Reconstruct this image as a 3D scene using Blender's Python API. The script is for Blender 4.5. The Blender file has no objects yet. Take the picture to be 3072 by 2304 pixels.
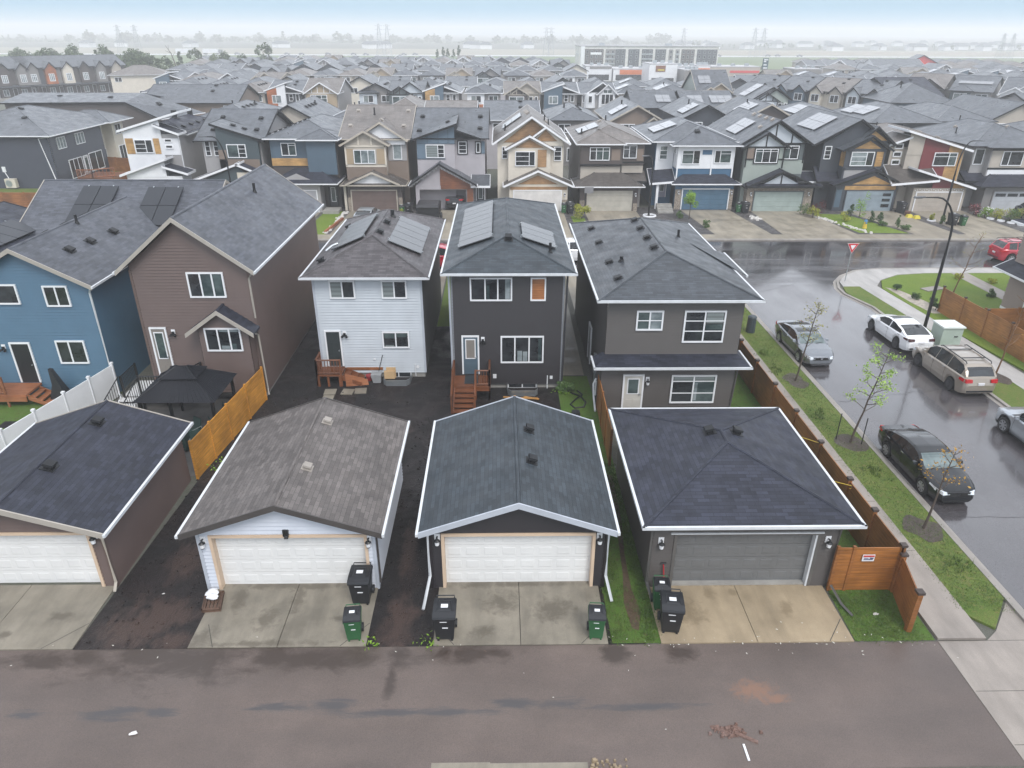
import bpy, math, random
from mathutils import Vector, Matrix
from math import sin, cos, radians, pi, sqrt
rnd = random.Random(7)
S = bpy.context.scene
COL = S.collection

# ------------------------------------------------------------------ materials
MATS = {}
class NT:
    def __init__(s, name):
        s.m = bpy.data.materials.new(name); s.m.use_nodes = True
        s.t = s.m.node_tree; s.b = s.t.nodes['Principled BSDF']
    def n(s, ty, **kw):
        x = s.t.nodes.new(ty)
        for k, v in kw.items():
            if k in x.inputs: x.inputs[k].default_value = v
            else: setattr(x, k, v)
        return x
    def l(s, a, b): s.t.links.new(a, b)
    def ramp(s, src, stops):
        r = s.n('ShaderNodeValToRGB'); e = r.color_ramp.elements
        while len(e) < len(stops): e.new(.5)
        for i, (p, c) in enumerate(stops):
            e[i].position = p; e[i].color = (c, c, c, 1) if isinstance(c, (int, float)) else (*c, 1)
        s.l(src, r.inputs[0]); return r.outputs[0]
    def coords(s, kind='Object', scale=(1, 1, 1)):
        tc = s.n('ShaderNodeTexCoord'); mp = s.n('ShaderNodeMapping')
        mp.inputs['Scale'].default_value = scale; s.l(tc.outputs[kind], mp.inputs[0]); return mp.outputs[0]
    def noise(s, co, scale, detail=4, rough=.55, dist=0):
        n = s.n('ShaderNodeTexNoise', Scale=scale, Detail=detail, Roughness=rough, Distortion=dist)
        s.l(co, n.inputs['Vector']); return n.outputs[0]
    def mix(s, f, a, b, mode='MIX'):
        m = s.n('ShaderNodeMix', data_type='RGBA', blend_type=mode)
        for i, v in ((0, f), (6, a), (7, b)):
            if hasattr(v, 'links') or hasattr(v, 'is_linked'): s.l(v, m.inputs[i])
            elif i == 0: m.inputs[0].default_value = v
            else: m.inputs[i].default_value = (*v, 1)
        return m.outputs[2]
    def bump(s, h, strength=.3, dist=.02):
        b = s.n('ShaderNodeBump', Strength=strength, Distance=dist); s.l(h, b.inputs['Height']); s.l(b.outputs[0], s.b.inputs['Normal'])
    def set(s, rough=.5, metal=0, spec=.5):
        s.b.inputs['Roughness'].default_value = rough; s.b.inputs['Metallic'].default_value = metal
        s.b.inputs['Specular IOR Level'].default_value = spec
    def color(s, v):
        if hasattr(v, 'is_linked'): s.l(v, s.b.inputs['Base Color'])
        else: s.b.inputs['Base Color'].default_value = (*v, 1)

def mul(c, k): return tuple(min(1, x * k) for x in c)
def srgb(r, g, b):
    f = lambda x: ((x / 255 + .055) / 1.055) ** 2.4 if x > 10 else x / 255 / 12.92
    return (f(r), f(g), f(b))
def pbr(name, c, rough=.5, metal=0, var=.12, scale=1.3, bump=0, bscale=40, spec=.5):
    if name in MATS: return MATS[name]
    t = NT(name); t.set(rough, metal, spec)
    if var:
        n = t.noise(t.coords(), scale, 5)
        t.color(t.mix(t.ramp(n, [(.3, 0.), (.7, 1.)]), mul(c, 1 - var), mul(c, 1 + var)))
    else: t.color(c)
    if bump: t.bump(t.noise(t.coords(), bscale, 3), bump, .02)
    MATS[name] = t.m; return t.m
def shingle(name, c, dif=.3, rough=.55, spec=.3):
    if name in MATS: return MATS[name]
    t = NT(name); t.set(rough, 0, spec); c = mul(c, .62)
    uv = t.coords('UV')
    br = t.n('ShaderNodeTexBrick', Scale=1.0, offset=.37, squash=1.0)
    br.inputs['Brick Width'].default_value = .4; br.inputs['Row Height'].default_value = .145
    br.inputs['Mortar Size'].default_value = .008; br.inputs['Mortar Smooth'].default_value = .3; br.inputs['Bias'].default_value = -.1
    br.inputs['Color1'].default_value = (*mul(c, 1 - dif), 1); br.inputs['Color2'].default_value = (*mul(c, 1 + dif), 1)
    br.inputs['Mortar'].default_value = (*mul(c, .55), 1)
    t.l(uv, br.inputs['Vector'])
    big = t.ramp(t.noise(t.coords(), .55, 4), [(.3, .82), (.7, 1.15)])
    fine = t.ramp(t.noise(uv, 55, 2), [(.3, .75), (.7, 1.25)])
    streak = t.ramp(t.noise(t.coords('UV', (2.2, .25, 1)), 1.0, 3), [(.35, .88), (.65, 1.1)])
    col = t.mix(1, br.outputs['Color'], big, 'MULTIPLY'); col = t.mix(1, col, fine, 'MULTIPLY'); col = t.mix(1, col, streak, 'MULTIPLY')
    t.color(col)
    # courses step up towards their lower edge
    sep = t.n('ShaderNodeSeparateXYZ'); t.l(uv, sep.inputs[0])
    d = t.n('ShaderNodeMath', operation='DIVIDE'); d.inputs[1].default_value = .145; t.l(sep.outputs[1], d.inputs[0])
    fr = t.n('ShaderNodeMath', operation='FRACT'); t.l(d.outputs[0], fr.inputs[0])
    inv = t.n('ShaderNodeMath', operation='SUBTRACT'); inv.inputs[0].default_value = 1; t.l(fr.outputs[0], inv.inputs[1])
    ad = t.n('ShaderNodeMath', operation='ADD'); t.l(inv.outputs[0], ad.inputs[0]); t.l(br.outputs['Fac'], ad.inputs[1])
    t.bump(inv.outputs[0], .5, .012)
    rg = t.ramp(t.noise(t.coords(), 1.2, 4), [(.3, rough - .12), (.7, rough + .12)]); t.l(rg, t.b.inputs['Roughness'])
    MATS[name] = t.m; return t.m
def glass(name, c=(.02, .025, .03), c2=None, rough=.03):
    if name in MATS: return MATS[name]
    t = NT(name); t.set(rough, 0, .7)
    n = t.noise(t.coords('UV', (1, 1.4, 1)), 1.1, 3)
    t.color(t.mix(t.ramp(n, [(.38, 0.), (.62, 1.)]), c, c2 or mul(c, 2.2)))
    w = t.noise(t.coords(), .7, 2); t.bump(w, .06, .05)
    MATS[name] = t.m; return t.m
def blind(name, c):
    if name in MATS: return MATS[name]
    t = NT(name); t.set(.12, 0, .6)
    w = t.n('ShaderNodeTexWave', wave_type='BANDS', bands_direction='Y', Scale=1.35, Distortion=0)
    t.l(t.coords('UV'), w.inputs[0]); t.color(t.mix(t.ramp(w.outputs[1], [(.35, 0.), (.6, 1.)]), mul(c, .75), c)); MATS[name] = t.m; return t.m
def wood(name, c, rough=.5, plank=.14, vertical=False):
    if name in MATS: return MATS[name]
    t = NT(name); t.set(rough)
    sc = (14, .8, 1) if vertical else (.8, 14, 1)
    uv = t.coords('UV', sc); g = t.noise(uv, 1.2, 5, .6)
    big = t.noise(t.coords(), .8, 3)
    col = t.mix(t.ramp(g, [(.3, 0.), (.7, 1.)]), mul(c, .6), mul(c, 1.25))
    col = t.mix(1, col, t.ramp(big, [(.3, .65), (.7, 1.25)]), 'MULTIPLY')
    t.color(col)
    sep = t.n('ShaderNodeSeparateXYZ'); t.l(t.coords('UV'), sep.inputs[0])
    d = t.n('ShaderNodeMath', operation='DIVIDE'); d.inputs[1].default_value = plank; t.l(sep.outputs[0 if vertical else 1], d.inputs[0])
    fr = t.n('ShaderNodeMath', operation='FRACT'); t.l(d.outputs[0], fr.inputs[0])
    t.bump(t.ramp(fr.outputs[0], [(0., 0.), (.08, 1.), (.92, 1.), (1., 0.)]), .6, .012)
    MATS[name] = t.m; return t.m
def carpaint(name, c, rough=.22, metal=.3):
    if name in MATS: return MATS[name]
    t = NT(name); t.set(rough, metal, .5 if max(c) > .03 else .1)
    t.b.inputs['Coat Weight'].default_value = 1.0; t.b.inputs['Coat Roughness'].default_value = .06
    n = t.noise(t.coords(), 3, 3); t.color(t.mix(n, mul(c, .93), mul(c, 1.07)))
    t.bump(t.noise(t.coords(), 90, 2), .05, .01)
    MATS[name] = t.m; return t.m
def leafmat(name, c, c2):
    if name in MATS: return MATS[name]
    t = NT(name); t.set(.55, 0, .3)
    n = t.noise(t.coords(), 2.3, 4); t.color(t.mix(t.ramp(n, [(.35, 0.), (.65, 1.)]), c, c2))
    t.b.inputs['Subsurface Weight'].default_value = 0
    MATS[name] = t.m; return t.m

# ------------------------------------------------------------------ mesh builder
class MB:
    def __init__(s, M=None): s.v = []; s.f = []; s.M = M
    def p(s, q):
        q = Vector(q)
        if s.M is not None: q = s.M(q) if callable(s.M) else s.M @ q
        s.v.append(tuple(q)); return len(s.v) - 1
    def poly(s, pts): s.f.append([s.p(q) for q in pts])
    def box(s, x0, y0, z0, x1, y1, z1):
        i = [s.p(q) for q in ((x0,y0,z0),(x1,y0,z0),(x1,y1,z0),(x0,y1,z0),(x0,y0,z1),(x1,y0,z1),(x1,y1,z1),(x0,y1,z1))]
        for a in ((0,3,2,1),(4,5,6,7),(0,1,5,4),(1,2,6,5),(2,3,7,6),(3,0,4,7)): s.f.append([i[k] for k in a])
    def hexa(s, a, b):      # two quads (lists of 4 points)
        i = [s.p(q) for q in list(a) + list(b)]
        for k in ((0,3,2,1),(4,5,6,7),(0,1,5,4),(1,2,6,5),(2,3,7,6),(3,0,4,7)): s.f.append([i[q] for q in k])
    def prism(s, pts, d):
        d = Vector(d); n = len(pts)
        a = [s.p(q) for q in pts]; b = [s.p(Vector(q) + d) for q in pts]
        s.f.append(a[::-1]); s.f.append(b)
        for k in range(n): s.f.append([a[k], a[(k+1) % n], b[(k+1) % n], b[k]])
    def tube(s, pts, r, n=6, cap=True):
        pts = [Vector(q) for q in pts]; rs = r if isinstance(r, (list, tuple)) else [r] * len(pts)
        rings = []
        for k, q in enumerate(pts):
            t = (pts[min(k+1, len(pts)-1)] - pts[max(k-1, 0)]).normalized()
            u = t.cross(Vector((0, 0, 1)))
            if u.length < 1e-3: u = Vector((1, 0, 0))
            u.normalize(); w = t.cross(u)
            rings.append([s.p(q + (u * cos(2*pi*j/n) + w * sin(2*pi*j/n)) * rs[k]) for j in range(n)])
        for k in range(len(rings) - 1):
            for j in range(n): s.f.append([rings[k][j], rings[k][(j+1) % n], rings[k+1][(j+1) % n], rings[k+1][j]])
        if cap: s.f.append(rings[0][::-1]); s.f.append(rings[-1])
    def disc(s, c, axis, r, h, n=16, r2=None):
        c = Vector(c); a = Vector(axis).normalized(); s.tube([c - a * h / 2, c + a * h / 2], [r, r2 if r2 is not None else r], n)
    def build(s, name, mat, par=None, off=(0, 0, 0), smooth=False, loc=None, sharp=35):
        me = bpy.data.meshes.new(name)
        v = [(a[0]-off[0], a[1]-off[1], a[2]-off[2]) for a in s.v] if any(off) else s.v
        me.from_pydata(v, [], s.f); me.update()
        uv = me.uv_layers.new(name='UVMap'); data = [0.0] * (2 * len(me.loops)); vs = s.v
        for pg in me.polygons:
            n = pg.normal
            if abs(n.z) > .999: h = Vector((1, 0, 0)); w = Vector((0, 1, 0))
            else: h = Vector((-n.y, n.x, 0)).normalized(); w = n.cross(h)
            for li, vi in zip(pg.loop_indices, pg.vertices):
                q = vs[vi]; data[2*li] = q[0]*h.x + q[1]*h.y + q[2]*h.z; data[2*li+1] = q[0]*w.x + q[1]*w.y + q[2]*w.z
        uv.data.foreach_set('uv', data)
        if smooth:
            me.polygons.foreach_set('use_smooth', [True] * len(me.polygons)); me.set_sharp_from_angle(angle=radians(sharp))
        me.materials.append(mat)
        o = bpy.data.objects.new(name, me); COL.objects.link(o)
        if par is not None: o.parent = par
        if loc is not None: o.location = loc
        return o
def tag(o, label=None, cat=None, group=None, kind=None):
    if label: o['label'] = label
    if cat: o['category'] = cat
    if group: o['group'] = group
    if kind: o['kind'] = kind
    return o
def thing(name, label, cat, loc=(0, 0, 0), rot=0, group=None):
    o = bpy.data.objects.new(name, None); COL.objects.link(o); o.empty_display_size = .3
    o.location = loc; o.rotation_euler = (0, 0, rot); return tag(o, label, cat, group)
def copy_tree(o, par=None):
    c = o.copy(); COL.objects.link(c)
    if par is not None: c.parent = par
    for ch in list(o.children): copy_tree(ch, c)
    return c
def clip_band(poly, z0, z1):
    def half(pl, f):
        out = []
        for i, a in enumerate(pl):
            b = pl[(i+1) % len(pl)]; fa, fb = f(a), f(b)
            if fa >= 0: out.append(a)
            if fa * fb < 0: t = fa / (fa - fb); out.append((a[0] + (b[0]-a[0])*t, a[1] + (b[1]-a[1])*t))
        return out
    p = half(poly, lambda q: q[1] - z0)
    return half(p, lambda q: z1 - q[1]) if len(p) > 2 else []
def lapwall(mb, frame, poly, band=.115, depth=.04):
    """horizontal lap boards over a convex wall polygon [(u,z)]; frame(u,n,z) -> point"""
    z = min(q[1] for q in poly); top = max(q[1] for q in poly)
    while z < top - .005:
        pl = clip_band(poly, z, min(z + band, top))
        if len(pl) > 2:
            d = lambda q: depth * (1 - (q[1] - z) / band) + .002
            mb.poly([frame(q[0], d(q), q[1]) for q in pl])
            lo = sorted(q[0] for q in pl if abs(q[1] - z) < 1e-6)
            if len(lo) >= 2: mb.poly([frame(lo[0], d((0, z)), z), frame(lo[-1], d((0, z)), z), frame(lo[-1], -.002, z), frame(lo[0], -.002, z)])
        z += band
def FF(y): return lambda u, n, z: (u, y - n, z)       # wall that faces the camera side (-Y)
def FB(y): return lambda u, n, z: (u, y + n, z)
def FR(x): return lambda u, n, z: (x + n, u, z)
def FL(x): return lambda u, n, z: (x - n, u, z)
def fm(fr): return MB(lambda q: Vector(fr(q[0], q[1], q[2])))

# ------------------------------------------------------------------ palette
C = dict(white=(.72, .73, .74), trim=(.66, .67, .69), cream=(.62, .56, .47))
white = pbr('white_vinyl', (.74, .75, .77), .4, var=.05)
gutterw = pbr('white_gutter', (.58, .60, .62), .35, var=.08, scale=3)
blacktrim = pbr('black_trim', (.014, .015, .017), .5, var=.1, spec=.3)
beigetrim = pbr('beige_trim', (.42, .38, .32), .5)
galv = pbr('galvanised_steel', (.42, .45, .47), .35, .7, var=.15)
blackmetal = pbr('black_metal', (.012, .013, .015), .4, .2, var=.1)
blackplastic = pbr('black_plastic', (.012, .013, .016), .42, var=.15, scale=4)
conc_plain = pbr('foundation_concrete', (.28, .27, .25), .8, var=.2, bump=.2)
glassd = glass('dark_window_glass', (.012, .014, .017), (.035, .04, .045)); glassg = glass('green_window_glass', (.028, .045, .048), (.085, .115, .115))
glassw = glass('pale_window_glass', (.12, .15, .16), (.27, .31, .32))
blindw = blind('pale_blind_behind_glass', (.22, .25, .25))
solar_m = None
# ------------------------------------------------------------------ houses
def plane_z(poly, x, y):
    a, b, c = (Vector(q) for q in poly[:3]); n = (b - a).cross(c - a)
    return a.z - (n.x * (x - a.x) + n.y * (y - a.y)) / n.z if abs(n.z) > 1e-6 else a.z
def inside(poly, x, y):
    r = False
    for i in range(len(poly)):
        a, b = poly[i], poly[i-1]
        if (a[1] > y) != (b[1] > y) and x < (b[0]-a[0]) * (y-a[1]) / (b[1]-a[1]) + a[0]: r = not r
    return r
class H:
    def __init__(s, name, label, cat='house', o=(0, 0), rot=0, group=None, world=True, z=0):
        s.e = thing(name, label, cat, (o[0], o[1], z), rot, group)
        s.off = (o[0], o[1], z) if world else (0, 0, 0); s.polys = []; s.roofs = []
    def put(s, mb, name, mat, par=None, **k): return mb.build(name, mat, par or s.e, s.off, **k)
    def box(s, name, mat, *a, par=None):
        m = MB(); m.box(*a); return s.put(m, name, mat, par)
    def wall(s, x0, x1, y0, y1, z0, z1, mat, lap=0, gy=None, gx=None, name='wall', sides='FRLB', hole=None, fw=None):
        """walls of a block; gy=(xpeak,zpeak): gable ends face +-Y; gx=(ypeak,zpeak): gable ends face +-X; hole=(u0,u1,z1) in the front"""
        m = MB()
        def face(fr, u0, u1, g, tops=None):
            pl = [(u0, z0), (u1, z0), (u1, z1)] + ([g] if g else []) + [(u0, z1)]
            if lap: lapwall(m, fr, pl, lap, .3 * lap)
            else: m.poly([fr(q[0], 0, q[1]) for q in pl])
        if 'F' in sides:
            if hole:
                h0, h1, hz = hole; fr = FF(y0)
                for pl in ([(x0, z0), (h0, z0), (h0, hz), (x0, hz)], [(h1, z0), (x1, z0), (x1, hz), (h1, hz)], [(x0, hz), (x1, hz), (x1, z1)] + ([gy] if gy else []) + [(x0, z1)]):
                    if lap: lapwall(m, fr, pl, lap, .3 * lap)
                    else: m.poly([fr(q[0], 0, q[1]) for q in pl])
            else: face(FF(y0), x0, x1, gy)
        if 'B' in sides: face(FB(y1), x0, x1, gy)
        if 'R' in sides: face(FR(x1), y0, y1, gx)
        if 'L' in sides: face(FL(x0), y0, y1, gx)
        return s.put(m, name, mat)
    def roof(s, polys, eaves, rakes, mat, gut=None, fas=None, caps=(), par=None, t=.1, name='roof'):
        m = MB()
        ed = {}
        for pl in polys:
            m.poly(pl); m.poly([(q[0], q[1], q[2] - t) for q in pl][::-1])
            for i in range(len(pl)):
                a, b = tuple(pl[i]), tuple(pl[(i+1) % len(pl)]); k = frozenset((a, b)); ed.setdefault(k, []).append((a, b))
        for k, L in ed.items():
            if len(L) == 1:
                a, b = L[0]; m.poly([a, b, (b[0], b[1], b[2]-t), (a[0], a[1], a[2]-t)])
        for a, b in caps: m.tube([Vector(a) + Vector((0, 0, -.03)), Vector(b) + Vector((0, 0, -.03))], .075, 8)
        r = s.put(m, name, mat, par)
        s.polys += [list(pl) for pl in polys]; s.roofs.append(r)
        cx = sum(q[0] for pl in polys for q in pl) / sum(len(pl) for pl in polys); cy = sum(q[1] for pl in polys for q in pl) / sum(len(pl) for pl in polys)
        for nm, L, mt, w, h, up in (('gutter', eaves, gut, .085, .105, .01), ('fascia', rakes, fas, .05, .21, .03)):
            if not L or mt is None: continue
            grp = []
            for ed_ in L:
                hit = [q for q in grp if any((Vector(u) - Vector(v)).length < .02 for e2 in q for u in e2 for v in ed_)]
                new = [ed_] + [e2 for q in hit for e2 in q]; grp = [q for q in grp if q not in hit] + [new]
            for L2_ in grp:
                g = MB()
                for a, b in L2_:
                    a, b = Vector(a), Vector(b); d = (b - a); o = Vector((d.y, -d.x, 0)).normalized() * w
                    if o.dot(Vector((a.x - cx, a.y - cy, 0))) + o.dot(Vector((b.x - cx, b.y - cy, 0))) < 0: o = -o
                    d2 = Vector((d.x, d.y, 0)).normalized() * (w if nm == 'gutter' else 0); a = a - d2 + Vector((0, 0, up)) + o * .02; b = b + d2 + Vector((0, 0, up)) + o * .02
                    dn = Vector((0, 0, -h)); g.hexa([a + dn, b + dn, b + dn + o, a + dn + o], [a, b, b + o, a + o])
                s.put(g, nm, mt, r)
        return r
    def hip(s, x0, x1, y0, y1, ze, pitch, mat, gut=None, **k):
        w, d = x1 - x0, y1 - y0
        A, B, Cc, D = (x0, y0, ze), (x1, y0, ze), (x1, y1, ze), (x0, y1, ze)
        if w <= d:
            r = w / 2; E, F = (x0 + r, y0 + r, ze + r * pitch), (x0 + r, y1 - r, ze + r * pitch)
            if d - w < .02: F = E
            P = [[A, B, E], [B, Cc, F, E] if F != E else [B, Cc, E], [Cc, D, F], [D, A, E, F] if F != E else [D, A, E]]
            caps = [(A, E), (B, E), (Cc, F), (D, F)] + ([(E, F)] if E != F else [])
        else:
            r = d / 2; E, F = (x0 + r, y0 + r, ze + r * pitch), (x1 - r, y0 + r, ze + r * pitch)
            P = [[A, B, F, E], [B, Cc, F], [Cc, D, E, F], [D, A, E]]; caps = [(A, E), (D, E), (B, F), (Cc, F), (E, F)]
        return s.roof(P, [(A, B), (B, Cc), (Cc, D), (D, A)], [], mat, gut, None, caps, **k)
    def gabY(s, x0, x1, y0, y1, ze, zp, mat, gut=None, fas=None, xp=None, zr=None, back=True, **k):
        xp = (x0 + x1) / 2 if xp is None else xp; zr = ze if zr is None else zr
        A, B, Cc, D, E, F = (x0, y0, ze), (x1, y0, zr), (x1, y1, zr), (x0, y1, ze), (xp, y0, zp), (xp, y1, zp)
        return s.roof([[A, E, F, D][::-1], [E, B, Cc, F][::-1]], [(A, D), (B, Cc)], [(A, E), (E, B)] + ([(D, F), (F, Cc)] if back else []), mat, gut, fas, [(E, F)], **k)
    def gabX(s, x0, x1, y0, y1, ze, zp, mat, gut=None, fas=None, yp=None, zb=None, **k):
        yp = (y0 + y1) / 2 if yp is None else yp; zb = ze if zb is None else zb
        A, B, Cc, D, E, F = (x0, y0, ze), (x1, y0, ze), (x1, y1, zb), (x0, y1, zb), (x0, yp, zp), (x1, yp, zp)
        return s.roof([[A, B, F, E], [E, F, Cc, D]], [(A, B), (Cc, D)], [(A, E), (E, D), (B, F), (F, Cc)], mat, gut, fas, [(E, F)], **k)
    def shed(s, x0, z0, x1, z1, y0, y1, mat, gut=None, fas=None, zb0=None, zb1=None, **k):
        """single slope from x0 to x1 (or along y when zb given)"""
        A, B, Cc, D = (x0, y0, z0), (x1, y0, z1), (x1, y1, z1 if zb1 is None else zb1), (x0, y1, z0 if zb0 is None else zb0)
        return s.roof([[A, B, Cc, D]], [], [(A, B), (B, Cc), (Cc, D), (D, A)], mat, None, fas, (), **k)
    def zat(s, x, y):
        best = None
        for pl in s.polys:
            if inside(pl, x, y):
                z = plane_z(pl, x, y)
                if best is None or z > best[0]: best = (z, pl)
        return best or (6, [(0, 0, 6), (1, 0, 6), (0, 1, 6)])
    def vents(s, pts, mat=None, roof=None, size=.3, h=.16):
        mat = mat or blacktrim
        for x, y in pts:
            z, pl = s.zat(x, y); m = MB(); k = size / 2
            a, b, c = (Vector(q) for q in pl[:3]); n = (b - a).cross(c - a).normalized()
            if n.z < 0: n = -n
            hx = Vector((-n.y, n.x, 0)); hx = hx.normalized() if hx.length > .01 else Vector((1, 0, 0)); sx = n.cross(hx)
            o = Vector((x, y, z))
            def ring(hh, kk): return [o + n * hh + hx * kk * i + sx * kk * j for i, j in ((-1, -1), (1, -1), (1, 1), (-1, 1))]
            m.hexa(ring(-.02, k * 1.3), ring(.015, k * 1.3)); m.hexa(ring(.01, k * .72), ring(h * .7, k * .72)); m.hexa(ring(h * .6, k), ring(h, k * .9))
            s.put(m, 'roof_vent', mat, roof or (s.roofs[0] if s.roofs else None))
    def pipes(s, pts, mat=None, h=.5, r=.06):
        for x, y in pts:
            z, _ = s.zat(x, y); m = MB(); m.tube([(x, y, z - .05), (x, y, z + h)], r, 8); m.tube([(x, y, z - .05), (x, y, z + .1)], [r * 2, r * 1.1], 8)
            s.put(m, 'vent_pipe', mat or blacktrim, s.roofs[0])
    def solar(s, x, y, cols, rows, mw=1.72, mh=1.02, mat=None, gap=.045, up=.13, frame=None, clamps=False):
        """panels centred on (x,y): cols along the slope's horizontal, rows up the slope"""
        z, pl = s.zat(x, y); a, b, c = (Vector(q) for q in pl[:3]); n = (b - a).cross(c - a).normalized()
        if n.z < 0: n = -n
        hx = Vector((-n.y, n.x, 0)).normalized(); sx = n.cross(hx); o = Vector((x, y, z)) + n * up
        for i in range(cols):
            for j in range(rows):
                cc = o + hx * (i - (cols - 1) / 2) * (mw + gap) + sx * (j - (rows - 1) / 2) * (mh + gap)
                m = MB()
                q = [cc + hx * mw / 2 * p + sx * mh / 2 * r for p, r in ((-1, -1), (1, -1), (1, 1), (-1, 1))]
                m.hexa([v - n * .02 for v in q], [v + n * .02 for v in q])
                s.put(m, 'solar_panel', mat or solar_m)
        m = MB()
        for j in (-1, 1):
            for i in (-1, 1):
                cc = o + hx * i * (cols * mw / 2 - .3) + sx * j * (rows * mh / 2 + .02)
                m.hexa([cc - n * up + hx * p * .03 + sx * r * .05 for p, r in ((-1, -1), (1, -1), (1, 1), (-1, 1))], [cc + n * .03 + hx * p * .03 + sx * r * .05 for p, r in ((-1, -1), (1, -1), (1, 1), (-1, 1))])
        s.put(m, 'panel_clamp', galv)
    def win(s, fr, u0, u1, z0, z1, vs=(.5,), hs=(), g=None, frame=None, w=.075, g2=None, trim=None, tw=.1, d=.085, cur=()):
        """g pane material; g2 second material for panes right of the first mullion; trim: wider surround"""
        m = fm(fr)
        m.box(u0, -.03, z0, u0 + w, d, z1); m.box(u1 - w, -.03, z0, u1, d, z1); m.box(u0 + w, -.03, z0, u1 - w, d + .01, z0 + w); m.box(u0 + w, -.03, z1 - w, u1 - w, d, z1)
        for v in vs: c = u0 + (u1 - u0) * v; m.box(c - w * .45, -.03, z0 + w, c + w * .45, d - .004, z1 - w)
        for v in hs:
            if isinstance(v, tuple): hh, a, b = v
            else: hh, a, b = v, 0, 1
            c = z0 + (z1 - z0) * hh; ua, ub = u0 + w + (u1 - u0 - 2 * w) * a, u0 + w + (u1 - u0 - 2 * w) * b; m.box(ua, -.03, c - w * .28, ub, d - .012, c + w * .28)
        f = s.put(m, 'window', frame or white)
        sp = u0 + (u1 - u0) * vs[0] if (vs and g2) else u1 - w * .5
        p = fm(fr); p.poly([(u0 + w * .5, .052, z0 + w * .5), (sp, .052, z0 + w * .5), (sp, .052, z1 - w * .5), (u0 + w * .5, .052, z1 - w * .5)]); s.put(p, 'pane', g or glassd, f)
        if vs and g2:
            p = fm(fr); p.poly([(sp, .052, z0 + w * .5), (u1 - w * .5, .052, z0 + w * .5), (u1 - w * .5, .052, z1 - w * .5), (sp, .052, z1 - w * .5)]); s.put(p, 'pane', g2, f)
        for a, b, c, e, mt in cur:
            q = fm(fr); W, Hh = u1 - u0 - 2 * w, z1 - z0 - 2 * w; q.poly([(u0 + w + W * p_, .056, z0 + w + Hh * r_) for p_, r_ in ((a, c), (b, c), (b, e), (a, e))]); s.put(q, 'curtain', mt, f)
        if trim:
            t = fm(fr); t.box(u0 - tw, -.02, z0 - tw, u0, d * .8, z1 + tw); t.box(u1, -.02, z0 - tw, u1 + tw, d * .8, z1 + tw); t.box(u0, -.02, z0 - tw, u1, d * .8, z0); t.box(u0, -.02, z1, u1, d * .8, z1 + tw); s.put(t, 'window_trim', trim, f)
        return f
    def door(s, fr, u0, u1, z0, z1, mat, frame=None, lite=None, panels=True, g=None, storm=False):
        m = fm(fr); w = .08
        m.box(u0 - w, -.02, z0, u0, .085, z1 + w); m.box(u1, -.02, z0, u1 + w, .085, z1 + w); m.box(u0, -.02, z1, u1, .085, z1 + w)
        f = s.put(m, 'door_frame', frame or white)
        m = fm(fr); m.box(u0, -.02, z0, u1, .055, z1)
        W, Hh = u1 - u0, z1 - z0
        if panels:
            for (a, b, c, e) in ((.14, .46, .08, .3), (.54, .86, .08, .3)) + (() if lite else ((.14, .46, .36, .66), (.54, .86, .36, .66), (.14, .46, .72, .92), (.54, .86, .72, .92))):
                m.box(u0 + W * a, .055, z0 + Hh * c, u0 + W * b, .067, z0 + Hh * e)
        dd = s.put(m, 'door', mat)
        if lite:
            a, b, c, e = lite; q = fm(fr); q.box(u0 + W * a, .055, z0 + Hh * c, u0 + W * b, .075, z0 + Hh * e); s.put(q, 'door_window', white, dd)
            q = fm(fr); q.poly([(u0 + W * a + .05, .078, z0 + Hh * c + .05), (u0 + W * b - .05, .078, z0 + Hh * c + .05), (u0 + W * b - .05, .078, z0 + Hh * e - .05), (u0 + W * a + .05, .078, z0 + Hh * e - .05)]); s.put(q, 'pane', g or glassg, dd)
        q = fm(fr); q.disc((u1 - .09, .09, z0 + Hh * .46), (0, 1, 0), .035, .07, 8); s.put(q, 'handle', galv, dd)
        return dd
    def gdoor(s, x0, x1, z0, z1, y, mat, trim, cols=8, rows=4, rec=.2, tw=.1, lites=None, flush=False):
        rec = -.06 if flush else rec; m = MB(); rh = (z1 - z0) / rows; cw = (x1 - x0) / cols
        for r in range(rows):
            m.box(x0, y + rec, z0 + r * rh + .006, x1, y + rec + .04, z0 + (r + 1) * rh - .006)
            if not flush:
                for c in range(cols):
                    a, b, e, f = x0 + c * cw + cw * .12, x0 + (c + 1) * cw - cw * .12, z0 + r * rh + rh * .2, z0 + (r + 1) * rh - rh * .2
                    k = .035
                    m.hexa([(a, y + rec + .001, e), (b, y + rec + .001, e), (b, y + rec + .001, f), (a, y + rec + .001, f)], [(a + k, y + rec - .009, e + k), (b - k, y + rec - .009, e + k), (b - k, y + rec - .009, f - k), (a + k, y + rec - .009, f - k)])
        d = s.put(m, 'garage_door', mat)
        ya, yb = (y - .1, y) if flush else (y - .065, y + rec); t = MB(); t.box(x0 - tw, ya, z0, x0, yb, z1 + tw); t.box(x1, ya, z0, x1 + tw, yb, z1 + tw); t.box(x0, ya, z1, x1, yb, z1 + tw)
        s.put(t, 'door_trim', trim)
        if lites:
            q = MB()
            for a, b, e, f in lites: q.box(x0 + (x1 - x0) * a, y + rec - .03, z0 + (z1 - z0) * e, x0 + (x1 - x0) * b, y + rec - .012, z0 + (z1 - z0) * f)
            s.put(q, 'door_window', glassd, d)
        return d
    def panel(s, fr, pts, mat, d=.025, name='siding_panel'):
        m = fm(fr); pts = [(u, 0, z) for u, z in pts]; m.prism(pts, (0, d, 0)); return s.put(m, name, mat)
    def rect(s, fr, u0, u1, z0, z1, mat, d=.025, name='siding_panel'): return s.panel(fr, [(u0, z0), (u1, z0), (u1, z1), (u0, z1)], mat, d, name)
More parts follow.
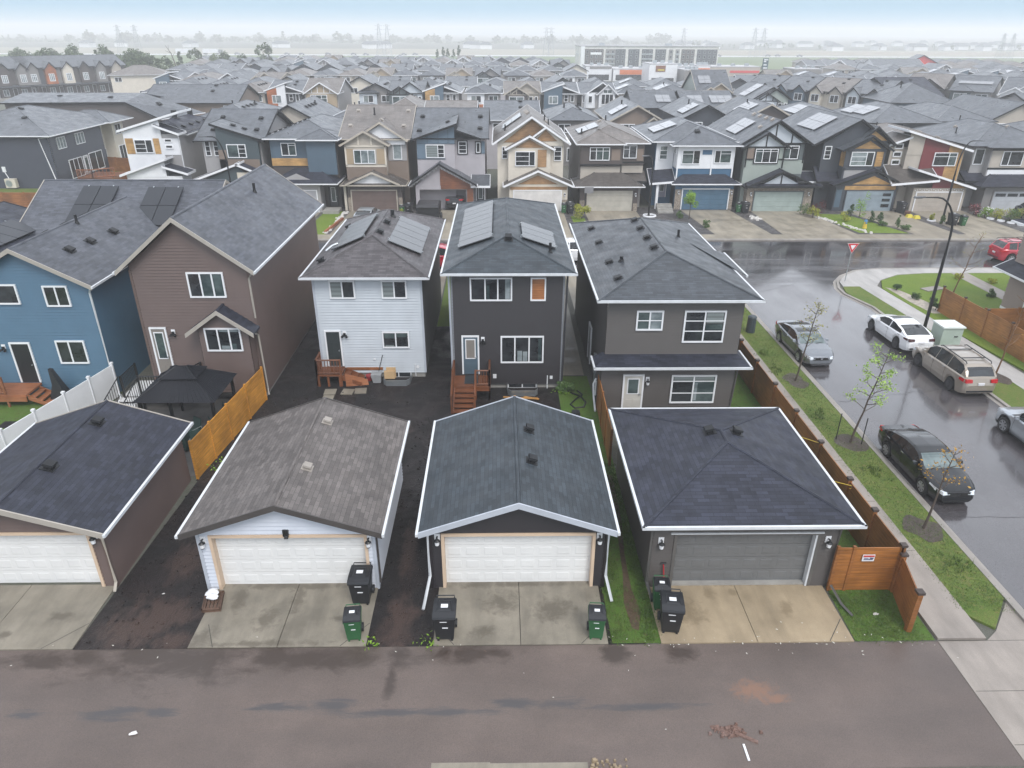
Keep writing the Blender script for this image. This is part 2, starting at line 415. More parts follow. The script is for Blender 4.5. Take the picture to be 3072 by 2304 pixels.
    def boards(s, fr, segs, mat, w=.14, d=.045, name='trim_board'):
        m = fm(fr)
        for (u0, z0), (u1, z1) in segs:
            a, b = Vector((u0, 0, z0)), Vector((u1, 0, z1)); t = (b - a).normalized(); o = Vector((-t.z, 0, t.x)) * w / 2
            m.prism([a - o, b - o, b + o, a + o], (0, d, 0))
        return s.put(m, name, mat)
    def wall_lamp(s, fr, u, z, style=0):
        m = fm(fr); m.box(u - .09, 0, z - .1, u + .09, .04, z + .16); b = s.put(m, 'wall_lamp', white)
        q = fm(fr)
        if style == 0:
            q.tube([(u, .03, z + .05), (u, .14, z + .1), (u, .16, z + .02)], .03, 6); q.disc((u, .16, z), (0, 0, 1), .11, .05, 8, .05); q.disc((u, .16, z - .2), (0, 0, 1), .06, .03, 8)
            s.put(q, 'bracket', blackmetal, b)
            q = fm(fr); q.disc((u, .16, z - .1), (0, 0, 1), .065, .17, 8, .085); s.put(q, 'lamp_glass', white, b)
        else:
            q.box(u - .06, .02, z - .12, u + .06, .1, z + .06); q.disc((u - .1, .15, z - .1), (-.5, 1, -.5), .06, .14, 8); q.disc((u + .1, .15, z - .1), (.5, 1, -.5), .06, .14, 8); s.put(q, 'floodlight_head', blackmetal, b)
        return b
    def downspout(s, pts, mat, w=.07):
        m = MB(); m.tube(pts, w * .7, 4); return s.put(m, 'downspout', mat)
# ------------------------------------------------------------------ camera, sky, light, haze
H_CAM = 16.8
cam = bpy.data.cameras.new('camera'); co = bpy.data.objects.new('camera', cam); COL.objects.link(co); S.camera = co
cam.sensor_width = 36; cam.lens = 2132 / 3072 * 36; cam.clip_end = 9000; cam.clip_start = .3
_p, _y, _r = radians(26.42), radians(1.05), radians(-.25)
fwd = Vector((sin(_y) * cos(_p), cos(_y) * cos(_p), -sin(_p))); rgt = Vector((cos(_y), -sin(_y), 0)); dwn = fwd.cross(rgt)
rx, dx = rgt * cos(_r) + dwn * sin(_r), dwn * cos(_r) - rgt * sin(_r)
co.matrix_world = Matrix(((rx.x, -dx.x, -fwd.x, 0), (rx.y, -dx.y, -fwd.y, 0), (rx.z, -dx.z, -fwd.z, H_CAM), (0, 0, 0, 1)))

SUN_EL, SUN_AZ = radians(52), radians(157)
w = bpy.data.worlds.new('World'); S.world = w; w.use_nodes = True; nt = w.node_tree
bg = nt.nodes['Background']; sky = nt.nodes.new('ShaderNodeTexSky'); sky.sky_type = 'NISHITA'; sky.sun_disc = False
sky.sun_elevation = SUN_EL; sky.sun_rotation = SUN_AZ; sky.air_density = 1.0; sky.dust_density = .6; sky.ozone_density = 2.0
# thin broken cloud deck over the sky
tc = nt.nodes.new('ShaderNodeTexCoord'); mp = nt.nodes.new('ShaderNodeMapping'); mp.inputs['Scale'].default_value = (1, 1, 9)
nz = nt.nodes.new('ShaderNodeTexNoise'); nz.inputs['Scale'].default_value = 1.7; nz.inputs['Detail'].default_value = 6
nt.links.new(tc.outputs['Generated'], mp.inputs[0]); nt.links.new(mp.outputs[0], nz.inputs[0])
sp = nt.nodes.new('ShaderNodeSeparateXYZ'); nt.links.new(tc.outputs['Generated'], sp.inputs[0])
ele = nt.nodes.new('ShaderNodeMapRange'); ele.inputs[1].default_value = .028; ele.inputs[2].default_value = .10; ele.inputs[3].default_value = -.13; ele.inputs[4].default_value = .78
nt.links.new(sp.outputs[2], ele.inputs[0])
rp = nt.nodes.new('ShaderNodeMapRange'); rp.inputs[1].default_value = .35; rp.inputs[2].default_value = .75; rp.inputs[3].default_value = -.12; rp.inputs[4].default_value = .22
nt.links.new(nz.outputs[0], rp.inputs[0])
ad = nt.nodes.new('ShaderNodeMath'); ad.operation = 'ADD'; ad.use_clamp = True; nt.links.new(ele.outputs[0], ad.inputs[0]); nt.links.new(rp.outputs[0], ad.inputs[1])
mx = nt.nodes.new('ShaderNodeMix'); mx.data_type = 'RGBA'; nt.links.new(ad.outputs[0], mx.inputs[0])
lo = nt.nodes.new('ShaderNodeMapRange'); lo.inputs[1].default_value = .025; lo.inputs[2].default_value = .09; nt.links.new(sp.outputs[2], lo.inputs[0])
cl = nt.nodes.new('ShaderNodeMix'); cl.data_type = 'RGBA'; nt.links.new(lo.outputs[0], cl.inputs[0]); cl.inputs[6].default_value = (2.6, 4.3, 5.7, 1); nt.links.new(sky.outputs[0], cl.inputs[7])
nt.links.new(cl.outputs[2], mx.inputs[6])
mx.inputs[7].default_value = (10.5, 11.0, 11.8, 1)
nt.links.new(mx.outputs[2], bg.inputs[0]); bg.inputs[1].default_value = .1
sd = bpy.data.lights.new('sun', 'SUN'); sd.energy = 1.5; sd.angle = radians(22); sd.color = (1, .965, .92)
so = bpy.data.objects.new('sun', sd); COL.objects.link(so)
d = Vector((sin(SUN_AZ) * cos(SUN_EL), cos(SUN_AZ) * cos(SUN_EL), sin(SUN_EL)))
so.rotation_euler = d.to_track_quat('Z', 'Y').to_euler()
S.view_settings.view_transform = 'Standard'; S.view_settings.look = 'None'; S.view_settings.exposure = .58; S.view_settings.gamma = 1
S.cycles.use_denoising = True; S.cycles.max_bounces = 6; S.cycles.diffuse_bounces = 3; S.cycles.glossy_bounces = 3; S.cycles.volume_bounces = 2
S.cycles.transmission_bounces = 2; S.cycles.use_adaptive_sampling = True; S.cycles.adaptive_threshold = .015

hz = bpy.data.materials.new('haze'); hz.use_nodes = True; t_ = hz.node_tree
t_.nodes.remove(t_.nodes['Principled BSDF']); pv = t_.nodes.new('ShaderNodeVolumePrincipled')
pv.inputs['Color'].default_value = (.985, .99, 1.0, 1); pv.inputs['Density'].default_value = .00095; pv.inputs['Anisotropy'].default_value = .1
t_.links.new(pv.outputs[0], t_.nodes['Material Output'].inputs['Volume'])
m = MB(); m.box(-2600, -160, -1.2, 2600, 3600, 33); tag(m.build('haze', hz), kind='stuff')

# ------------------------------------------------------------------ ground materials
def wetasphalt(name, c, lo, hi, sc, stain=None, var=.25):
    t = NT(name); t.set(.5, 0, .5 if 'alley' in name else .9)
    co_ = t.coords('Object', sc); n1 = t.noise(co_, 1.0, 5, .6); n2 = t.noise(t.coords(), 45, 2); n3 = t.noise(t.coords(), .35, 4)
    col = t.mix(t.ramp(n1, [(.35, 0.), (.7, 1.)]), mul(c, 1 - var), mul(c, 1 + var))
    col = t.mix(1, col, t.ramp(n2, [(.25, .75), (.75, 1.2)]), 'MULTIPLY'); col = t.mix(1, col, t.ramp(n3, [(.3, .8), (.7, 1.15)]), 'MULTIPLY')
    t.color(col); t.l(t.ramp(n1, [(.38, lo), (.62, hi)]), t.b.inputs['Roughness'])
    if 'alley' not in name:
        t.l(t.ramp(n1, [(.3, .9), (.6, .35)]), t.b.inputs['Coat Weight']); t.b.inputs['Coat Roughness'].default_value = .07; t.b.inputs['Coat IOR'].default_value = 1.5
    t.bump(n2, .12 if 'alley' not in name else .3, .01); MATS[name] = t.m; return t.m
street_m = wetasphalt('wet_street_asphalt', (.06, .056, .06), .04, .3, (.06, .42, 1))
side_m = wetasphalt('wet_side_street_asphalt', (.068, .062, .066), .06, .24, (.28, .09, 1))
alley_m = wetasphalt('damp_alley_asphalt', (.118, .091, .079), .34, .65, (.12, .5, 1), var=.18)
def concrete(name, c, st=.35):
    t = NT(name); t.set(.6, 0, .4)
    a = t.noise(t.coords(), .55, 6, .65); b = t.noise(t.coords('Object', (1.6, .35, 1)), 1.1, 4); f = t.noise(t.coords(), 60, 2)
    col = t.mix(t.ramp(a, [(.35, 1.), (.62, 0.)]), c, mul(c, 1 - st)); col = t.mix(1, col, t.ramp(b, [(.3, .8), (.6, 1.08)]), 'MULTIPLY')
    col = t.mix(1, col, t.ramp(f, [(.3, .9), (.7, 1.08)]), 'MULTIPLY'); t.color(col)
    t.l(t.ramp(a, [(.35, .35), (.62, .65)]), t.b.inputs['Roughness']); t.bump(f, .1, .008); MATS[name] = t.m; return t.m
conc = concrete('driveway_concrete', (.255, .228, .182)); conc_y = concrete('tan_driveway_concrete', (.36, .285, .19), .25)
walk_m = concrete('sidewalk_concrete', (.30, .265, .235), .22); conc_wet = concrete('wet_driveway_concrete', (.29, .255, .20), .3)
def soilmat(name, c, c2):
    t = NT(name); t.set(.55, 0, .4)
    a = t.noise(t.coords(), .5, 7, .65, .6); f = t.noise(t.coords(), 14, 6, .7)
    col = t.mix(t.ramp(a, [(.42, 0.), (.68, 1.)]), c, c2); col = t.mix(1, col, t.ramp(f, [(.3, .55), (.7, 1.4)]), 'MULTIPLY'); t.color(col)
    t.l(t.ramp(a, [(.45, .75), (.62, .28)]), t.b.inputs['Roughness']); t.bump(f, .8, .05); MATS[name] = t.m; return t.m
soil = soilmat('wet_black_soil', (.0095, .008, .0085), (.022, .015, .014))
gravel_m = soilmat('dark_landscape_gravel', (.06, .057, .058), (.11, .1, .1))
def grassmat(name, c, c2, c3, sc=.5):
    t = NT(name); t.set(.75, 0, .25)
    a = t.noise(t.coords(), sc, 6, .65); b = t.noise(t.coords(), 6, 5, .7); f = t.noise(t.coords(), 38, 3, .7)
    col = t.mix(t.ramp(a, [(.35, 0.), (.65, 1.)]), c, c2); col = t.mix(t.ramp(b, [(.5, 0.), (.78, 1.)]), col, c3); col = t.mix(1, col, t.ramp(f, [(.25, .5), (.75, 1.45)]), 'MULTIPLY')
    t.color(col); t.bump(f, .9, .05); MATS[name] = t.m; return t.m
grass_m = grassmat('boulevard_grass', (.088, .15, .024), (.14, .18, .04), (.22, .17, .07))
lawn_m = grassmat('green_lawn', (.12, .19, .02), (.16, .215, .032), (.11, .185, .024), .3)
shade_m = grassmat('lush_grass', (.07, .15, .022), (.10, .165, .03), (.10, .075, .035), .6)
field_m = grassmat('far_field_grass', (.12, .165, .075), (.16, .2, .1), (.16, .17, .1), .01)
base_m = grassmat('suburb_ground', (.10, .11, .08), (.14, .135, .12), (.17, .16, .15), .06)

def struct(name, mb, mat): o = mb.build(name, mat); o['kind'] = 'structure'; return o
def flat(name, mat, z, *polys, th=0):
    m = MB()
    for pl in polys:
        if th: m.prism([(x, y, z - th) for x, y in pl], (0, 0, th))
        else: m.poly([(x, y, z) for x, y in pl])
    return struct(name, m, mat)
R4 = lambda x0, x1, y0, y1: [(x0, y0), (x1, y0), (x1, y1), (x0, y1)]
def strip(path, a, b, closed=False):
    """quads between offsets a and b (to the left of the path)"""
    P = [Vector((*q, 0)) for q in path]; N = []
    for i, q in enumerate(P):
        t = (P[min(i+1, len(P)-1)] - P[max(i-1, 0)]).normalized(); N.append(Vector((-t.y, t.x, 0)))
    out = []
    for i in range(len(P) - 1):
        out.append([tuple((P[i] + N[i] * a)[:2]), tuple((P[i+1] + N[i+1] * a)[:2]), tuple((P[i+1] + N[i+1] * b)[:2]), tuple((P[i] + N[i] * b)[:2])])
    return out
flat('ground', base_m, 0, R4(-2400, 2400, -120, 3400))
flat('alley', alley_m, .008, R4(-90, 13.45, 11.72, 15.86))
EP = [(25.3, -40), (25.3, 30), (25.3, 45.2), (24.9, 46.6), (24.55, 47.9), (24.65, 49.2), (25.2, 50.7), (26.3, 52.2), (27.9, 53.5), (30, 54.0), (42, 54.15), (250, 54.3)]
WP = [(16.8, -40), (16.8, 20), (16.8, 51.2), (16.3, 52.8), (15, 53.7), (-250, 53.8)]
flat('road', side_m, .008, [(16.8, -40), (25.3, -40)] + EP[1:6] + [(24.65, 50.2), (16.8, 50.2)])
flat('street', street_m, .009, [(16.8, 50.2), (24.65, 50.2)] + EP[6:] + [(250, 62.5), (-250, 62.4)] + WP[:2:-1] + [(16.8, 51.2)])
kerb_m = concrete('kerb_concrete', (.30, .275, .25), .2)
flat('kerb', kerb_m, .11, *strip(EP, -.18, 0), *strip(WP, 0, .18), R4(-250, 250, 62.5, 62.85), th=.11)
flat('gutter_pan', kerb_m, .014, *strip(EP, 0, .22), R4(16.8, 17.0, 17.0, 50))
flat('grass_verge', grass_m, .09, [(14.9, 16.9), (15.5, 16.3), (16.6, 17.6), (16.62, 18), (16.62, 50), (14.85, 50), (14.88, 30)], th=.085)
flat('sidewalk', walk_m, .10, [(13.45, 15.9), (14.95, 15.9), (14.9, 30), (14.85, 53), (13.3, 53), (13.4, 30)], th=.09)
flat('concrete_apron', conc_plain if False else walk_m, .02, [(13.45, 6), (17.6, 6), (17.2, 12), (16.8, 17.7), (15.5, 16.25), (14.97, 15.86), (13.45, 15.86)])
EW = [(26.3, 52), (26.4, 49.5), (26.9, 42), (27.4, 33), (27.75, 20), (27.9, 5)]
flat('east_grass_verge', grass_m, .09, [(25.48, 5), (25.48, 45.3), (25.0, 47), (24.85, 48.2), (25.15, 49.4), (26.35, 50.0)] + EW[1:], th=.085)
flat('east_sidewalk', concrete('pale_sidewalk_concrete', (.40, .385, .37), .15), .10, *strip(EW[1:], 0, 1.35), [(25.2, 49.5), (26.4, 49.5), (27.75, 49.6), (28.7, 51.0), (30.6, 52.3), (33, 52.7), (250, 52.9), (250, 54.1), (42, 54.0), (30, 53.85), (28, 53.35), (26.4, 52.1), (25.4, 50.6)], th=.09)
flat('east_lawn', lawn_m, .098, [(28.25, 42), (27.85, 49.0), (28.7, 50.9), (30.6, 52.2), (33, 52.62), (35.0, 52.65), (35.2, 45), (34, 45), (34, 30), (29.6, 30), (28.9, 36)], [(36.3, 52.65), (60, 52.8), (60, 44), (36.5, 44)], th=.095)
flat('front_path', walk_m, .101, [(35.0, 52.65), (36.3, 52.65), (36.5, 44), (35.2, 44)], th=.09)
flat('soil_yard', soil, .012, [(-12.95, 15.86), (4.45, 15.86), (4.45, 34.8), (3.4, 47), (-12, 47), (-12.3, 32)])
flat('side_path', conc, .03, [(3.3, 34.8), (4.55, 34.8), (4.65, 48), (3.5, 48)], th=.02)
flat('grass_yard', shade_m, .02, [(3.4, 15.9), (4.9, 15.9), (4.9, 26.5), (4.7, 34.7), (3.0, 34.7), (3.0, 29.8), (3.4, 25)], [(10.9, 15.9), (13.38, 15.9), (13.3, 50), (11.2, 50), (11.2, 26)], [(-32, 15.9), (-19.5, 15.9), (-19.5, 33), (-32, 33)])
flat('worn_trail', soilmat('worn_brown_earth', (.075, .05, .03), (.09, .06, .035)), .026, [(4.1, 16.5), (4.3, 16.4), (4.5, 17.2), (4.38, 18.3), (4.42, 20), (4.62, 22), (4.7, 25), (4.5, 25.2), (4.4, 22), (4.2, 19), (4.02, 17.6)])
flat('patio', pbr('patio_pavers', (.10, .095, .09), .7, var=.3, bump=.3), .014, [(-19.4, 25.2), (-12.8, 25.2), (-11.9, 32.5), (-19.4, 32.5)])
flat('front_lawns', lawn_m, .02, R4(-30, -17.2, 46.8, 53.5), R4(-11.5, -9.2, 46.8, 53.5), R4(-4.0, -2.6, 42, 53.5), R4(3.3, 3.95, 40, 53.5), R4(10.8, 14.8, 46, 53.4))
flat('front_drives', conc_wet, .024, R4(-16.8, -12, 46.8, 53.7), R4(-9.1, -4.1, 46.5, 53.7), R4(-2.5, 2.9, 46.5, 53.7), R4(5, 10.6, 45, 53.7))
def drive(name, mat, x0, x1, xa, xb, joint, y0=15.87, y1=18.66, seg=None):
    m = MB(); m.box(x0, y0, -.02, (x0 + x1) / 2 - .01, y1, .045); m.box((x0 + x1) / 2 + .01, y0, -.02, x1, y1, .045)
    o = struct(name, m, mat); return o
drive('driveway', conc, -18.6, -12.95, 0, 0, 0); drive('driveway', conc, -9.5, -4.12, 0, 0, 0); drive('driveway', conc, -2.08, 3.27, 0, 0, 0); drive('driveway', conc_y, 4.9, 10.85, 0, 0, 0)
joint_m = pbr('joint_dark', (.07, .065, .055), .8)
m = MB()
for a, b in (((-9.2, 16.8), (-8.75, 15.87)), ((-4.9, 15.88), (-4.15, 16.8)), ((-1.45, 15.88), (-2.05, 16.7)), ((2.45, 15.88), (3.22, 16.7)), ((10.1, 15.88), (10.82, 16.8)), ((-13.9, 15.88), (-12.97, 16.9))):
    d = (Vector((*b, 0)) - Vector((*a, 0))).normalized(); o_ = Vector((-d.y, d.x, 0)) * .012
    m.poly([tuple(Vector((*a, .049)) - o_), tuple(Vector((*b, .049)) - o_), tuple(Vector((*b, .049)) + o_), tuple(Vector((*a, .049)) + o_)])
for y in (20, 23, 26, 29, 32, 35, 38, 41): m.box(13.4, y, .05, 14.9, y + .015, .103)
for y in (12.3, 14.0, 15.86): m.box(13.5, y, .0, 17.1, y + .015, .023)
struct('pavement_joints', m, joint_m)
# stains and mud with a shape of their own
def blob(m, cx, cy, rx_, ry_, z, n=26, seed=0, jag=.35):
    r = random.Random(seed); ph = [r.uniform(0, 6.28) for _ in range(5)]; am = [r.uniform(.1, jag) / (k + 1) for k in range(5)]
    m.poly([(cx + rx_ * (1 + sum(am[k] * sin((k + 2) * a + ph[k]) for k in range(5))) * cos(a), cy + ry_ * (1 + sum(am[k] * cos((k + 2) * a + ph[k]) for k in range(5))) * sin(a), z) for a in [2 * pi * i / n for i in range(n)]])
def spots(mat, L, col, rough=None, nsc=2.2, amt=.9, sc=(1, 1, 1)):
    """soft edged stains: ellipses (x, y, rx, ry) broken up by noise, mixed over the base colour"""
    t = NT.__new__(NT); t.m = mat; t.t = mat.node_tree; t.b = t.t.nodes['Principled BSDF']; co_ = t.coords(); n_ = t.noise(t.coords('Object', sc), nsc, 6, .7, .4); tot = None
    for x, y, a, b in L:
        mp_ = t.n('ShaderNodeMapping'); t.l(co_, mp_.inputs[0]); mp_.inputs['Location'].default_value = (-x / a, -y / b, 0); mp_.inputs['Scale'].default_value = (1 / a, 1 / b, 0)
        ln = t.n('ShaderNodeVectorMath', operation='LENGTH'); t.l(mp_.outputs[0], ln.inputs[0])
        r_ = t.n('ShaderNodeMapRange'); r_.inputs[1].default_value = 0; r_.inputs[2].default_value = 1.5; r_.inputs[3].default_value = .85; r_.inputs[4].default_value = -.45; t.l(ln.outputs['Value'], r_.inputs[0])
        if tot is None: tot = r_.outputs[0]
        else: q = t.n('ShaderNodeMath', operation='MAXIMUM'); t.l(tot, q.inputs[0]); t.l(r_.outputs[0], q.inputs[1]); tot = q.outputs[0]
    q = t.n('ShaderNodeMath', operation='MULTIPLY_ADD'); t.l(n_, q.inputs[0]); q.inputs[1].default_value = 2.6; t.l(tot, q.inputs[2]); f_ = t.ramp(q.outputs[0], [(.0, 0.), (1., 0.)]) if False else None
    mr = t.n('ShaderNodeMapRange'); mr.inputs[1].default_value = 1.3; mr.inputs[2].default_value = 1.9; mr.inputs[3].default_value = 0; mr.inputs[4].default_value = amt; t.l(q.outputs[0], mr.inputs[0]); f_ = mr.outputs[0]
    old = t.b.inputs['Base Color'].links[0].from_socket; t.color(t.mix(f_, old, col))
    if rough is not None:
        lk = t.b.inputs['Roughness'].links; src = lk[0].from_socket if lk else None; mm = t.n('ShaderNodeMix'); t.l(f_, mm.inputs[0]); mm.inputs[3].default_value = rough
        if src: t.l(src, mm.inputs[2])
        else: mm.inputs[2].default_value = t.b.inputs['Roughness'].default_value
        t.l(mm.outputs[0], t.b.inputs['Roughness'])
spots(alley_m, [(-6.2, 13.75, 1.0, .2), (-10.6, 13.6, 1.1, .26), (-9.4, 13.6, .6, .2), (-4.6, 13.8, .8, .26), (-3.2, 13.55, 2.2, .16), (.4, 13.8, .9, .25), (1.7, 13.75, .9, .25), (-13, 13.6, .7, .2), (4.0, 13.6, 1.8, .16), (-1.2, 13.5, 1.5, .14)], (.05, .049, .053), .3, 2.4, .8, (.35, 1.6, 1))
spots(alley_m, [(-9.9, 15.5, 3.6, 1.1), (-6.2, 15.45, 3.6, .6), (-3.1, 15.5, .45, .7), (-3.2, 14.6, .2, 1.0), (-13, 15.5, 2.4, .5), (-1, 15.6, 1.4, .5), (3.4, 15.5, .6, .5), (5.4, 15.5, .7, .5)], (.05, .036, .029), .4, 1.6, .95, (.6, 1, 1))
spots(alley_m, [(7.2, 14.15, .75, .42), (7.7, 13.85, .5, .2)], (.20, .115, .08), .8, 5, .9)
spots(soil, [(-11.2, 16.9, 1.7, 1.5), (-3.2, 16.7, .7, 1.7), (-10.2, 16.2, 1.1, .6), (-11.0, 20, .8, 1.6), (-3.3, 20.5, .35, 2.2), (-6.5, 29, 2.5, 1.2), (-1.5, 29, 1.5, 1.2)], (.06, .038, .031), .28, 2.0, .95, (1, .5, 1))
spots(conc, [(-8.6, 17.9, .3, .8), (-6.7, 17.9, .35, .8), (-7.4, 17.0, .5, .6), (-7.2, 16.0, 2.2, .16), (-5.1, 17.0, .4, .15), (-14.0, 17.2, .5, .25), (-15.3, 16.4, .25, .25), (0, 17.7, .7, .7), (1.7, 17.3, .8, .7), (-.6, 16.4, .5, .3), (-9.2, 16.2, .5, .5), (.6, 18.5, 3, .18), (-6.8, 18.5, 3, .2)], (.10, .086, .066), .4, 2.8, .75)
spots(conc_y, [(6.9, 18.0, .25, .35), (7.7, 18.0, .2, .25), (9.3, 17.3, .3, .4), (7.9, 18.45, 3, .16), (6.0, 17.2, .7, .7)], (.19, .145, .09), .45, 3, .7)
m = MB(); rc = random.Random(14)
for a, b, n in (((17.1, 31.6), (24.9, 33.4), 14), ((17.2, 22.1), (25.2, 21.9), 14), ((18.0, 48.0), (22.2, 50.6), 9)):
    pts = [Vector((a[0] + (b[0] - a[0]) * k / n + rc.gauss(0, .07), a[1] + (b[1] - a[1]) * k / n + rc.gauss(0, .07), .0125)) for k in range(n + 1)]
    for p, q in zip(pts, pts[1:]): t_ = (q - p).normalized(); o_ = Vector((-t_.y, t_.x, 0)) * rc.uniform(.006, .013); m.poly([p - o_, q - o_, q + o_, p + o_])
struct('road_cracks', m, pbr('crack_sealant', (.02, .02, .021), .6))
flat('opposite_pads', conc, .02, R4(-1.8, -.3, 8, 12.0), R4(-.3, 2.2, 8, 11.97)); 
# far country: field, highway, second carriageway
flat('field', field_m, .05, R4(-900, 900, 335, 575))
hwy_m = pbr('pale_wet_highway', (.42, .42, .42), .35, var=.06, scale=.02)
flat('highway', hwy_m, .07, R4(-1200, 1200, 578, 604)); flat('far_verge', pbr('dry_verge', (.27, .25, .2), .8, scale=.02), .06, R4(-1200, 1200, 604, 800))
flat('back_streets', street_m, .012, R4(-140, 110, 126, 135), R4(-140, 130, 197, 206), R4(-140, 130, 268, 277), [(40, 118), (48, 118), (62, 200), (54, 200)])

flat('far_walk', conc_wet, .05, R4(-250, 250, 62.85, 64.6), th=.045)
flat('far_beds', gravel_m, .02, R4(-70, 80, 64.5, 76))
flat('far_driveways', conc_wet, .03, *[[(a, 64.55), (b, 64.55), (d_, 74.6), (c_, 74.6)] for a, b, c_, d_ in ((-37.4, -31.5, -37, -31.6), (-30.2, -24.6, -30, -25), (-22.9, -18.4, -22.8, -18.4), (-15.6, -10.4, -15.4, -10.4), (-8.6, -3.2, -8.4, -3.2), (1.2, 6.6, 1.4, 6.6), (8.8, 14.2, 8.8, 14.2), (19.9, 25.2, 19, 24.1), (26.2, 33.2, 26.2, 31.8), (38.6, 42.6, 35.8, 41.2), (43.4, 49.3, 43, 48.6), (52.8, 58, 51.4, 57))])
flat('far_front_grass', lawn_m, .034, [(-18.2, 64.6), (-16.0, 64.6), (-16.2, 74), (-18.0, 74)], [(7.2, 66), (8.5, 66), (8.5, 71), (7.2, 72)], [(33.6, 65.2), (38.2, 65), (35.6, 72.6), (32.2, 73)], [(-45, 64.6), (-38, 64.6), (-38, 76), (-45, 76)])
flat('navy_yard', grass_m, .03, R4(-70, -44.5, 74.9, 86), R4(-51, -44, 86, 100))
# ------------------------------------------------------------------ near garages and houses
sh_navy = shingle('midnight_shingles', (.045, .050, .074)); sh_taupe = shingle('taupe_shingles', (.205, .182, .172), .24); sh_slate = shingle('slate_shingles', (.058, .074, .090), .28, .5, .4)
sh_brown = shingle('grey_brown_shingles', (.125, .112, .118), .3, .5, .4); sh_blue = shingle('blue_grey_shingles', (.105, .115, .142), .3, .45, .5); sh_dk = shingle('dark_slate_shingles', (.068, .079, .094), .3, .42, .5)
def siding(n, c, r=.45): return pbr(n, c, r, var=.07, scale=.9)
sd_brown = siding('brown_siding', (.118, .082, .072)); sd_blue = siding('blue_siding', (.068, .142, .215)); sd_light = siding('pale_blue_grey_siding', (.48, .515, .55))
sd_char = siding('charcoal_siding', (.017, .0135, .016)); sd_grey = siding('warm_grey_siding', (.078, .069, .064)); sd_lav = siding('pale_lavender_siding', (.53, .56, .62))
gd_white = pbr('white_garage_door', (.70, .70, .69), .35, var=.05, scale=1); gd_grey = pbr('grey_garage_door', (.135, .138, .14), .4, var=.08)
peach = pbr('peach_door_trim', (.58, .44, .32), .5, var=.08); greytrim = pbr('grey_trim', (.10, .095, .09), .45)
fa_brown = pbr('dark_brown_fascia', (.06, .053, .05), .45); fa_grey = pbr('pale_grey_fascia', (.42, .45, .50), .4, var=.08); fa_beige = pbr('beige_fascia', (.36, .33, .29), .45, var=.08)
GG = 'detached garages along the alley'
def corners(h, pts, z0, z1, mat, w=.11):
    for x, y in pts: m = MB(); m.box(x - w / 2, y - w / 2, z0, x + w / 2, y + w / 2, z1); h.put(m, 'corner_trim', mat)

# brown garage at the left
h = H('garage', 'brown garage with midnight roof and white door, leftmost by the alley', 'garage', (-15.65, 18.6), 0, GG)
h.wall(-18.4, -12.93, 18.62, 24.95, 0, 2.62, sd_brown, .15, gy=(-15.66, 3.45), hole=(-17.95, -13.38, 2.2))
h.gabY(-18.78, -12.56, 18.2, 25.3, 2.52, 3.55, sh_navy, gutterw, fa_beige, xp=-15.67)
h.gdoor(-17.95, -13.38, 0, 2.2, 18.62, gd_white, peach); h.vents([(-15.3, 23.75), (-15.35, 20.65)], size=.36, h=.2)
h.wall_lamp(FF(18.6), -13.12, 2.15); h.downspout([(-12.72, 18.4, 2.45), (-12.88, 18.55, 2.2), (-12.88, 18.55, .25), (-12.85, 18.3, .05)], beigetrim)
corners(h, [(-12.93, 18.62)], 0, 2.6, sd_brown)
# white garage, taupe roof
h = H('garage', 'pale blue-grey garage with taupe gable roof, pallet beside its door', 'garage', (-7, 18.45), 0, GG)
h.wall(-9.74, -4.12, 18.43, 24.9, 0, 2.68, sd_lav, .15, gy=(-7.0, 3.55), hole=(-9.3, -4.42, 2.18))
h.gabY(-10.14, -3.76, 18.05, 25.2, 2.58, 3.68, sh_taupe, gutterw, fa_brown, xp=-7.0)
h.gdoor(-9.3, -4.42, .03, 2.18, 18.43, gd_white, peach)
h.vents([(-6.55, 23.55), (-6.55, 20.4)], pbr('tan_vent', (.30, .27, .24), .5), size=.29, h=.15)
h.wall_lamp(FF(18.42), -9.58, 2.08); h.wall_lamp(FF(18.42), -4.27, 2.08)
m = fm(FF(18.42)); m.box(-6.98, 0, 2.26, -6.8, .1, 2.5); m.disc((-6.89, .08, 2.22), (0, .6, -1), .07, .1, 8); h.put(m, 'security_camera', blackmetal)
corners(h, [(-9.74, 18.43), (-4.12, 18.43)], 0, 2.6, fa_grey); h.downspout([(-3.95, 18.35, 2.45), (-4.05, 18.5, 2.25), (-4.05, 18.5, .2)], fa_brown)
# dark garage, centre
h = H('garage', 'charcoal garage with slate gable roof and pale grey rake boards', 'garage', (.56, 18.45), 0, GG)
h.wall(-2.28, 3.42, 18.43, 24.9, 0, 2.68, sd_char, .15, gy=(.56, 3.55), hole=(-1.84, 2.98, 2.18))
h.gabY(-2.62, 3.70, 18.05, 25.2, 2.58, 3.70, sh_slate, gutterw, fa_grey, xp=.56)
h.gdoor(-1.84, 2.98, .03, 2.18, 18.43, gd_white, peach); h.vents([(1.05, 22.85), (1.07, 20.75)], size=.32, h=.2)
h.wall_lamp(FF(18.42), -2.06, 2.12); h.wall_lamp(FF(18.42), 3.2, 2.12)
h.downspout([(-2.55, 18.2, 2.5), (-2.36, 18.38, 2.25), (-2.36, 18.38, .55), (-2.5, 17.5, .1), (-2.52, 17.35, .06)], gutterw); h.downspout([(3.66, 18.2, 2.5), (3.5, 18.38, 2.25), (3.5, 18.38, .5), (3.62, 17.6, .1)], gutterw)
corners(h, [(-2.28, 18.43), (3.42, 18.43)], 0, 2.6, sd_char)
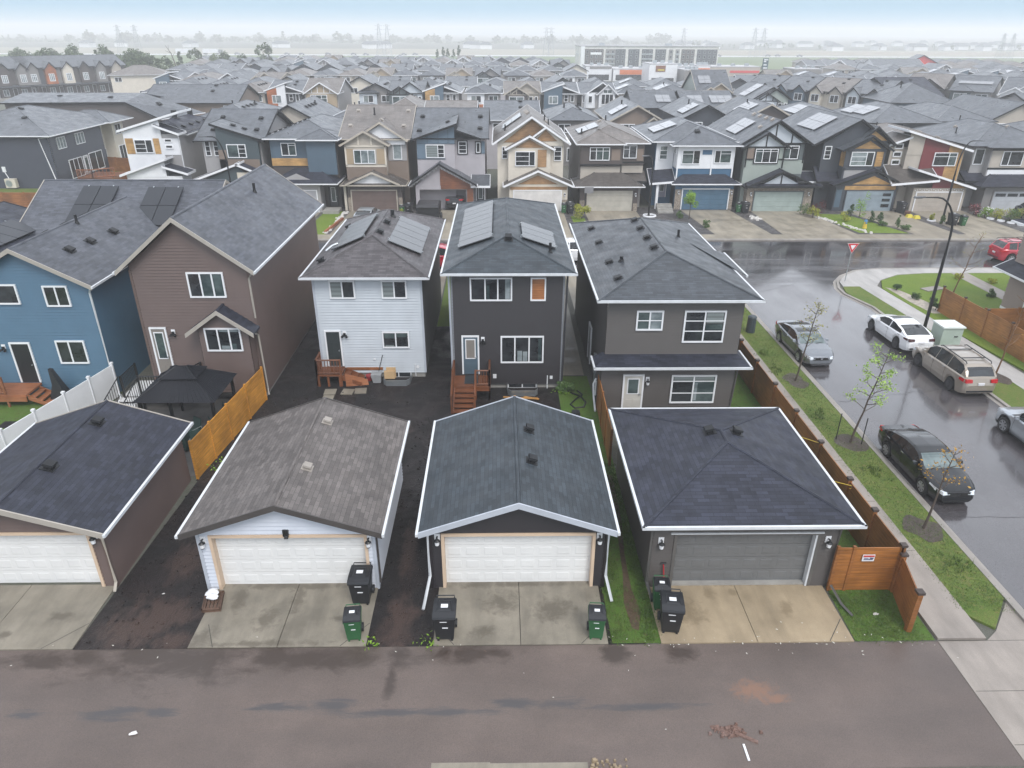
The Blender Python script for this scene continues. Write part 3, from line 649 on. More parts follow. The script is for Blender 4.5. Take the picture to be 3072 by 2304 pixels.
# grey hip garage, right
h = H('garage', 'warm grey garage with midnight hip roof and grey door, by the wooden fence', 'garage', (8, 18.4), 0, GG)
h.wall(4.93, 11.0, 18.35, 25.3, 0, 2.86, sd_grey, .15, hole=(5.72, 10.3, 2.2))
h.hip(4.53, 11.47, 17.95, 25.7, 2.86, .285, sh_navy, gutterw)
h.gdoor(5.72, 10.3, .08, 2.2, 18.35, gd_grey, greytrim, rec=.18)
m = MB(); m.box(5.5, 18.28, 2.26, 10.48, 18.34, 2.31); m.box(10.24, 18.3, .05, 10.3, 18.52, 2.2); h.put(m, 'door_flashing', gutterw)
h.vents([(7.62, 22.3), (8.62, 22.35)], size=.34, h=.2); h.wall_lamp(FF(18.34), 5.2, 1.98); h.wall_lamp(FF(18.34), 10.66, 1.98)
h.downspout([(11.3, 18.1, 2.8), (11.0, 18.3, 2.5), (11.0, 18.3, .3), (11.1, 17.4, .1), (11.25, 16.9, .08)], greytrim); h.downspout([(4.6, 18.1, 2.7), (4.88, 18.3, 2.5), (4.88, 18.3, .3), (4.95, 17.6, .1)], greytrim)
h.box('foundation', conc_plain, 4.95, 18.37, 0, 11.0, 25.28, .12)

# solar cells
t = NT('solar_glass'); t.set(.3, 0, .8); t.color(t.mix(t.ramp(t.noise(t.coords('UV', (6, .5, 1)), 3, 2), [(.3, 0.), (.7, 1.)]), (.14, .146, .16), (.18, .185, .2))); t.b.inputs['Coat Weight'].default_value = 1; t.b.inputs['Coat IOR'].default_value = 1.7; t.b.inputs['Coat Roughness'].default_value = .2; solar_m = t.m  # pale base colour carries part of the sky reflection of the far panels
t = NT('near_solar_glass'); t.set(.25, 0, .9); t.color(t.mix(t.ramp(t.noise(t.coords('UV', (6, .5, 1)), 3, 2), [(.3, 0.), (.7, 1.)]), (.05, .054, .062), (.075, .08, .088))); solar_n = t.m
t = NT('matte_solar_glass'); t.set(.42, 0, .4); t.color((.022, .025, .032)); solar_d = t.m

# blue house
HN = 'houses backing onto the alley'
h = H('house', 'blue clapboard house with black solar panels on its roof, beside the white fence', 'house', (-22.6, 32.8), 0, HN)
h.wall(-25.5, -19.68, 32.8, 43.5, 0, 6.05, sd_blue, .15, gy=(-22.65, 7.55))
h.gabY(-25.95, -19.28, 32.4, 44.0, 5.92, 7.72, sh_blue, gutterw, fa_beige, xp=-22.65, back=False)
h.wall(-28, -17.6, 43.0, 49.5, 0, 6.0, sd_blue, gx=(46.3, 7.9), sides='RL'); h.gabX(-28.4, -17.2, 41.2, 50.6, 5.9, 8.35, sh_blue, gutterw, fa_beige, yp=45.9)
h.solar(-24.6, 43.7, 2, 2, 1.05, 1.72, solar_d); h.solar(-20.6, 43.6, 2, 2, 1.05, 1.72, solar_d)
h.vents([(-23.3, 42.2), (-23.3, 40.2), (-23.35, 38.3), (-23.4, 36.6), (-21.1, 38.8), (-21.2, 36.6), (-21.3, 34.8)], size=.4, h=.16); h.pipes([(-22.4, 37.9)], h=.45, r=.07)
h.win(FF(32.78), -21.83, -20.66, 4.8, 5.85, (.5,)); h.win(FF(32.78), -25.1, -23.05, 4.92, 5.92, (.5,), g=blindw, g2=glassd); h.win(FF(32.78), -22.0, -20.58, 1.78, 3.02, (.45,))
h.door(FF(32.78), -24.2, -23.35, .75, 2.85, pbr('black_door', (.014, .015, .018), .4), white, panels=False); h.wall_lamp(FF(32.78), -24.6, 2.65, 1)
h.downspout([(-19.4, 32.45, 5.8), (-19.62, 32.7, 5.5), (-19.62, 32.7, .4), (-19.3, 32.4, .15)], gutterw); corners(h, [(-19.68, 32.8)], 0, 6, sd_blue)

# brown house
h = H('house', 'tall brown clapboard house with bay window, beside the blue house', 'house', (-14.6, 32.5), 0, HN)
h.wall(-17.35, -11.88, 32.5, 45.9, .25, 6.95, sd_brown, .15, gy=(-14.75, 9.0)); h.box('foundation', conc_plain, -17.3, 32.53, -.02, -11.92, 45.85, .3)
h.gabY(-17.85, -11.45, 32.1, 46.5, 6.72, 9.22, sh_blue, gutterw, fa_beige, xp=-14.78)
h.wall(-14.45, -12.1, 31.85, 32.5, .6, 3.95, sd_brown, .15, gy=(-13.28, 4.75), sides='FRL')
h.gabY(-14.95, -11.72, 31.5, 32.48, 3.85, 5.0, sh_navy, None, fa_beige, xp=-13.3, back=False)
h.win(FF(32.48), -14.75, -13.03, 5.35, 6.6, (.36, .68), g=glassd, g2=glassg); h.win(FF(31.83), -14.16, -12.43, 2.85, 4.05, (.36, .68), g=glassd, cur=[(.4, .65, .03, .2, glassw), (.72, .86, .03, .3, glassg), (.4, .98, .88, .99, glassw)])
h.door(FF(32.48), -17.0, -16.35, 1.0, 3.75, pbr('taupe_door', (.20, .18, .16), .5), white, (.14, .86, .42, .94), g=glassg); h.wall_lamp(FF(32.48), -15.95, 3.55, 1)
h.pipes([(-13.9, 41.2)], h=.5, r=.08); corners(h, [(-11.88, 32.5), (-17.35, 32.5)], .25, 6.7, sd_brown)
h.downspout([(-11.6, 32.2, 6.6), (-11.85, 32.45, 6.3), (-11.85, 32.45, 4.3)], fa_beige); h.downspout([(-11.75, 31.7, 3.8), (-11.8, 32.3, 3.5), (-11.8, 32.42, .5), (-11.75, 32.3, .2)], fa_beige)

# pale house
h = H('house', 'pale blue-grey house with brown hip roof and two silvery solar arrays', 'house', (-6.7, 34.7), 0, HN)
h.wall(-9.48, -4.02, 34.7, 46.0, .3, 5.85, sd_light, .15, sides='FL'); h.wall(-9.48, -4.02, 34.7, 46.0, .3, 5.85, pbr('shaded_side_siding', (.105, .105, .11), .45, var=.07), .15, sides='RB', name='side_wall'); h.box('foundation', conc_plain, -9.44, 34.73, -.02, -4.05, 45.95, .34)  # right and back walls: pale siding darkened by shade put into colour
h.hip(-9.95, -3.60, 34.2, 46.5, 5.75, .42, sh_brown, gutterw); corners(h, [(-4.02, 34.7), (-9.48, 34.7)], .3, 5.75, fa_grey, .11)
h.solar(-8.1, 40.1, 5, 1, 1.08, 1.85, solar_n); h.solar(-5.1, 39.9, 5, 1, 1.08, 1.85, solar_n)
h.vents([(-6.45, 40.6), (-6.5, 38.3), (-9.1, 42.8), (-9.25, 36.0)], size=.36, h=.2); h.pipes([(-6.35, 42.3)], h=.4, r=.11)
m = MB(); m.tube([(-9.2, 36.9, 6.35), (-8.9, 37.2, 6.55), (-8.6, 37.3, 6.65)], .06, 6); h.put(m, 'conduit', galv)
zeb = blindw
h.win(FF(34.68), -8.68, -7.38, 4.5, 5.47, (.5,), g=zeb, g2=glassd); h.win(FF(34.68), -6.04, -4.75, 4.5, 5.47, (.5,), g=zeb, g2=glassd); h.win(FF(34.68), -6.2, -4.78, 1.75, 2.68, (.5,), g=glassd, cur=[(.03, .46, .6, .98, glassg), (.54, .97, .7, .98, glassg), (.05, .4, .02, .12, blindw)])
h.door(FF(34.68), -9.12, -8.42, .72, 2.68, pbr('dark_green_door', (.028, .036, .038), .4), white); h.wall_lamp(FF(34.68), -8.15, 2.55, 1)
m = fm(FF(34.68)); m.box(-8.25, 0, .46, -6.3, .04, .62); h.put(m, 'ledger_board', wood('orange_cedar', (.30, .11, .035)))
m = fm(FF(34.68)); m.box(-4.5, 0, .55, -4.35, .05, .72); m.tube([(-4.55, .05, .1), (-4.55, .05, .8)], .025, 5); m.disc((-6.7, .03, 1.1), (0, 1, 0), .06, .06, 8); h.put(m, 'outlet_box', white)
# dark house
h = H('house', 'charcoal house with slate hip roof, solar panels and blue back door', 'house', (.4, 33.35), 0, HN)
h.wall(-2.38, 3.14, 33.35, 47.6, .25, 6.5, sd_char, .15); h.box('foundation', conc_plain, -2.34, 33.38, -.02, 3.1, 47.5, .28)
h.hip(-2.78, 3.66, 32.85, 48.2, 6.38, .33, sh_slate, gutterw); corners(h, [(-2.38, 33.35), (3.14, 33.35)], .25, 6.4, pbr('grey_blue_corner', (.20, .21, .23), .45), .09)
h.solar(-1.25, 40.6, 8, 1, 1.06, 1.85, solar_n); h.solar(2.0, 37.6, 3, 1, 1.06, 1.85, solar_n); h.vents([(.44, 35.7)], size=.36, h=.22); h.pipes([(2.55, 35.2)], h=.5, r=.07)
h.win(FF(33.33), -1.48, .6, 4.85, 6.05, (.36, .66), g=glassd, cur=[(.86, .98, .02, .98, glassw), (.38, .46, .02, .7, glassg)]); f_ = h.win(FF(33.33), 1.5, 2.26, 4.85, 6.05, (), g=wood('covered_window_paper', (.36, .15, .06), .3, 2.0))
h.win(FF(33.33), .02, 2.22, 1.48, 2.97, (.33, .66), g=glassd, cur=[(.38, .5, .02, .45, glassw), (.52, .63, .02, .42, glassw), (.9, .98, .05, .95, glassg)])
h.door(FF(33.33), -1.88, -1.15, .86, 2.92, pbr('slate_blue_door', (.075, .115, .15), .4), white, (.14, .86, .42, .95), g=pbr('door_blind', (.22, .20, .18), .2)); h.wall_lamp(FF(33.33), -.88, 2.75, 1)
m = fm(FF(33.33)); m.box(2.58, 0, .55, 2.72, .05, .72); m.tube([(2.45, .06, 0), (2.45, .06, .75)], .03, 5); m.box(-.38, 0, .6, -.2, .05, .82); h.put(m, 'outlet_box', white)
h.downspout([(-2.5, 33.25, 6.2), (-2.45, 33.25, .4)], fa_grey); h.downspout([(3.3, 33.25, 6.2), (3.2, 33.25, .2)], pbr('dark_downspout', (.05, .05, .055), .4))
# right house
h = H('house', 'warm grey corner house with slate hip roof and skirt roof over its back door', 'house', (8.2, 31), 0, HN)
h.wall(5.0, 11.35, 31.0, 44.3, 2.7, 5.9, sd_grey, .14, sides='FRB'); h.wall(5.0, 11.35, 31.0, 44.3, 0, 5.9, pbr('grey_siding_with_side_shade', (.06, .056, .054), .45, var=.07), .14, sides='L', name='side_wall')  # left wall repeats the grey siding with occlusion shade in its colour
h.wall(4.82, 11.22, 30.5, 31.0, 0, 2.72, sd_grey, .14, name='lower_wall'); h.wall(11.22, 11.3, 31.0, 44, 0, 2.9, sd_grey, .14, sides='R', name='lower_wall')
h.hip(4.5, 12.0, 30.5, 45.0, 5.85, .325, sh_dk, gutterw)
A = [(4.45, 30.0, 2.72), (11.75, 30.0, 2.72), (11.35, 31.0, 3.0), (5.0, 31.0, 3.0)]
h.roof([A, [(11.75, 30.0, 2.72), (11.75, 31.9, 2.72), (11.35, 31.9, 3.0), (11.35, 31.0, 3.0)], [(4.45, 31.3, 2.72), (4.45, 30.0, 2.72), (5.0, 31.0, 3.0), (5.0, 31.3, 3.0)]], [(A[0], A[1]), ((11.75, 30.0, 2.72), (11.75, 31.9, 2.72)), ((4.45, 31.3, 2.72), A[0])], [], sh_navy, gutterw, None, name='skirt_roof')
h.roof([[(12.4, 34.3, 5.83), (12.4, 38.3, 5.83), (10.5, 38.3, 6.37)]], [((12.4, 34.3, 5.83), (12.4, 38.3, 5.83))], [], sh_dk, gutterw, None, t=.01, name='bump_out_roof'); h.wall(11.35, 12.0, 35, 38, 0, 5.8, sd_grey, sides='FRB', name='bump_out_wall')
h.vents([(5.5, 42.3), (5.55, 39.1), (5.6, 35.3), (5.65, 32.6)], size=.36, h=.13); h.vents([(7.85, 41.2), (7.85, 39.3), (7.85, 37.3), (7.85, 35.4)], size=.36, h=.15); h.pipes([(10.0, 39.2)], h=.4, r=.07); h.pipes([(6.15, 34.9)], h=.25, r=.09)
h.win(FF(30.98), 6.36, 7.62, 4.22, 5.2, (.5,), ((.5, 0, 1),), g=glassg, g2=glassw); h.win(FF(30.98), 8.6, 10.55, 3.6, 5.2, (.5,), (.36, .68), g=glassd, cur=[(.04, .46, .05, .95, glassd), (.54, .98, .62, .99, blindw), (.54, .98, .40, .58, glassg)])
h.door(FF(30.48), 5.95, 6.8, .3, 2.08, pbr('cream_door', (.50, .48, .44), .45), white, (.16, .84, .46, .93), g=glassg); h.wall_lamp(FF(30.48), 7.05, 1.85)
h.win(FF(30.48), 8.2, 10.36, .62, 2.12, (.5,), (.36, (.78, 0, 1)), g=glassd, g2=glassg, cur=[(.02, .48, .8, .99, blindw), (.53, .98, .8, .99, blindw), (.53, .6, .05, .75, glassw)])
h.door(FL(4.98), 35.6, 36.5, .35, 2.4, pbr('grey_side_door', (.30, .30, .31), .45), white, panels=True); h.downspout([(11.3, 30.4, 2.5), (11.18, 30.45, .2)], greytrim)
m = fm(FL(4.98)); m.box(33.2, 0, .9, 33.6, .14, 1.9); m.tube([(33.4, .06, .9), (33.4, .06, 0)], .05, 6); h.put(m, 'electric_meter', galv)
m = MB(); m.tube([(4.9, 32.6, .9), (4.75, 32.4, .7), (4.75, 32.2, .35), (4.7, 31.7, .3), (4.7, 31.3, .15), (4.65, 30.6, .1)], .05, 6); m.tube([(4.8, 31.9, .3), (4.8, 31.9, 1.1)], .045, 6); h.put(m, 'plumbing_vent', white)
# house at the left edge
h = H('house', 'dark roofed house with a long black solar array, cut by the left edge', 'house', (-34, 36), 0, HN)
h.wall(-41.4, -31.1, 36.6, 46.7, 0, 6.3, sd_char); h.hip(-42, -30.6, 36, 47.3, 6.25, .4, sh_navy, gutterw); h.wall(-31.1, -26.9, 34.6, 44.6, 0, 5.8, sd_char); h.shed(-30.9, 7.15, -26.3, 5.8, 34, 45.2, sh_navy, None, blacktrim)
h.solar(-28.1, 38.9, 6, 1, 1.12, 1.75, solar_d); h.pipes([(-27.1, 43.6)], h=.3, r=.12)
# ------------------------------------------------------------------ fences
cedar = wood('orange_cedar_fence', (.56, .25, .035), .5, .14); cedar_d = wood('stained_brown_fence', (.27, .108, .03), .5, .14); cedar_b = wood('brown_cedar', (.30, .115, .03), .5, .14)
darkcap = pbr('dark_post_cap', (.05, .035, .03), .5)
def fence(name, label, path, hgt, mat, postmat, spacing=2.4, cap=None, back=1, thick=.04, z0=.03, group=None, gate=None, pw=.1):
    e = thing(name, label, 'fence', (path[0][0], path[0][1], 0), 0, group); off = (path[0][0], path[0][1], 0)
    for (a, b) in zip(path, path[1:]):
        A, B = Vector((*a, 0)), Vector((*b, 0)); L = (B - A).length; n = max(1, round(L / spacing)); t = (B - A) / L; o = Vector((-t.y, t.x, 0))
        for k in range(n):
            p, q = A + t * L * k / n, A + t * L * (k + 1) / n; m = MB()
            m.hexa([p - o * thick / 2 + Vector((0, 0, z0)), q - o * thick / 2 + Vector((0, 0, z0)), q + o * thick / 2 + Vector((0, 0, z0)), p + o * thick / 2 + Vector((0, 0, z0))], [p - o * thick / 2 + Vector((0, 0, hgt)), q - o * thick / 2 + Vector((0, 0, hgt)), q + o * thick / 2 + Vector((0, 0, hgt)), p + o * thick / 2 + Vector((0, 0, hgt))])
            m.build('fence_panel', mat, e, off)
        for k in range(0 if (a, b) == (path[0], path[1]) else 1, n + 1):
            p = A + t * L * k / n; m = MB(); x, y = p.x, p.y; m.box(x - pw / 2, y - pw / 2, 0, x + pw / 2, y + pw / 2, hgt + .06); po = m.build('fence_post', postmat, e, off)
            if cap: m = MB(); m.box(x - pw * .7, y - pw * .7, hgt + .055, x + pw * .7, y + pw * .7, hgt + .14); m.build('post_cap', cap, po, off)
    return e, off
fence('fence', 'new orange cedar board fence between the brown and taupe roofed garages', [(-12.62, 25.0), (-12.25, 28.2), (-11.85, 32.1)], 1.8, cedar, cedar, 1.8)
fence('fence', 'white vinyl privacy fence beside the blue house', [(-19.45, 32.6), (-20.1, 29.4), (-20.85, 26.0), (-21.6, 22.6)], 1.75, pbr('white_vinyl_fence', (.80, .81, .82), .35, var=.05, bump=.1, bscale=3), white, 1.5, white)
e, off = fence('fence', 'long brown cedar fence along the side street pavement, ending in a low capped post', [(13.1, 18.15), (13.06, 22), (13.06, 30), (13.1, 38), (13.15, 48)], 1.78, cedar_d, cedar_d, 2.4, darkcap, pw=.14)
fence('fence', 'short cedar fence stub with a dark capped post at the alley corner', [(13.12, 18.05), (12.72, 16.3)], 1.5, cedar_b, cedar_b, 2, darkcap, pw=.16)
e, off = fence('fence', 'orange cedar gate fence with a small notice, beside the grey hip garage', [(10.98, 18.14), (11.5, 18.13), (13.05, 18.13)], 1.8, wood('cedar_gate', (.34, .13, .03), .5, .14), cedar_b, 1.6)
m = MB(); m.box(11.8, 18.06, 1.3, 12.2, 18.075, 1.56); sg = m.build('notice', white, e, off)
m = MB(); m.box(11.82, 18.052, 1.47, 12.18, 18.0585, 1.54); m.build('notice_band', pbr('red_print', (.5, .06, .05), .5), sg, off)
m = MB(); m.box(11.85, 18.052, 1.41, 12.0, 18.0585, 1.435); m.box(11.85, 18.052, 1.355, 12.15, 18.0585, 1.385); m.box(12.04, 18.052, 1.4, 12.16, 18.0585, 1.445); m.build('notice_text', pbr('navy_print', (.03, .04, .12), .5), sg, off)
fence('fence', 'dark brown fence between the slate garage yard and the grey corner house', [(4.68, 25.8), (4.8, 31.0)], 1.8, cedar_d, cedar_d, 1.5)
fence('fence', 'brown cedar fence across the street beside the green cabinet', [(29.3, 44.3), (29.5, 39.9), (29.65, 35.6), (29.7, 27)], 1.75, wood('street_side_cedar', (.32, .135, .035), .5, .14), cedar_d, 2.3, darkcap)
fence('fence', 'brown fence closing the yard behind the far pavement fence', [(29.72, 40.5), (36, 40.6)], 1.7, cedar_d, cedar_d, 2.3)
fence('fence', 'brown board fence in front of the navy house', [(-60, 74.8), (-44.2, 74.6), (-43.6, 80), (-43.3, 88)], 1.8, cedar_d, cedar_d, 2.4)
fence('fence', 'brown fence around the navy house deck', [(-52.5, 98), (-48, 96.5), (-44.5, 94)], 1.8, cedar_d, cedar_d, 2.4)
def cord(name, label, pts, r, mat, cat='rope'):
    m = MB(); m.tube(pts, r, 5); return tag(m.build(name, mat, None, smooth=True), label, cat)
yel = pbr('yellow_rope', (.6, .42, .03), .6)
cord('rope', 'yellow rope tied from the fence post nearest the roof ridge', [(11.4, 25.2, 2.3), (12.2, 25.0, 1.95), (13.02, 24.7, 1.78)], .012, yel)
cord('rope', 'yellow rope looped on the fence beside the hip garage eave', [(11.4, 22.2, 2.4), (12.3, 21.9, 1.85), (13.0, 21.7, 1.75), (13.05, 21.75, 1.6), (12.95, 21.7, 1.62)], .012, yel)

# ------------------------------------------------------------------ decks
def railing(m, a, b, z0, z1, n=None, w=.05, post=.09, bal=True):
    A, B = Vector(a), Vector(b); L = (B - A).length; t = (B - A) / L
    m.tube([(A.x, A.y, z1), (B.x, B.y, z1)], w, 4); m.tube([(A.x, A.y, z0 + .12), (B.x, B.y, z0 + .12)], w * .7, 4)
    for k in (0, 1): p = A + t * L * k; m.box(p.x - post / 2, p.y - post / 2, 0, p.x + post / 2, p.y + post / 2, z1 + .04)
    if bal:
        n = n or max(2, int(L / .13))
        for k in range(1, n): p = A + t * L * k / n; m.box(p.x - w * .4, p.y - w * .4, z0 + .1, p.x + w * .4, p.y + w * .4, z1)
def steps(e, off, x0, x1, y0, y1, z, n, mat, rm=None, along='y', name='step'):
    for k in range(n):
        f = (k + .5) / n; zz = z * (1 - (k + 1) / (n + 1)); m = MB()
        if along == 'y': yy = y0 + (y1 - y0) * f; m.box(x0, yy - abs(y1-y0)/n*.55, zz - .05, x1, yy + abs(y1-y0)/n*.55, zz)
        else: xx = x0 + (x1 - x0) * f; m.box(xx - abs(x1-x0)/n*.55, y0, zz - .05, xx + abs(x1-x0)/n*.55, y1, zz)
        m.build(name, mat, e, off)
    m = MB()
    for s_ in (0, 1):
        if along == 'y': x = x0 if s_ == 0 else x1; m.hexa([(x - .025, y0, z - .28), (x + .025, y0, z - .28), (x + .025, y1, 0), (x - .025, y1, 0)], [(x - .025, y0, z), (x + .025, y0, z), (x + .025, y1, .18), (x - .025, y1, .18)])
        else: y = y0 if s_ == 0 else y1; m.hexa([(x0, y - .025, z - .28), (x0, y + .025, z - .28), (x1, y + .025, 0), (x1, y - .025, 0)], [(x0, y - .025, z), (x0, y + .025, z), (x1, y + .025, .18), (x1, y - .025, .18)])
    m.build('stringer', mat, e, off)
dk = wood('deck_cedar', (.17, .058, .022), .45, .14); dk2 = wood('light_deck_cedar', (.30, .115, .05), .5, .14)
off = (-1.8, 32.6, 0); e = thing('back_deck', 'brown wooden landing and steep stairs at the charcoal house', 'deck', off)
m = MB(); m.box(-2.4, 32.0, .68, -.55, 33.3, .76); m.box(-2.4, 32.0, .5, -.55, 32.06, .68); m.box(-.62, 32.06, .5, -.55, 33.3, .68); m.build('deck_floor', dk, e, off)
m = MB(); m.box(-1.82, 32.3, .765, -1.1, 33.25, .79); m.build('doormat', pbr('dark_doormat', (.02, .025, .03), .8), e, off)
m = MB(); railing(m, (-1.24, 32.05, 0), (-.55, 32.05, 0), .76, 1.62, 5, .045); railing(m, (-.55, 32.05, 0), (-.55, 33.25, 0), .76, 1.62, 8, .045); railing(m, (-2.38, 32.05, 0), (-2.38, 33.25, 0), .76, 1.62, 8, .045)
for x in (-2.38, -1.24): m.tube([(x, 32.05, 1.62), (x, 30.6, .95)], .05, 4); m.box(x - .045, 30.55, 0, x + .045, 30.65, 1.0)
m.build('railing', dk, e, off); steps(e, off, -2.3, -1.3, 32.0, 30.5, .76, 5, dk)
off = (-9.2, 34, 0); e = thing('back_deck', 'orange brown landing with side steps at the pale blue-grey house', 'deck', off)
m = MB(); m.box(-9.6, 33.6, .58, -8.3, 34.68, .66); m.build('deck_floor', dk, e, off)
m = MB(); railing(m, (-9.58, 33.62, 0), (-8.32, 33.62, 0), .66, 1.5, 8, .05); railing(m, (-9.58, 33.62, 0), (-9.58, 34.6, 0), .66, 1.5, 6, .05)
for x in (-9.5, -9.0, -8.4): m.box(x - .05, 33.56, 0, x + .05, 33.66, .6)
m.build('railing', dk, e, off); steps(e, off, -8.3, -7.3, 33.65, 34.6, .62, 3, dk, along='x')
m = MB(); m.hexa([(-8.1, 33.55, .0), (-6.95, 33.75, .0), (-6.95, 33.79, .0), (-8.1, 33.59, .0)], [(-8.1, 33.55, .75), (-7.0, 33.8, .3), (-7.0, 33.84, .3), (-8.1, 33.59, .75)]); m.build('side_board', dk2, e, off)
off = (-24, 32, 0); e = thing('back_deck', 'light cedar landing and steps below the black door of the blue house', 'deck', off)
m = MB(); m.box(-25.8, 31.4, .6, -23.3, 32.75, .7); m.box(-25.8, 31.35, .35, -23.3, 31.4, .6); m.build('deck_floor', dk2, e, off)
m = MB(); railing(m, (-25.7, 31.45, 0), (-24.3, 31.45, 0), .7, 1.6, 9, .05); railing(m, (-25.7, 31.45, 0), (-25.7, 32.7, 0), .7, 1.6, 8, .05); m.build('railing', dk2, e, off); steps(e, off, -23.3, -22.4, 31.5, 32.5, .66, 3, dk2, along='x')
off = (-17.2, 31.5, 0); e = thing('back_deck', 'white deck with black metal railings behind the brown house', 'deck', off); grey_d = pbr('white_deck_board', (.6, .6, .6), .4, var=.06)
m = MB(); m.box(-18.2, 30.9, .85, -14.9, 32.45, .95); m.build('deck_floor', grey_d, e, off)
m = MB(); railing(m, (-17.4, 30.95, 0), (-15.6, 30.95, 0), .95, 1.9, 14, .035, .08); railing(m, (-15.6, 30.95, 0), (-14.95, 32.4, 0), .95, 1.95, 12, .035, .08); railing(m, (-18.2, 32.4, 0), (-18.2, 30.9, 0), .95, 1.9, 12, .035, .08)
m.tube([(-17.4, 30.95, 1.9), (-17.6, 29.2, 1.0)], .035, 4); m.tube([(-18.3, 30.9, 1.9), (-18.6, 29.2, 1.0)], .035, 4)
for k in range(10): y = 30.8 - k * .16; z = .9 - k * .085; m.tube([(-17.42 - k * .018, y, z), (-17.42 - k * .018, y, z + .95)], .016, 4); m.tube([(-18.32 - k * .028, y, z), (-18.32 - k * .028, y, z + .95)], .016, 4)
m.build('railing', blackmetal, e, off); steps(e, off, -18.35, -17.5, 30.9, 29.2, .95, 5, grey_d)
off = (-48.5, 92, 0); e = thing('back_deck', 'brown wooden deck and steps behind the navy duplex', 'deck', off); m = MB(); m.box(-51, 89, .5, -47.2, 93.5, .62); m.build('deck_floor', dk, e, off)
m = MB(); railing(m, (-51, 89, 0), (-49.2, 89, 0), .6, 1.6, 10, .06); railing(m, (-49.2, 89, 0), (-47.3, 90.5, 0), .6, 1.6, 6, .06); m.build('railing', dk2, e, off)

# ------------------------------------------------------------------ gazebo and yard things
off = (-14.8, 29.0, 0); e = thing('gazebo', 'black steel roofed gazebo in the yard behind the brown house', 'gazebo', off); gm = pbr('black_corrugated_steel', (.009, .010, .014), .5, 0, spec=.2)
def pyr(x0, x1, y0, y1, z0, ax0, ax1, ay0, ay1, z1, rib=True):
    m = MB(); a = [(x0, y0, z0), (x1, y0, z0), (x1, y1, z0), (x0, y1, z0)]; b = [(ax0, ay0, z1), (ax1, ay0, z1), (ax1, ay1, z1), (ax0, ay1, z1)]
    m.hexa(a, b)
    for k in range(4): m.tube([a[k], b[k]], .04, 4)
    for i, j in ((0, 1), (1, 2), (2, 3), (3, 0)):
        n = 16
        for k in range(1, n): f = k / n; p, q = Vector(a[i]).lerp(Vector(a[j]), f), Vector(b[i]).lerp(Vector(b[j]), f); m.tube([p, q], .012, 3)
    return m
pyr(-16.0, -12.45, 27.55, 30.45, 2.25, -14.95, -13.5, 28.45, 29.55, 2.95).build('canopy', gm, e, off); pyr(-15.05, -13.4, 28.35, 29.65, 3.0, -14.45, -14.0, 28.95, 29.05, 3.35).build('vent_cap', gm, e, off)
for x, y in ((-15.8, 27.75), (-12.65, 27.75), (-12.65, 30.25), (-15.8, 30.25)): m = MB(); m.box(x - .06, y - .06, 0, x + .06, y + .06, 2.3); m.build('post', blackmetal, e, off)
grn = pbr('dark_green_fabric', (.012, .04, .036), .6); chair_m = pbr('grey_chair_frame', (.2, .22, .22), .4)
def chair(x, y, rot, label, group, m1=chair_m, m2=grn):
    e = thing('patio_chair', label, 'chair', (x, y, 0), rot, group)
    m = MB(); m.box(-.26, -.26, .4, .26, .26, .46); m.build('seat', m2, e)
    m = MB(); m.hexa([(-.26, .22, .46), (.26, .22, .46), (.26, .28, .46), (-.26, .28, .46)], [(-.26, .34, 1.0), (.26, .34, 1.0), (.26, .39, 1.0), (-.26, .39, 1.0)]); m.build('backrest', m2, e)
    for i in (-1, 1):
        m = MB(); m.tube([(i * .28, -.28, 0), (i * .28, -.28, .64), (i * .28, .3, .66), (i * .28, .34, 0)], .022, 5); m.build('leg', m1, e)
chair(-12.9, 28.6, 2.2, 'green and grey patio chair beside the orange fence', None); chair(-13.3, 27.0, .4, 'green patio chair in front of the gazebo post', None); chair(-14.0, 28.2, -.6, 'dark green chair under the gazebo canopy', None); chair(-12.75, 29.9, 1.9, 'grey framed chair furthest up the orange fence', None)
off = (-14.3, 27.3, 0); e = thing('barbecue', 'covered green barbecue under the front of the gazebo', 'barbecue', off)
m = MB(); m.hexa([(-14.75, 27.1, .1), (-13.85, 27.1, .1), (-13.85, 27.65, .1), (-14.75, 27.65, .1)], [(-14.7, 27.15, .95), (-13.9, 27.15, .95), (-13.9, 27.6, .95), (-14.7, 27.6, .95)]); m.hexa([(-14.6, 27.15, .95), (-14.0, 27.15, .95), (-14.0, 27.6, .95), (-14.6, 27.6, .95)], [(-14.5, 27.25, 1.2), (-14.1, 27.25, 1.2), (-14.1, 27.5, 1.2), (-14.5, 27.5, 1.2)]); m.build('cover', grn, e, off)
m = MB(); m.disc((-14.7, 27.2, .07), (1, 0, 0), .07, .05, 10); m.disc((-13.9, 27.2, .07), (1, 0, 0), .07, .05, 10); m.build('wheel', blackplastic, e, off)
off = (-12.95, 26.8, 0); e = thing('patio_table', 'low slatted patio table by the garage corner', 'table', off); m = MB()
for k in range(6): m.box(-13.3 + k * .12, 26.5, .42, -13.21 + k * .12, 27.1, .45)
m.build('table_top', blackmetal, e, off)
for x in (-13.28, -12.62):
    for y in (26.52, 27.06): m = MB(); m.box(x - .02, y - .02, 0, x + .02, y + .02, .42); m.build('leg', chair_m, e, off)
m = MB(); m.hexa([(-22.6, 31.9, 0), (-21.6, 31.9, 0), (-21.6, 32.5, 0), (-22.6, 32.5, 0)], [(-22.3, 32.0, .95), (-21.9, 32.0, .8), (-21.9, 32.4, .8), (-22.3, 32.4, .95)]); m.hexa([(-22.3, 32.0, .95), (-21.9, 32.0, .8), (-21.9, 32.4, .8), (-22.3, 32.4, .95)], [(-22.34, 32.1, 1.75), (-22.2, 32.1, 1.7), (-22.2, 32.3, 1.7), (-22.34, 32.3, 1.75)])
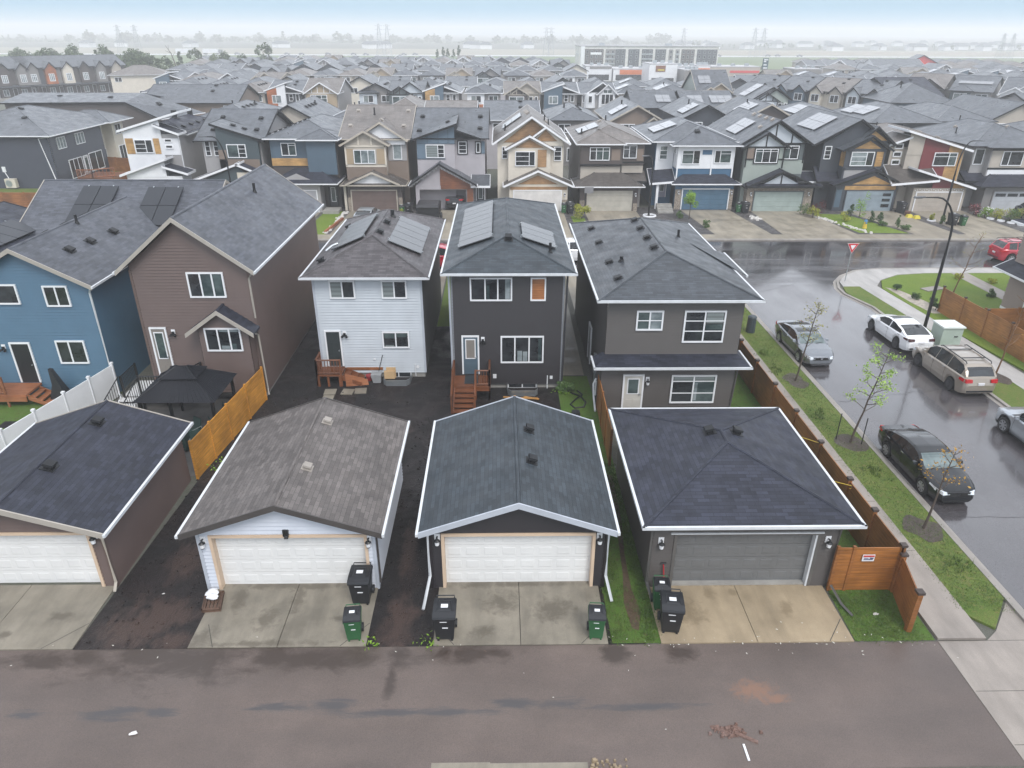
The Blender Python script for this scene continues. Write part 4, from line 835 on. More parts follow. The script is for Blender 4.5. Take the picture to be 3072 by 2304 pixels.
tag(m.build('covered_umbrella', pbr('black_tarp', (.014, .015, .018), .5, bump=.5, bscale=6)), 'black tarpaulin cover standing against the blue house wall', 'cover')
m = MB(); m.box(-23.6, 29.3, .02, -22.7, 29.9, .06); tag(m.build('rubber_mat', blackplastic), 'dark mat lying on the grass beside the white fence', 'mat')
for i, (x, y, a) in enumerate(((-8.8, 32.9, .05), (-7.9, 32.9, -.1), (-7.25, 33.0, .1))):
    e_ = MB(lambda q, x=x, y=y, a=a: Vector((x + q.x * cos(a) - q.y * sin(a), y + q.x * sin(a) + q.y * cos(a), q.z))); e_.box(-.3, -.3, .0, .3, .3, .06); tag(e_.build('paver', conc), ('paving slab beside the landing steps', 'middle paving slab on the black soil', 'paving slab nearest the grey tub')[i], 'paver', 'loose paving slabs behind the pale house')
m = MB(); m.box(-9.05, 31.4, 0, -8.5, 32.5, .05); tag(m.build('paver', conc), 'long paving slab below the other three, at the garage ridge', 'paver', 'loose paving slabs behind the pale house')
def well(x0, x1, y0, y1, label, z=.35):
    off = ((x0 + x1) / 2, y0, 0); e = thing('window_well', label, 'window well', off); m = MB(); n = 9
    P = [(x0, y1), (x0 + .03, y0 + .22), (x0 + .2, y0), (x1 - .2, y0), (x1 - .03, y0 + .22), (x1, y1)]
    for a, b in zip(P, P[1:]):
        for k in range(4): m.hexa([(a[0], a[1], k * .09), (b[0], b[1], k * .09), (b[0], b[1] + .03, k * .09), (a[0], a[1] + .03, k * .09)], [(a[0], a[1] - .012, k * .09 + .07), (b[0], b[1] - .012, k * .09 + .07), (b[0], b[1] + .03, k * .09 + .07), (a[0], a[1] + .03, k * .09 + .07)])
    m.build('steel_ring', galv, e, off); m = MB(); m.box(x0 + .03, y1 - .035, .02, x1 - .03, y1 - .01, .33)
    f = m.build('window', white, e, off); m = MB(); m.box(x0 + .1, y1 - .045, .05, (x0 + x1) / 2 - .03, y1 - .037, .3); m.box((x0 + x1) / 2 + .03, y1 - .045, .05, x1 - .1, y1 - .037, .3); m.build('pane', glassd, f, off)
well(-6.2, -4.75, 33.6, 34.7, 'corrugated steel window well below the pale house'); well(.35, 1.95, 32.35, 33.37, 'corrugated steel window well below the charcoal house')
m = MB(); m.hexa([(-6.75, 33.95, .02), (-6.35, 33.95, .02), (-6.35, 34.3, .02), (-6.75, 34.3, .02)], [(-6.85, 33.9, .5), (-6.3, 33.9, .5), (-6.3, 34.38, .5), (-6.85, 34.38, .5)]); tag(m.build('storage_tub', pbr('grey_plastic_tub', (.3, .31, .32), .4)), 'grey plastic tub beside the pale house steps', 'tub')
m = MB(); m.disc((-7.0, 34.35, .15), (0, 0, 1), .16, .3, 12, .2); tag(m.build('bucket', pbr('red_plastic', (.3, .03, .035), .4)), 'red bucket between the steps and the grey tub', 'bucket')
m = MB(); m.box(-6.1, 33.75, .36, -5.55, 33.85, .8); m.box(-6.0, 33.9, .36, -5.5, 33.94, .95); tag(m.build('wood_sheets', pbr('plywood', (.5, .34, .18), .6)), 'plywood sheets leaning over the steel window well', 'plywood')
m = MB(); m.tube([(-6.6, 34.3, .1), (-6.25, 34.62, 1.35)], .02, 5); tag(m.build('broom', blackmetal), 'thin handle leaning on the pale house wall', 'broom')
m = MB()
for a, b in (((.15, 32.2), (1.0, 31.95)), ((.5, 32.05), (1.9, 31.95)), ((1.2, 32.2), (1.95, 31.85)), ((.6, 31.9), (.75, 32.25))):
    A, B = Vector((*a, .05)), Vector((*b, .09)); t_ = (B - A).normalized(); o_ = Vector((-t_.y, t_.x, 0)) * .06; m.hexa([A - o_, B - o_, B + o_, A + o_], [A - o_ + Vector((0, 0, .04)), B - o_ + Vector((0, 0, .04)), B + o_ + Vector((0, 0, .04)), A + o_ + Vector((0, 0, .04))])
tag(m.build('lumber_scraps', wood('fresh_lumber', (.5, .25, .07), .6)), 'orange timber offcuts in front of the charcoal house window well', 'lumber')
cord('hose', 'black corrugated hose coiled on the grass beside the grey house', [(4.0, 32.9, .06), (4.2, 32.4, .08), (3.8, 31.9, .06), (3.5, 31.4, .06), (3.7, 31.0, .06), (4.15, 31.1, .06), (4.3, 31.6, .06), (4.1, 32.2, .1), (3.7, 32.6, .06), (3.3, 33.2, .06)], .042, blackplastic, 'hose')
m = MB(); m.disc((3.65, 30.2, .16), (0, 0, 1), .24, .3, 14, .2); tag(m.build('planter_pot', blackplastic), 'black plastic pot on the grass behind the slate garage', 'pot')
off = (-9.4, 17.7, 0); e = thing('pallet', 'dark wooden pallet on the concrete by the taupe roofed garage', 'pallet', off); pw = wood('dark_pallet_wood', (.10, .055, .035), .6)
m = MB(lambda q: Vector((-9.42 + q.x * .96 - q.y * .2 + q.y * 0, 17.75 + q.x * .1 + q.y, q.z)))
for k in range(5): m.box(-.26 + k * .12, -.42, .1, -.17 + k * .12, .42, .13)
m.build('slat', pw, e, off); m = MB(lambda q: Vector((-9.42 + q.x * .96 - q.y * .2, 17.75 + q.x * .1 + q.y, q.z))); m.box(-.28, -.42, .045, .32, -.34, .16); m.box(-.28, -.04, .045, .32, .04, .1); m.box(-.28, .34, .045, .32, .42, .16); m.box(-.28, -.42, .045, -.24, .42, .16); m.box(.3, -.42, .045, .34, .42, .16); m.build('runner', pw, e, off)
m = MB(); r_ = random.Random(4)
for cx_, cy_, cz_, a, b in ((-9.5, 18.05, .2, .22, .2), (-9.42, 17.85, .22, .2, .13)):
    for i in range(7):
        for j in range(10):
            pts = []
            for (p, q) in ((i, j), (i + 1, j), (i + 1, j + 1), (i, j + 1)):
                th, ph = pi * p / 7, 2 * pi * q / 10; rr = 1 + .18 * sin(3 * ph + p) ; pts.append((cx_ + a * sin(th) * cos(ph) * rr, cy_ + b * sin(th) * sin(ph) * rr, cz_ + .09 * cos(th)))
            m.poly(pts)
tag(m.build('plastic_bag', white, smooth=True), 'crumpled white bags on the wooden pallet', 'bag')
off = (5.4, 18.2, 0); e = thing('snow_shovel', 'red handled snow shovel leaning beside the grey garage door', 'shovel', off)
m = MB(); m.tube([(5.42, 18.15, .35), (5.36, 18.27, 1.05)], .022, 6); m.build('handle', pbr('red_handle', (.42, .02, .03), .4), e, off); m = MB(); m.tube([(5.27, 18.27, 1.1), (5.45, 18.27, 1.1)], .03, 6); m.build('grip', blackplastic, e, off); m = MB(); m.box(5.2, 18.1, .05, 5.62, 18.14, .4); m.build('blade', blackplastic, e, off)

# ------------------------------------------------------------------ wheelie bins
label_m = pbr('white_bin_label', (.75, .76, .78), .4, var=.02); bin_green = pbr('green_bin_plastic', (.020, .10, .035), .42, var=.12)
def bin_proto(name, w, d, h, body, lid):
    e = thing(name, '', 'bin')
    m = MB(); a = [(-w*.4, -d*.38, .06), (w*.4, -d*.38, .06), (w*.4, d*.4, .06), (-w*.4, d*.4, .06)]; b = [(-w/2, -d/2, h*.86), (w/2, -d/2, h*.86), (w/2, d/2, h*.92), (-w/2, d/2, h*.92)]
    m.hexa(a, b); m.hexa([(-w*.53, -d*.53, h*.82), (w*.53, -d*.53, h*.82), (w*.53, d*.5, h*.88), (-w*.53, d*.5, h*.88)], [(-w*.53, -d*.53, h*.87), (w*.53, -d*.53, h*.87), (w*.53, d*.5, h*.93), (-w*.53, d*.5, h*.93)])
    for x in (-w*.36, w*.26): m.box(x, -d*.4, 0, x + w*.1, d*.2, .07)
    m.build('body', body, e)
    m = MB(); ring = []
    L = [(-d*.56, h*.875, .5), (-d*.52, h*.93, .53), (-d*.3, h*.985, .52), (d*.1, h*1.0, .51), (d*.44, h*.995, .5), (d*.52, h*.95, .5)]
    for (y0, z0, k0), (y1, z1, k1) in zip(L, L[1:]):
        m.poly([(-w*k0, y0, z0), (w*k0, y0, z0), (w*k1, y1, z1), (-w*k1, y1, z1)])
        for s_ in (-1, 1): m.poly([(s_*w*k0, y0, z0), (s_*w*k1, y1, z1), (s_*w*k1, y1, h*.9), (s_*w*k0, y0, h*.865)])
    m.hexa([(-w*.34, -d*.28, h*.99), (w*.34, -d*.28, h*.99), (w*.3, d*.3, h*1.0), (-w*.3, d*.3, h*1.0)], [(-w*.28, -d*.2, h*1.012), (w*.28, -d*.2, h*1.012), (w*.24, d*.24, h*1.018), (-w*.24, d*.24, h*1.018)])
    m.build('lid', lid, e)
    m = MB(); m.tube([(-w*.42, d*.52, h*.95), (-w*.42, d*.62, h*.97), (w*.42, d*.62, h*.97), (w*.42, d*.52, h*.95)], .02, 5); m.build('handle', body, e)
    for s_ in (-1, 1): m = MB(); m.disc((s_ * w * .47, d*.38, .14), (1, 0, 0), .14, .06, 14); m.build('wheel', blackplastic, e)
    m = MB(); m.hexa([(-w*.16, -d*.12, h*1.018), (w*.16, -d*.12, h*1.018), (w*.16, d*.06, h*1.022), (-w*.16, d*.06, h*1.022)], [(-w*.16, -d*.12, h*1.024), (w*.16, -d*.12, h*1.024), (w*.16, d*.06, h*1.03), (-w*.16, d*.06, h*1.03)])
    m.box(-w*.2, -d*.505, h*.74, w*.12, -d*.49, h*.755); m.box(-w*.1, -d*.47, h*.5, w*.16, -d*.44, h*.525); m.build('sticker', label_m, e); return e
bb = bin_proto('wheelie_bin', .66, .78, 1.12, blackplastic, blackplastic); gb = bin_proto('wheelie_bin', .5, .56, .98, bin_green, blackplastic)
BG = 'wheelie bins set out by the garages'
nb = [0, 0]
def put_bin(kind, x, y, rot, label, group=BG):
    p = (bb, gb)[kind]
    e = p if nb[kind] == 0 else copy_tree(p); nb[kind] += 1
    e.location = (x, y, .045); e.rotation_euler = (0, 0, rot); e['label'] = label; e['group'] = group
put_bin(0, -4.55, 17.9, 0, 'black wheelie bin at the right edge of the taupe roofed garage door'); put_bin(1, -4.52, 16.28, .1, 'green wheelie bin at the alley corner of the pallet driveway')
put_bin(0, -1.72, 16.35, 0, 'black wheelie bin at the left corner of the centre driveway'); put_bin(1, 2.92, 16.25, -.08, 'green wheelie bin at the right corner of the centre driveway')
put_bin(0, 5.28, 16.55, -.12, 'black wheelie bin in front of the green one on the tan driveway'); put_bin(1, 5.15, 17.45, -.08, 'green wheelie bin beside the red shovel on the tan driveway')
RB = 'wheelie bins along the far street'
for k, x, y, r_, l in ((0, 7.2, 73.2, .2, 'black bin left of the beige garage door across the street'), (1, 6.6, 73.3, -.1, 'green bin beside the black one by the cream house'), (0, 25.3, 73.3, .1, 'black bin left of the pale green garage door'), (1, 24.7, 73.6, 0, 'green bin tucked behind the black one by the pale green garage'), (0, 41.6, 73.4, .3, 'black bin between the blue grey and tan garage doors'), (0, 44.0, 68.2, .2, 'large black bin at the foot of the tall far lamp'), (1, 44.9, 68.0, .1, 'grey green bin beside the large black bin at the lamp'), (0, -9.2, 72.6, -.2, 'black bin in the gap left of the open garage'), (1, -9.9, 72.4, .2, 'green bin left of the open garage')): put_bin(k, x, y, r_, l, RB)

# ------------------------------------------------------------------ street things
def lamp_post(x, y, h, arm, ang, label, lean=0):
    e = thing('street_lamp', label, 'street lamp', (x, y, 0), ang, 'black curved street lamps'); m = MB()
    pts = [(0, 0, 0), (0, 0, h * .6)] + [(arm * .62 * (1 - cos(a)), 0, h * .72 + h * .28 * sin(a)) for a in [k * pi / 2 / 7 for k in range(8)]] + [(arm, 0, h)]
    m.tube(pts, [.11, .085] + [.07 - .003 * k for k in range(8)] + [.035], 8); m.build('pole', blackmetal, e, smooth=True)
    m = MB(); m.disc((0, 0, .03), (0, 0, 1), .32, .06, 14); m.build('concrete_base', conc_plain, e)
    m = MB(); m.hexa([(arm - .1, -.06, h - .02), (arm + .55, -.13, h - .04), (arm + .55, .13, h - .04), (arm - .1, .06, h - .02)], [(arm - .1, -.05, h + .06), (arm + .5, -.09, h + .05), (arm + .5, .09, h + .05), (arm - .1, .05, h + .06)]); lh = m.build('lamp_head', pbr('dark_grey_lamp_head', (.08, .085, .09), .4, .3), e)
    m = MB(); m.box(arm + .08, -.08, h - .052, arm + .48, .08, h - .042); m.build('lens', glassw, lh); return e
lamp_post(26.77, 41.3, 8.25, 2.2, pi, 'nearest black street lamp curving over the wet street'); lamp_post(43.75, 69.4, 7.7, 1.4, 0, 'thin black street lamp rising from bins across the street')
lamp_post(15.1, 71.95, 5.9, .6, pi, 'short black street lamp in front of the blue and white house'); lamp_post(-22.8, 61.9, 8.9, 1.4, pi, 'black street lamp behind the tall brown house roof')
lamp_post(-71, 170, 7.6, 1.6, pi, 'pale far street lamp by the cream house'); lamp_post(104, 225, 9, 1.8, 0, 'distant street lamp near the red house')
off = (25.84, 50.68, 0); e = thing('yield_sign', 'red and white triangular yield sign on the street corner', 'road sign', off)
m = MB(); m.tube([(25.84, 50.7, 0), (25.84, 50.7, 2.9)], .035, 6); m.build('post', galv, e, off)
def tri(cx, cz, r, y): return [(cx + r * cos(a), y, cz + r * sin(a)) for a in (-pi / 2, pi / 6, 5 * pi / 6)]
m = MB(); m.prism(tri(25.84, 2.75, .5, 50.65), (0, -.02, 0)); pl = m.build('sign_plate', white, e, off)
m = MB(); m.prism(tri(25.84, 2.75, .46, 50.628), (0, -.006, 0)); rd = m.build('red_border', pbr('sign_red', (.55, .02, .03), .4), pl, off); m = MB(); m.prism(tri(25.84, 2.75, .24, 50.62), (0, -.006, 0)); m.build('white_centre', white, rd, off)
off = (26.6, 38.6, 0); e = thing('utility_cabinet', 'pale green utility cabinet on the verge beside the gold van', 'utility box', off); pg = pbr('pale_green_paint', (.36, .43, .38), .45, var=.06)
m = MB(); m.box(26.0, 38.3, .1, 27.2, 39.4, 1.3); m.build('body', pg, e, off); m = MB(); m.box(25.94, 38.22, 1.3, 27.26, 39.46, 1.38); m.build('lid', pbr('pale_cabinet_lid', (.62, .66, .63), .4), e, off); m = MB(); m.box(26.75, 38.26, .75, 26.95, 38.3, .8); m.build('handle', blackmetal, e, off); m = MB(); m.box(25.85, 38.1, .02, 27.35, 39.5, .1); m.build('pad', conc_plain, e, off)
off = (15.55, 40.8, 0); e = thing('telecom_pedestal', 'dark green telecom pedestal on the verge by the corner house', 'pedestal', off); m = MB(); m.disc((15.55, 40.8, .55), (0, 0, 1), .28, 1.1, 10, .26); m.build('body', pbr('dark_green_pedestal', (.035, .05, .06), .5), e, off); m = MB(); m.disc((15.55, 40.8, 1.12), (0, 0, 1), .29, .08, 10, .2); m.build('cap', pbr('dark_green_pedestal', (.035, .05, .06), .5), e, off)
m = MB(lambda q: Vector((31.5 + q.x * cos(.35) - q.y * sin(.35), 48.9 + q.x * sin(.35) + q.y * cos(.35), q.z))); m.box(-.85, -.35, .1, .85, .35, .15); tag(m.build('concrete_slab', walk_m), 'flat concrete slab set in the bright corner lawn', 'slab')
m = MB(); m.hexa([(6.2, 12.72, .012), (6.75, 12.42, .012), (6.78, 12.5, .012), (6.25, 12.8, .012)], [(6.2, 12.72, .05), (6.75, 12.44, .06), (6.76, 12.5, .06), (6.25, 12.8, .05)]); blob(m, 6.15, 12.82, .42, .15, .02, 22, 5, .3); blob(m, 5.75, 12.95, .16, .07, .022, 14, 6, .3); q_ = random.Random(31)
for k in range(38):
    x, y, s_ = 6.15 + q_.gauss(0, .25), 12.82 + q_.gauss(0, .1), q_.uniform(.02, .06); m.hexa([(x - s_, y - s_, .015), (x + s_, y - s_ * .8, .015), (x + s_, y + s_, .015), (x - s_ * .7, y + s_, .015)], [(x - s_ * .5, y - s_ * .5, .02 + s_), (x + s_ * .6, y - s_ * .4, .02 + s_ * .8), (x + s_ * .5, y + s_ * .5, .02 + s_), (x - s_ * .5, y + s_ * .6, .02 + s_ * .7)])
tag(m.build('dirt_clod', soilmat('grey_red_clay', (.15, .085, .065), (.26, .19, .17))), 'heap of red brown clay on the alley near the white stick', 'dirt')
m = MB(); m.box(6.33, 11.95, .012, 6.385, 12.42, .04); tag(m.build('stick', white), 'white painted stick lying on the alley', 'stick')
r_ = random.Random(9); m = MB()
for k in range(46):
    x, y, s_ = r_.uniform(2.2, 3.2), r_.uniform(11.6, 12.02), r_.uniform(.025, .07); z = .03; m.hexa([(x - s_, y - s_ * .7, z - .02), (x + s_, y - s_, z - .02), (x + s_ * .8, y + s_, z - .02), (x - s_, y + s_ * .8, z - .02)], [(x - s_ * .6, y - s_ * .5, z + s_), (x + s_ * .7, y - s_ * .6, z + s_ * .8), (x + s_ * .5, y + s_ * .6, z + s_), (x - s_ * .7, y + s_ * .5, z + s_ * .9)])
tag(m.build('gravel', pbr('tan_broken_stone', (.26, .2, .13), .8, var=.3)), kind='stuff')
m = MB()
for k in range(70):
    x = r_.choice((r_.uniform(3.3, 10.8), r_.uniform(5, 13.4), r_.uniform(-15, 14))); y = r_.choice((15.85 + r_.gauss(0, .12), 15.85 + r_.gauss(0, .4), r_.uniform(12.2, 15.8) if r_.random() < .25 else 15.8)); a = r_.uniform(0, 6.3); s_ = r_.uniform(.015, .05)
    m.poly([(x + s_ * cos(a + q) * (1 if i % 2 else .4), y + s_ * sin(a + q) * (1 if i % 2 else .4), .056) for i, q in enumerate((0, 1.6, 3.1, 4.7))])
tag(m.build('litter', pbr('white_petal_litter', (.6, .58, .52), .7)), kind='stuff')
for x, y, s_, l in ((-9.8, 12.95, .13, 'pale flattened paper on the alley asphalt'), (12.05, 17.0, .12, 'white plastic scrap on the grass by the cedar stub'), (-11.2, 18.2, .06, 'white cup on the black soil by the brown garage')):
    m = MB(); blob(m, x, y, s_, s_ * .5, .04, 10, 77, .5); tag(m.build('paper_scrap', pbr('scrap_paper', (.6, .58, .56), .6)), l, 'litter')

r_ = random.Random(77); m = MB()
for k in range(520):
    x, y = r_.choice(((r_.uniform(-12.7, -9.9), r_.uniform(15.9, 25)), (r_.uniform(-4.0, -2.5), r_.uniform(15.9, 30)), (r_.uniform(-11.5, 2.8), r_.uniform(25.5, 33)))); s_ = r_.uniform(.02, .06) * (1.6 if r_.random() < .1 else 1)
    m.hexa([(x - s_, y - s_ * .7, .0), (x + s_, y - s_, .0), (x + s_ * .8, y + s_, .0), (x - s_, y + s_ * .8, .0)], [(x - s_ * .5, y - s_ * .5, .012 + s_ * .8), (x + s_ * .6, y - s_ * .5, .012 + s_ * .7), (x + s_ * .4, y + s_ * .6, .012 + s_ * .8), (x - s_ * .6, y + s_ * .5, .012 + s_ * .6)])
tag(m.build('dirt_clods', soil), kind='stuff')
# ------------------------------------------------------------------ cars
def lerp_tab(tab, x):
    if x <= tab[0][0]: return tab[0][1]
    for (a, va), (b, vb) in zip(tab, tab[1:]):
        if x <= b: f = (x - a) / (b - a); f = f * f * (3 - 2 * f) * .35 + f * .65; return va + (vb - va) * f
    return tab[-1][1]
tyre_m = pbr('tyre_rubber', (.013, .013, .014), .7, var=.1); rim_m = pbr('alloy_rim', (.42, .43, .45), .28, .8, var=.05); rim_d = pbr('dark_rim', (.06, .06, .065), .35, .6); under_m = pbr('car_underside', (.008, .008, .008), .8, var=0)
car_glass = glass('car_window_glass', (.012, .014, .016), (.03, .036, .04), .04); screen_glass = glass('windscreen_glass', (.06, .085, .085), (.16, .2, .2), .05); head_m = pbr('headlight_glass', (.62, .66, .70), .08, .3, var=.2); tail_m = pbr('tail_light_red', (.42, .012, .018), .15, var=.1); plate_m = pbr('licence_plate', (.66, .66, .68), .4, var=.03); chrome = pbr('chrome_trim', (.6, .61, .63), .15, 1, var=0)
# tables: belt/deck height, roof height, half width at belt, glass x-ranges
SEDAN = dict(L=4.85, W=.91, belt=[(-2.42, .72), (-2.36, 1.0), (-1.8, 1.04), (-1, 1.0), (.8, .95), (1.1, .96), (1.7, .88), (2.15, .78), (2.36, .66), (2.42, .5)], roof=[(-1.95, 1.05), (-1.25, 1.29), (-.6, 1.40), (.05, 1.41), (.45, 1.34), (1.2, .97)], gx=(-1.95, 1.2), wheels=(-1.36, 1.46), R=.33, rear=(-1.88, -1.05), front=(.5, 1.16), side=[(-1.5, -.42), (-.34, .82)], wz=.97)
SPORT = dict(SEDAN, roof=[(-2.1, 1.05), (-1.35, 1.28), (-.6, 1.41), (.05, 1.42), (.45, 1.34), (1.2, .96)], gx=(-2.1, 1.2), rear=(-2.0, -1.0), side=[(-1.55, -.4), (-.32, .85)])
VAN = dict(L=5.05, W=.97, belt=[(-2.52, .7), (-2.46, 1.05), (-2.2, 1.14), (-1, 1.12), (.9, 1.06), (1.3, 1.04), (1.8, .98), (2.25, .84), (2.45, .68), (2.52, .5)], roof=[(-2.4, 1.14), (-2.15, 1.46), (-1.85, 1.66), (-.8, 1.75), (.1, 1.73), (.55, 1.66), (1.5, 1.04)], gx=(-2.4, 1.5), wheels=(-1.5, 1.52), R=.34, rear=(-2.37, -2.02), front=(.62, 1.45), side=[(-2.05, -.92), (-.88, .14), (.18, .95)], wz=1.0)
SUV = dict(L=4.6, W=.93, belt=[(-2.3, .7), (-2.25, 1.05), (-2.0, 1.14), (-1, 1.12), (.7, 1.07), (1.0, 1.06), (1.6, 1.02), (2.05, .93), (2.25, .75), (2.3, .5)], roof=[(-2.2, 1.14), (-1.85, 1.56), (-1.6, 1.66), (-.6, 1.71), (0, 1.69), (.4, 1.6), (1.15, 1.06)], gx=(-2.2, 1.15), wheels=(-1.34, 1.36), R=.37, rear=(-2.14, -1.78), front=(.45, 1.1), side=[(-1.7, -1.05), (-.98, -.2), (-.12, .72)], wz=1.0)
PICK = dict(L=5.7, W=.99, belt=[(-2.85, .75), (-2.8, 1.2), (-.9, 1.22), (.9, 1.15), (1.4, 1.14), (2.2, 1.1), (2.7, .98), (2.85, .6)], roof=[(-.95, 1.22), (-.8, 1.7), (-.5, 1.83), (.3, 1.83), (.6, 1.74), (1.35, 1.14)], gx=(-.95, 1.35), wheels=(-1.75, 1.85), R=.4, rear=(-.92, -.72), front=(.68, 1.3), side=[(-.62, .0), (.08, .9)], wz=1.05)
def car(T, label, cat, loc, rot, paint, rim=None, name='parked_car', rails=False, group='cars parked along the wet streets', dark=False, roofmat=None, hub=None, cladding=None):
    e = thing(name, label, cat, (loc[0], loc[1], loc[2] if len(loc) > 2 else .01), rot, group)
    L2, W, R, zax = T['L'] / 2, T['W'], T['R'], T['R']; RA = R + .07
    wt = [(-L2, W * .76), (-L2 + .12, W * .9), (-L2 + .6, W * .985), (-.6, W), (.8, W), (L2 - .7, W * .965), (L2 - .2, W * .86), (L2, W * .68)]
    xs = set(round(-L2 + T['L'] * k / 44, 3) for k in range(45))
    for xw in T['wheels']:
        for k in range(13): xs.add(round(xw - RA + 2 * RA * k / 12, 3))
    for a in (T['gx'][0], T['gx'][1], *T['rear'], *T['front'], *[q for s_ in T['side'] for q in s_]): xs.add(round(a, 3))
    xs = sorted(xs); st = []
    rmax = max(v for _, v in T['roof'])
    for x in xs:
        zb = lerp_tab(T['belt'], x); wb = lerp_tab(wt, x); zlow = .2 + .1 * max(0, (abs(x) - L2 + .35) / .35)
        for xw in T['wheels']:
            if abs(x - xw) < RA: zlow = max(zlow, zax + sqrt(max(0, RA * RA - (x - xw) ** 2)))
        zlow = min(zlow, zb - .1)
        g = T['gx'][0] < x < T['gx'][1]
        zr = lerp_tab(T['roof'], x) if g else zb + .03
        h = max(0, (zr - zb)); wr = wb * .93 - (h * .36 if g else 0); 
        if g: pts = [(wb * .93, zlow), (wb, zlow + (zb - zlow) * .3), (wb * 1.005, zlow + (zb - zlow) * .6), (wb * .975, zb - .06), (wb * .93, zb), (wr + .02, zr - .05 * min(1, h / .3)), (wr * .88, zr - .008), (0, zr + .012)]
        else: pts = [(wb * .93, zlow), (wb, zlow + (zb - zlow) * .3), (wb * 1.005, zlow + (zb - zlow) * .6), (wb * .975, zb - .06), (wb * .9, zb - .01), (wb * .8, zb + .01), (wb * .55, zb + .025), (0, zb + .035)]
        st.append((x, pts, g))
    body, side, scr, rear = MB(), MB(), MB(), MB()
    roofm = MB()
    for (x0, p0, g0), (x1, p1, g1) in zip(st, st[1:]):
        xm = (x0 + x1) / 2
        for s_ in (1, -1):
            for k in range(7):
                q = [(x0, s_ * p0[k][0], p0[k][1]), (x1, s_ * p1[k][0], p1[k][1]), (x1, s_ * p1[k+1][0], p1[k+1][1]), (x0, s_ * p0[k+1][0], p0[k+1][1])]
                if s_ < 0: q = q[::-1]
                t = body
                if k == 4 and any(a < xm < b for a, b in T['side']): t = side
                elif k >= 6 and T['front'][0] < xm < T['front'][1]: t = scr
                elif k >= 6 and T['rear'][0] < xm < T['rear'][1]: t = rear
                elif roofmat and k >= 6 and -.25 < xm < .3: t = roofm
                t.poly(q)
    for i, (x, p, g) in ((0, st[0]), (-1, st[-1])):
        q = [(x, w_, z) for w_, z in p] + [(x, -w_, z) for w_, z in p[-2::-1]]; body.poly(q if i else q[::-1])
    b = body.build('body', paint, e, smooth=True, sharp=40)
    for mb_, nm, mt in ((side, 'side_window', car_glass), (scr, 'windscreen', screen_glass), (rear, 'rear_window', car_glass)): mb_.build(nm, mt, e, smooth=True, sharp=50)
    if roofmat: roofm.build('sunroof', roofmat, e, smooth=True)
    m = MB(); m.box(-L2 + .25, -W * .82, .2, L2 - .25, W * .82, .62); m.build('underbody', under_m, e)
    for xw in T['wheels']:
        for s_ in (1, -1):
            y = s_ * (W - .1); m = MB(); n = 24; prof = [(.1, R * .62), (.11, R * .9), (.085, R), (-.085, R), (-.11, R * .9), (-.1, R * .5)]
            for (a, ra), (c, rc) in zip(prof, prof[1:]):
                for k in range(n): t0, t1 = 2*pi*k/n, 2*pi*(k+1)/n; m.poly([(xw + ra*cos(t0), y + s_*a, zax + ra*sin(t0)), (xw + ra*cos(t1), y + s_*a, zax + ra*sin(t1)), (xw + rc*cos(t1), y + s_*c, zax + rc*sin(t1)), (xw + rc*cos(t0), y + s_*c, zax + rc*sin(t0))])
            wv = m.build('wheel', tyre_m, e, smooth=True)
            m = MB(); m.disc((xw, y + s_ * .03, zax), (0, 1, 0), R * .66, .1, 20)
            m.build('wheel_hub', rim_d, wv)
            m = MB(); m.disc((xw, y + s_ * .095, zax), (0, 1, 0), R * .16, .03, 10)
            for k in range(7):
                a = 2 * pi * k / 7; u = Vector((cos(a), 0, sin(a))); v = Vector((-sin(a), 0, cos(a))); c0 = Vector((xw, y + s_ * .09, zax))
                m.hexa([c0 + u * R * .1 - v * .03, c0 + u * R * .1 + v * .03, c0 + u * R * .64 + v * .045, c0 + u * R * .64 - v * .045], [c0 + Vector((0, s_ * .02, 0)) + u * R * .1 - v * .025, c0 + Vector((0, s_ * .02, 0)) + u * R * .1 + v * .025, c0 + Vector((0, s_ * .012, 0)) + u * R * .64 + v * .04, c0 + Vector((0, s_ * .012, 0)) + u * R * .64 - v * .04])
            for k in range(20): t0, t1 = 2*pi*k/20, 2*pi*(k+1)/20; m.poly([(xw + R*.6*cos(t0), y + s_*.1, zax + R*.6*sin(t0)), (xw + R*.6*cos(t1), y + s_*.1, zax + R*.6*sin(t1)), (xw + R*.68*cos(t1), y + s_*.104, zax + R*.68*sin(t1)), (xw + R*.68*cos(t0), y + s_*.104, zax + R*.68*sin(t0))])
            m.build('rim', rim or rim_m, wv)
    def ev(x, k): # body point
        for (a, p, _), (c, q, _) in zip(st, st[1:]):
            if a <= x <= c: f = (x - a) / (c - a); return Vector((x, p[k][0] + (q[k][0] - p[k][0]) * f, p[k][1] + (q[k][1] - p[k][1]) * f))
    for s_ in (1, -1):
        fl = lambda v, o=0: Vector((v.x, s_ * (v.y + o), v.z))
        m = MB(); zt = lerp_tab(T['belt'], L2 - .3) - .035; xs_ = [L2 - .62, L2 - .34, L2 - .1]; ys_ = [ev(x, 2).y + .014 for x in xs_]
        for q in (0, 1): m.poly([(xs_[q], s_ * ys_[q], zt + .03 - .06 * q - .06 - .03 * q), (xs_[q+1], s_ * ys_[q+1], zt - .03 - .09 * (q + 1) + .03), (xs_[q+1], s_ * (ys_[q+1] - .02), zt - .045 * q), (xs_[q], s_ * (ys_[q] - .03), zt + .03 - .03 * q)])
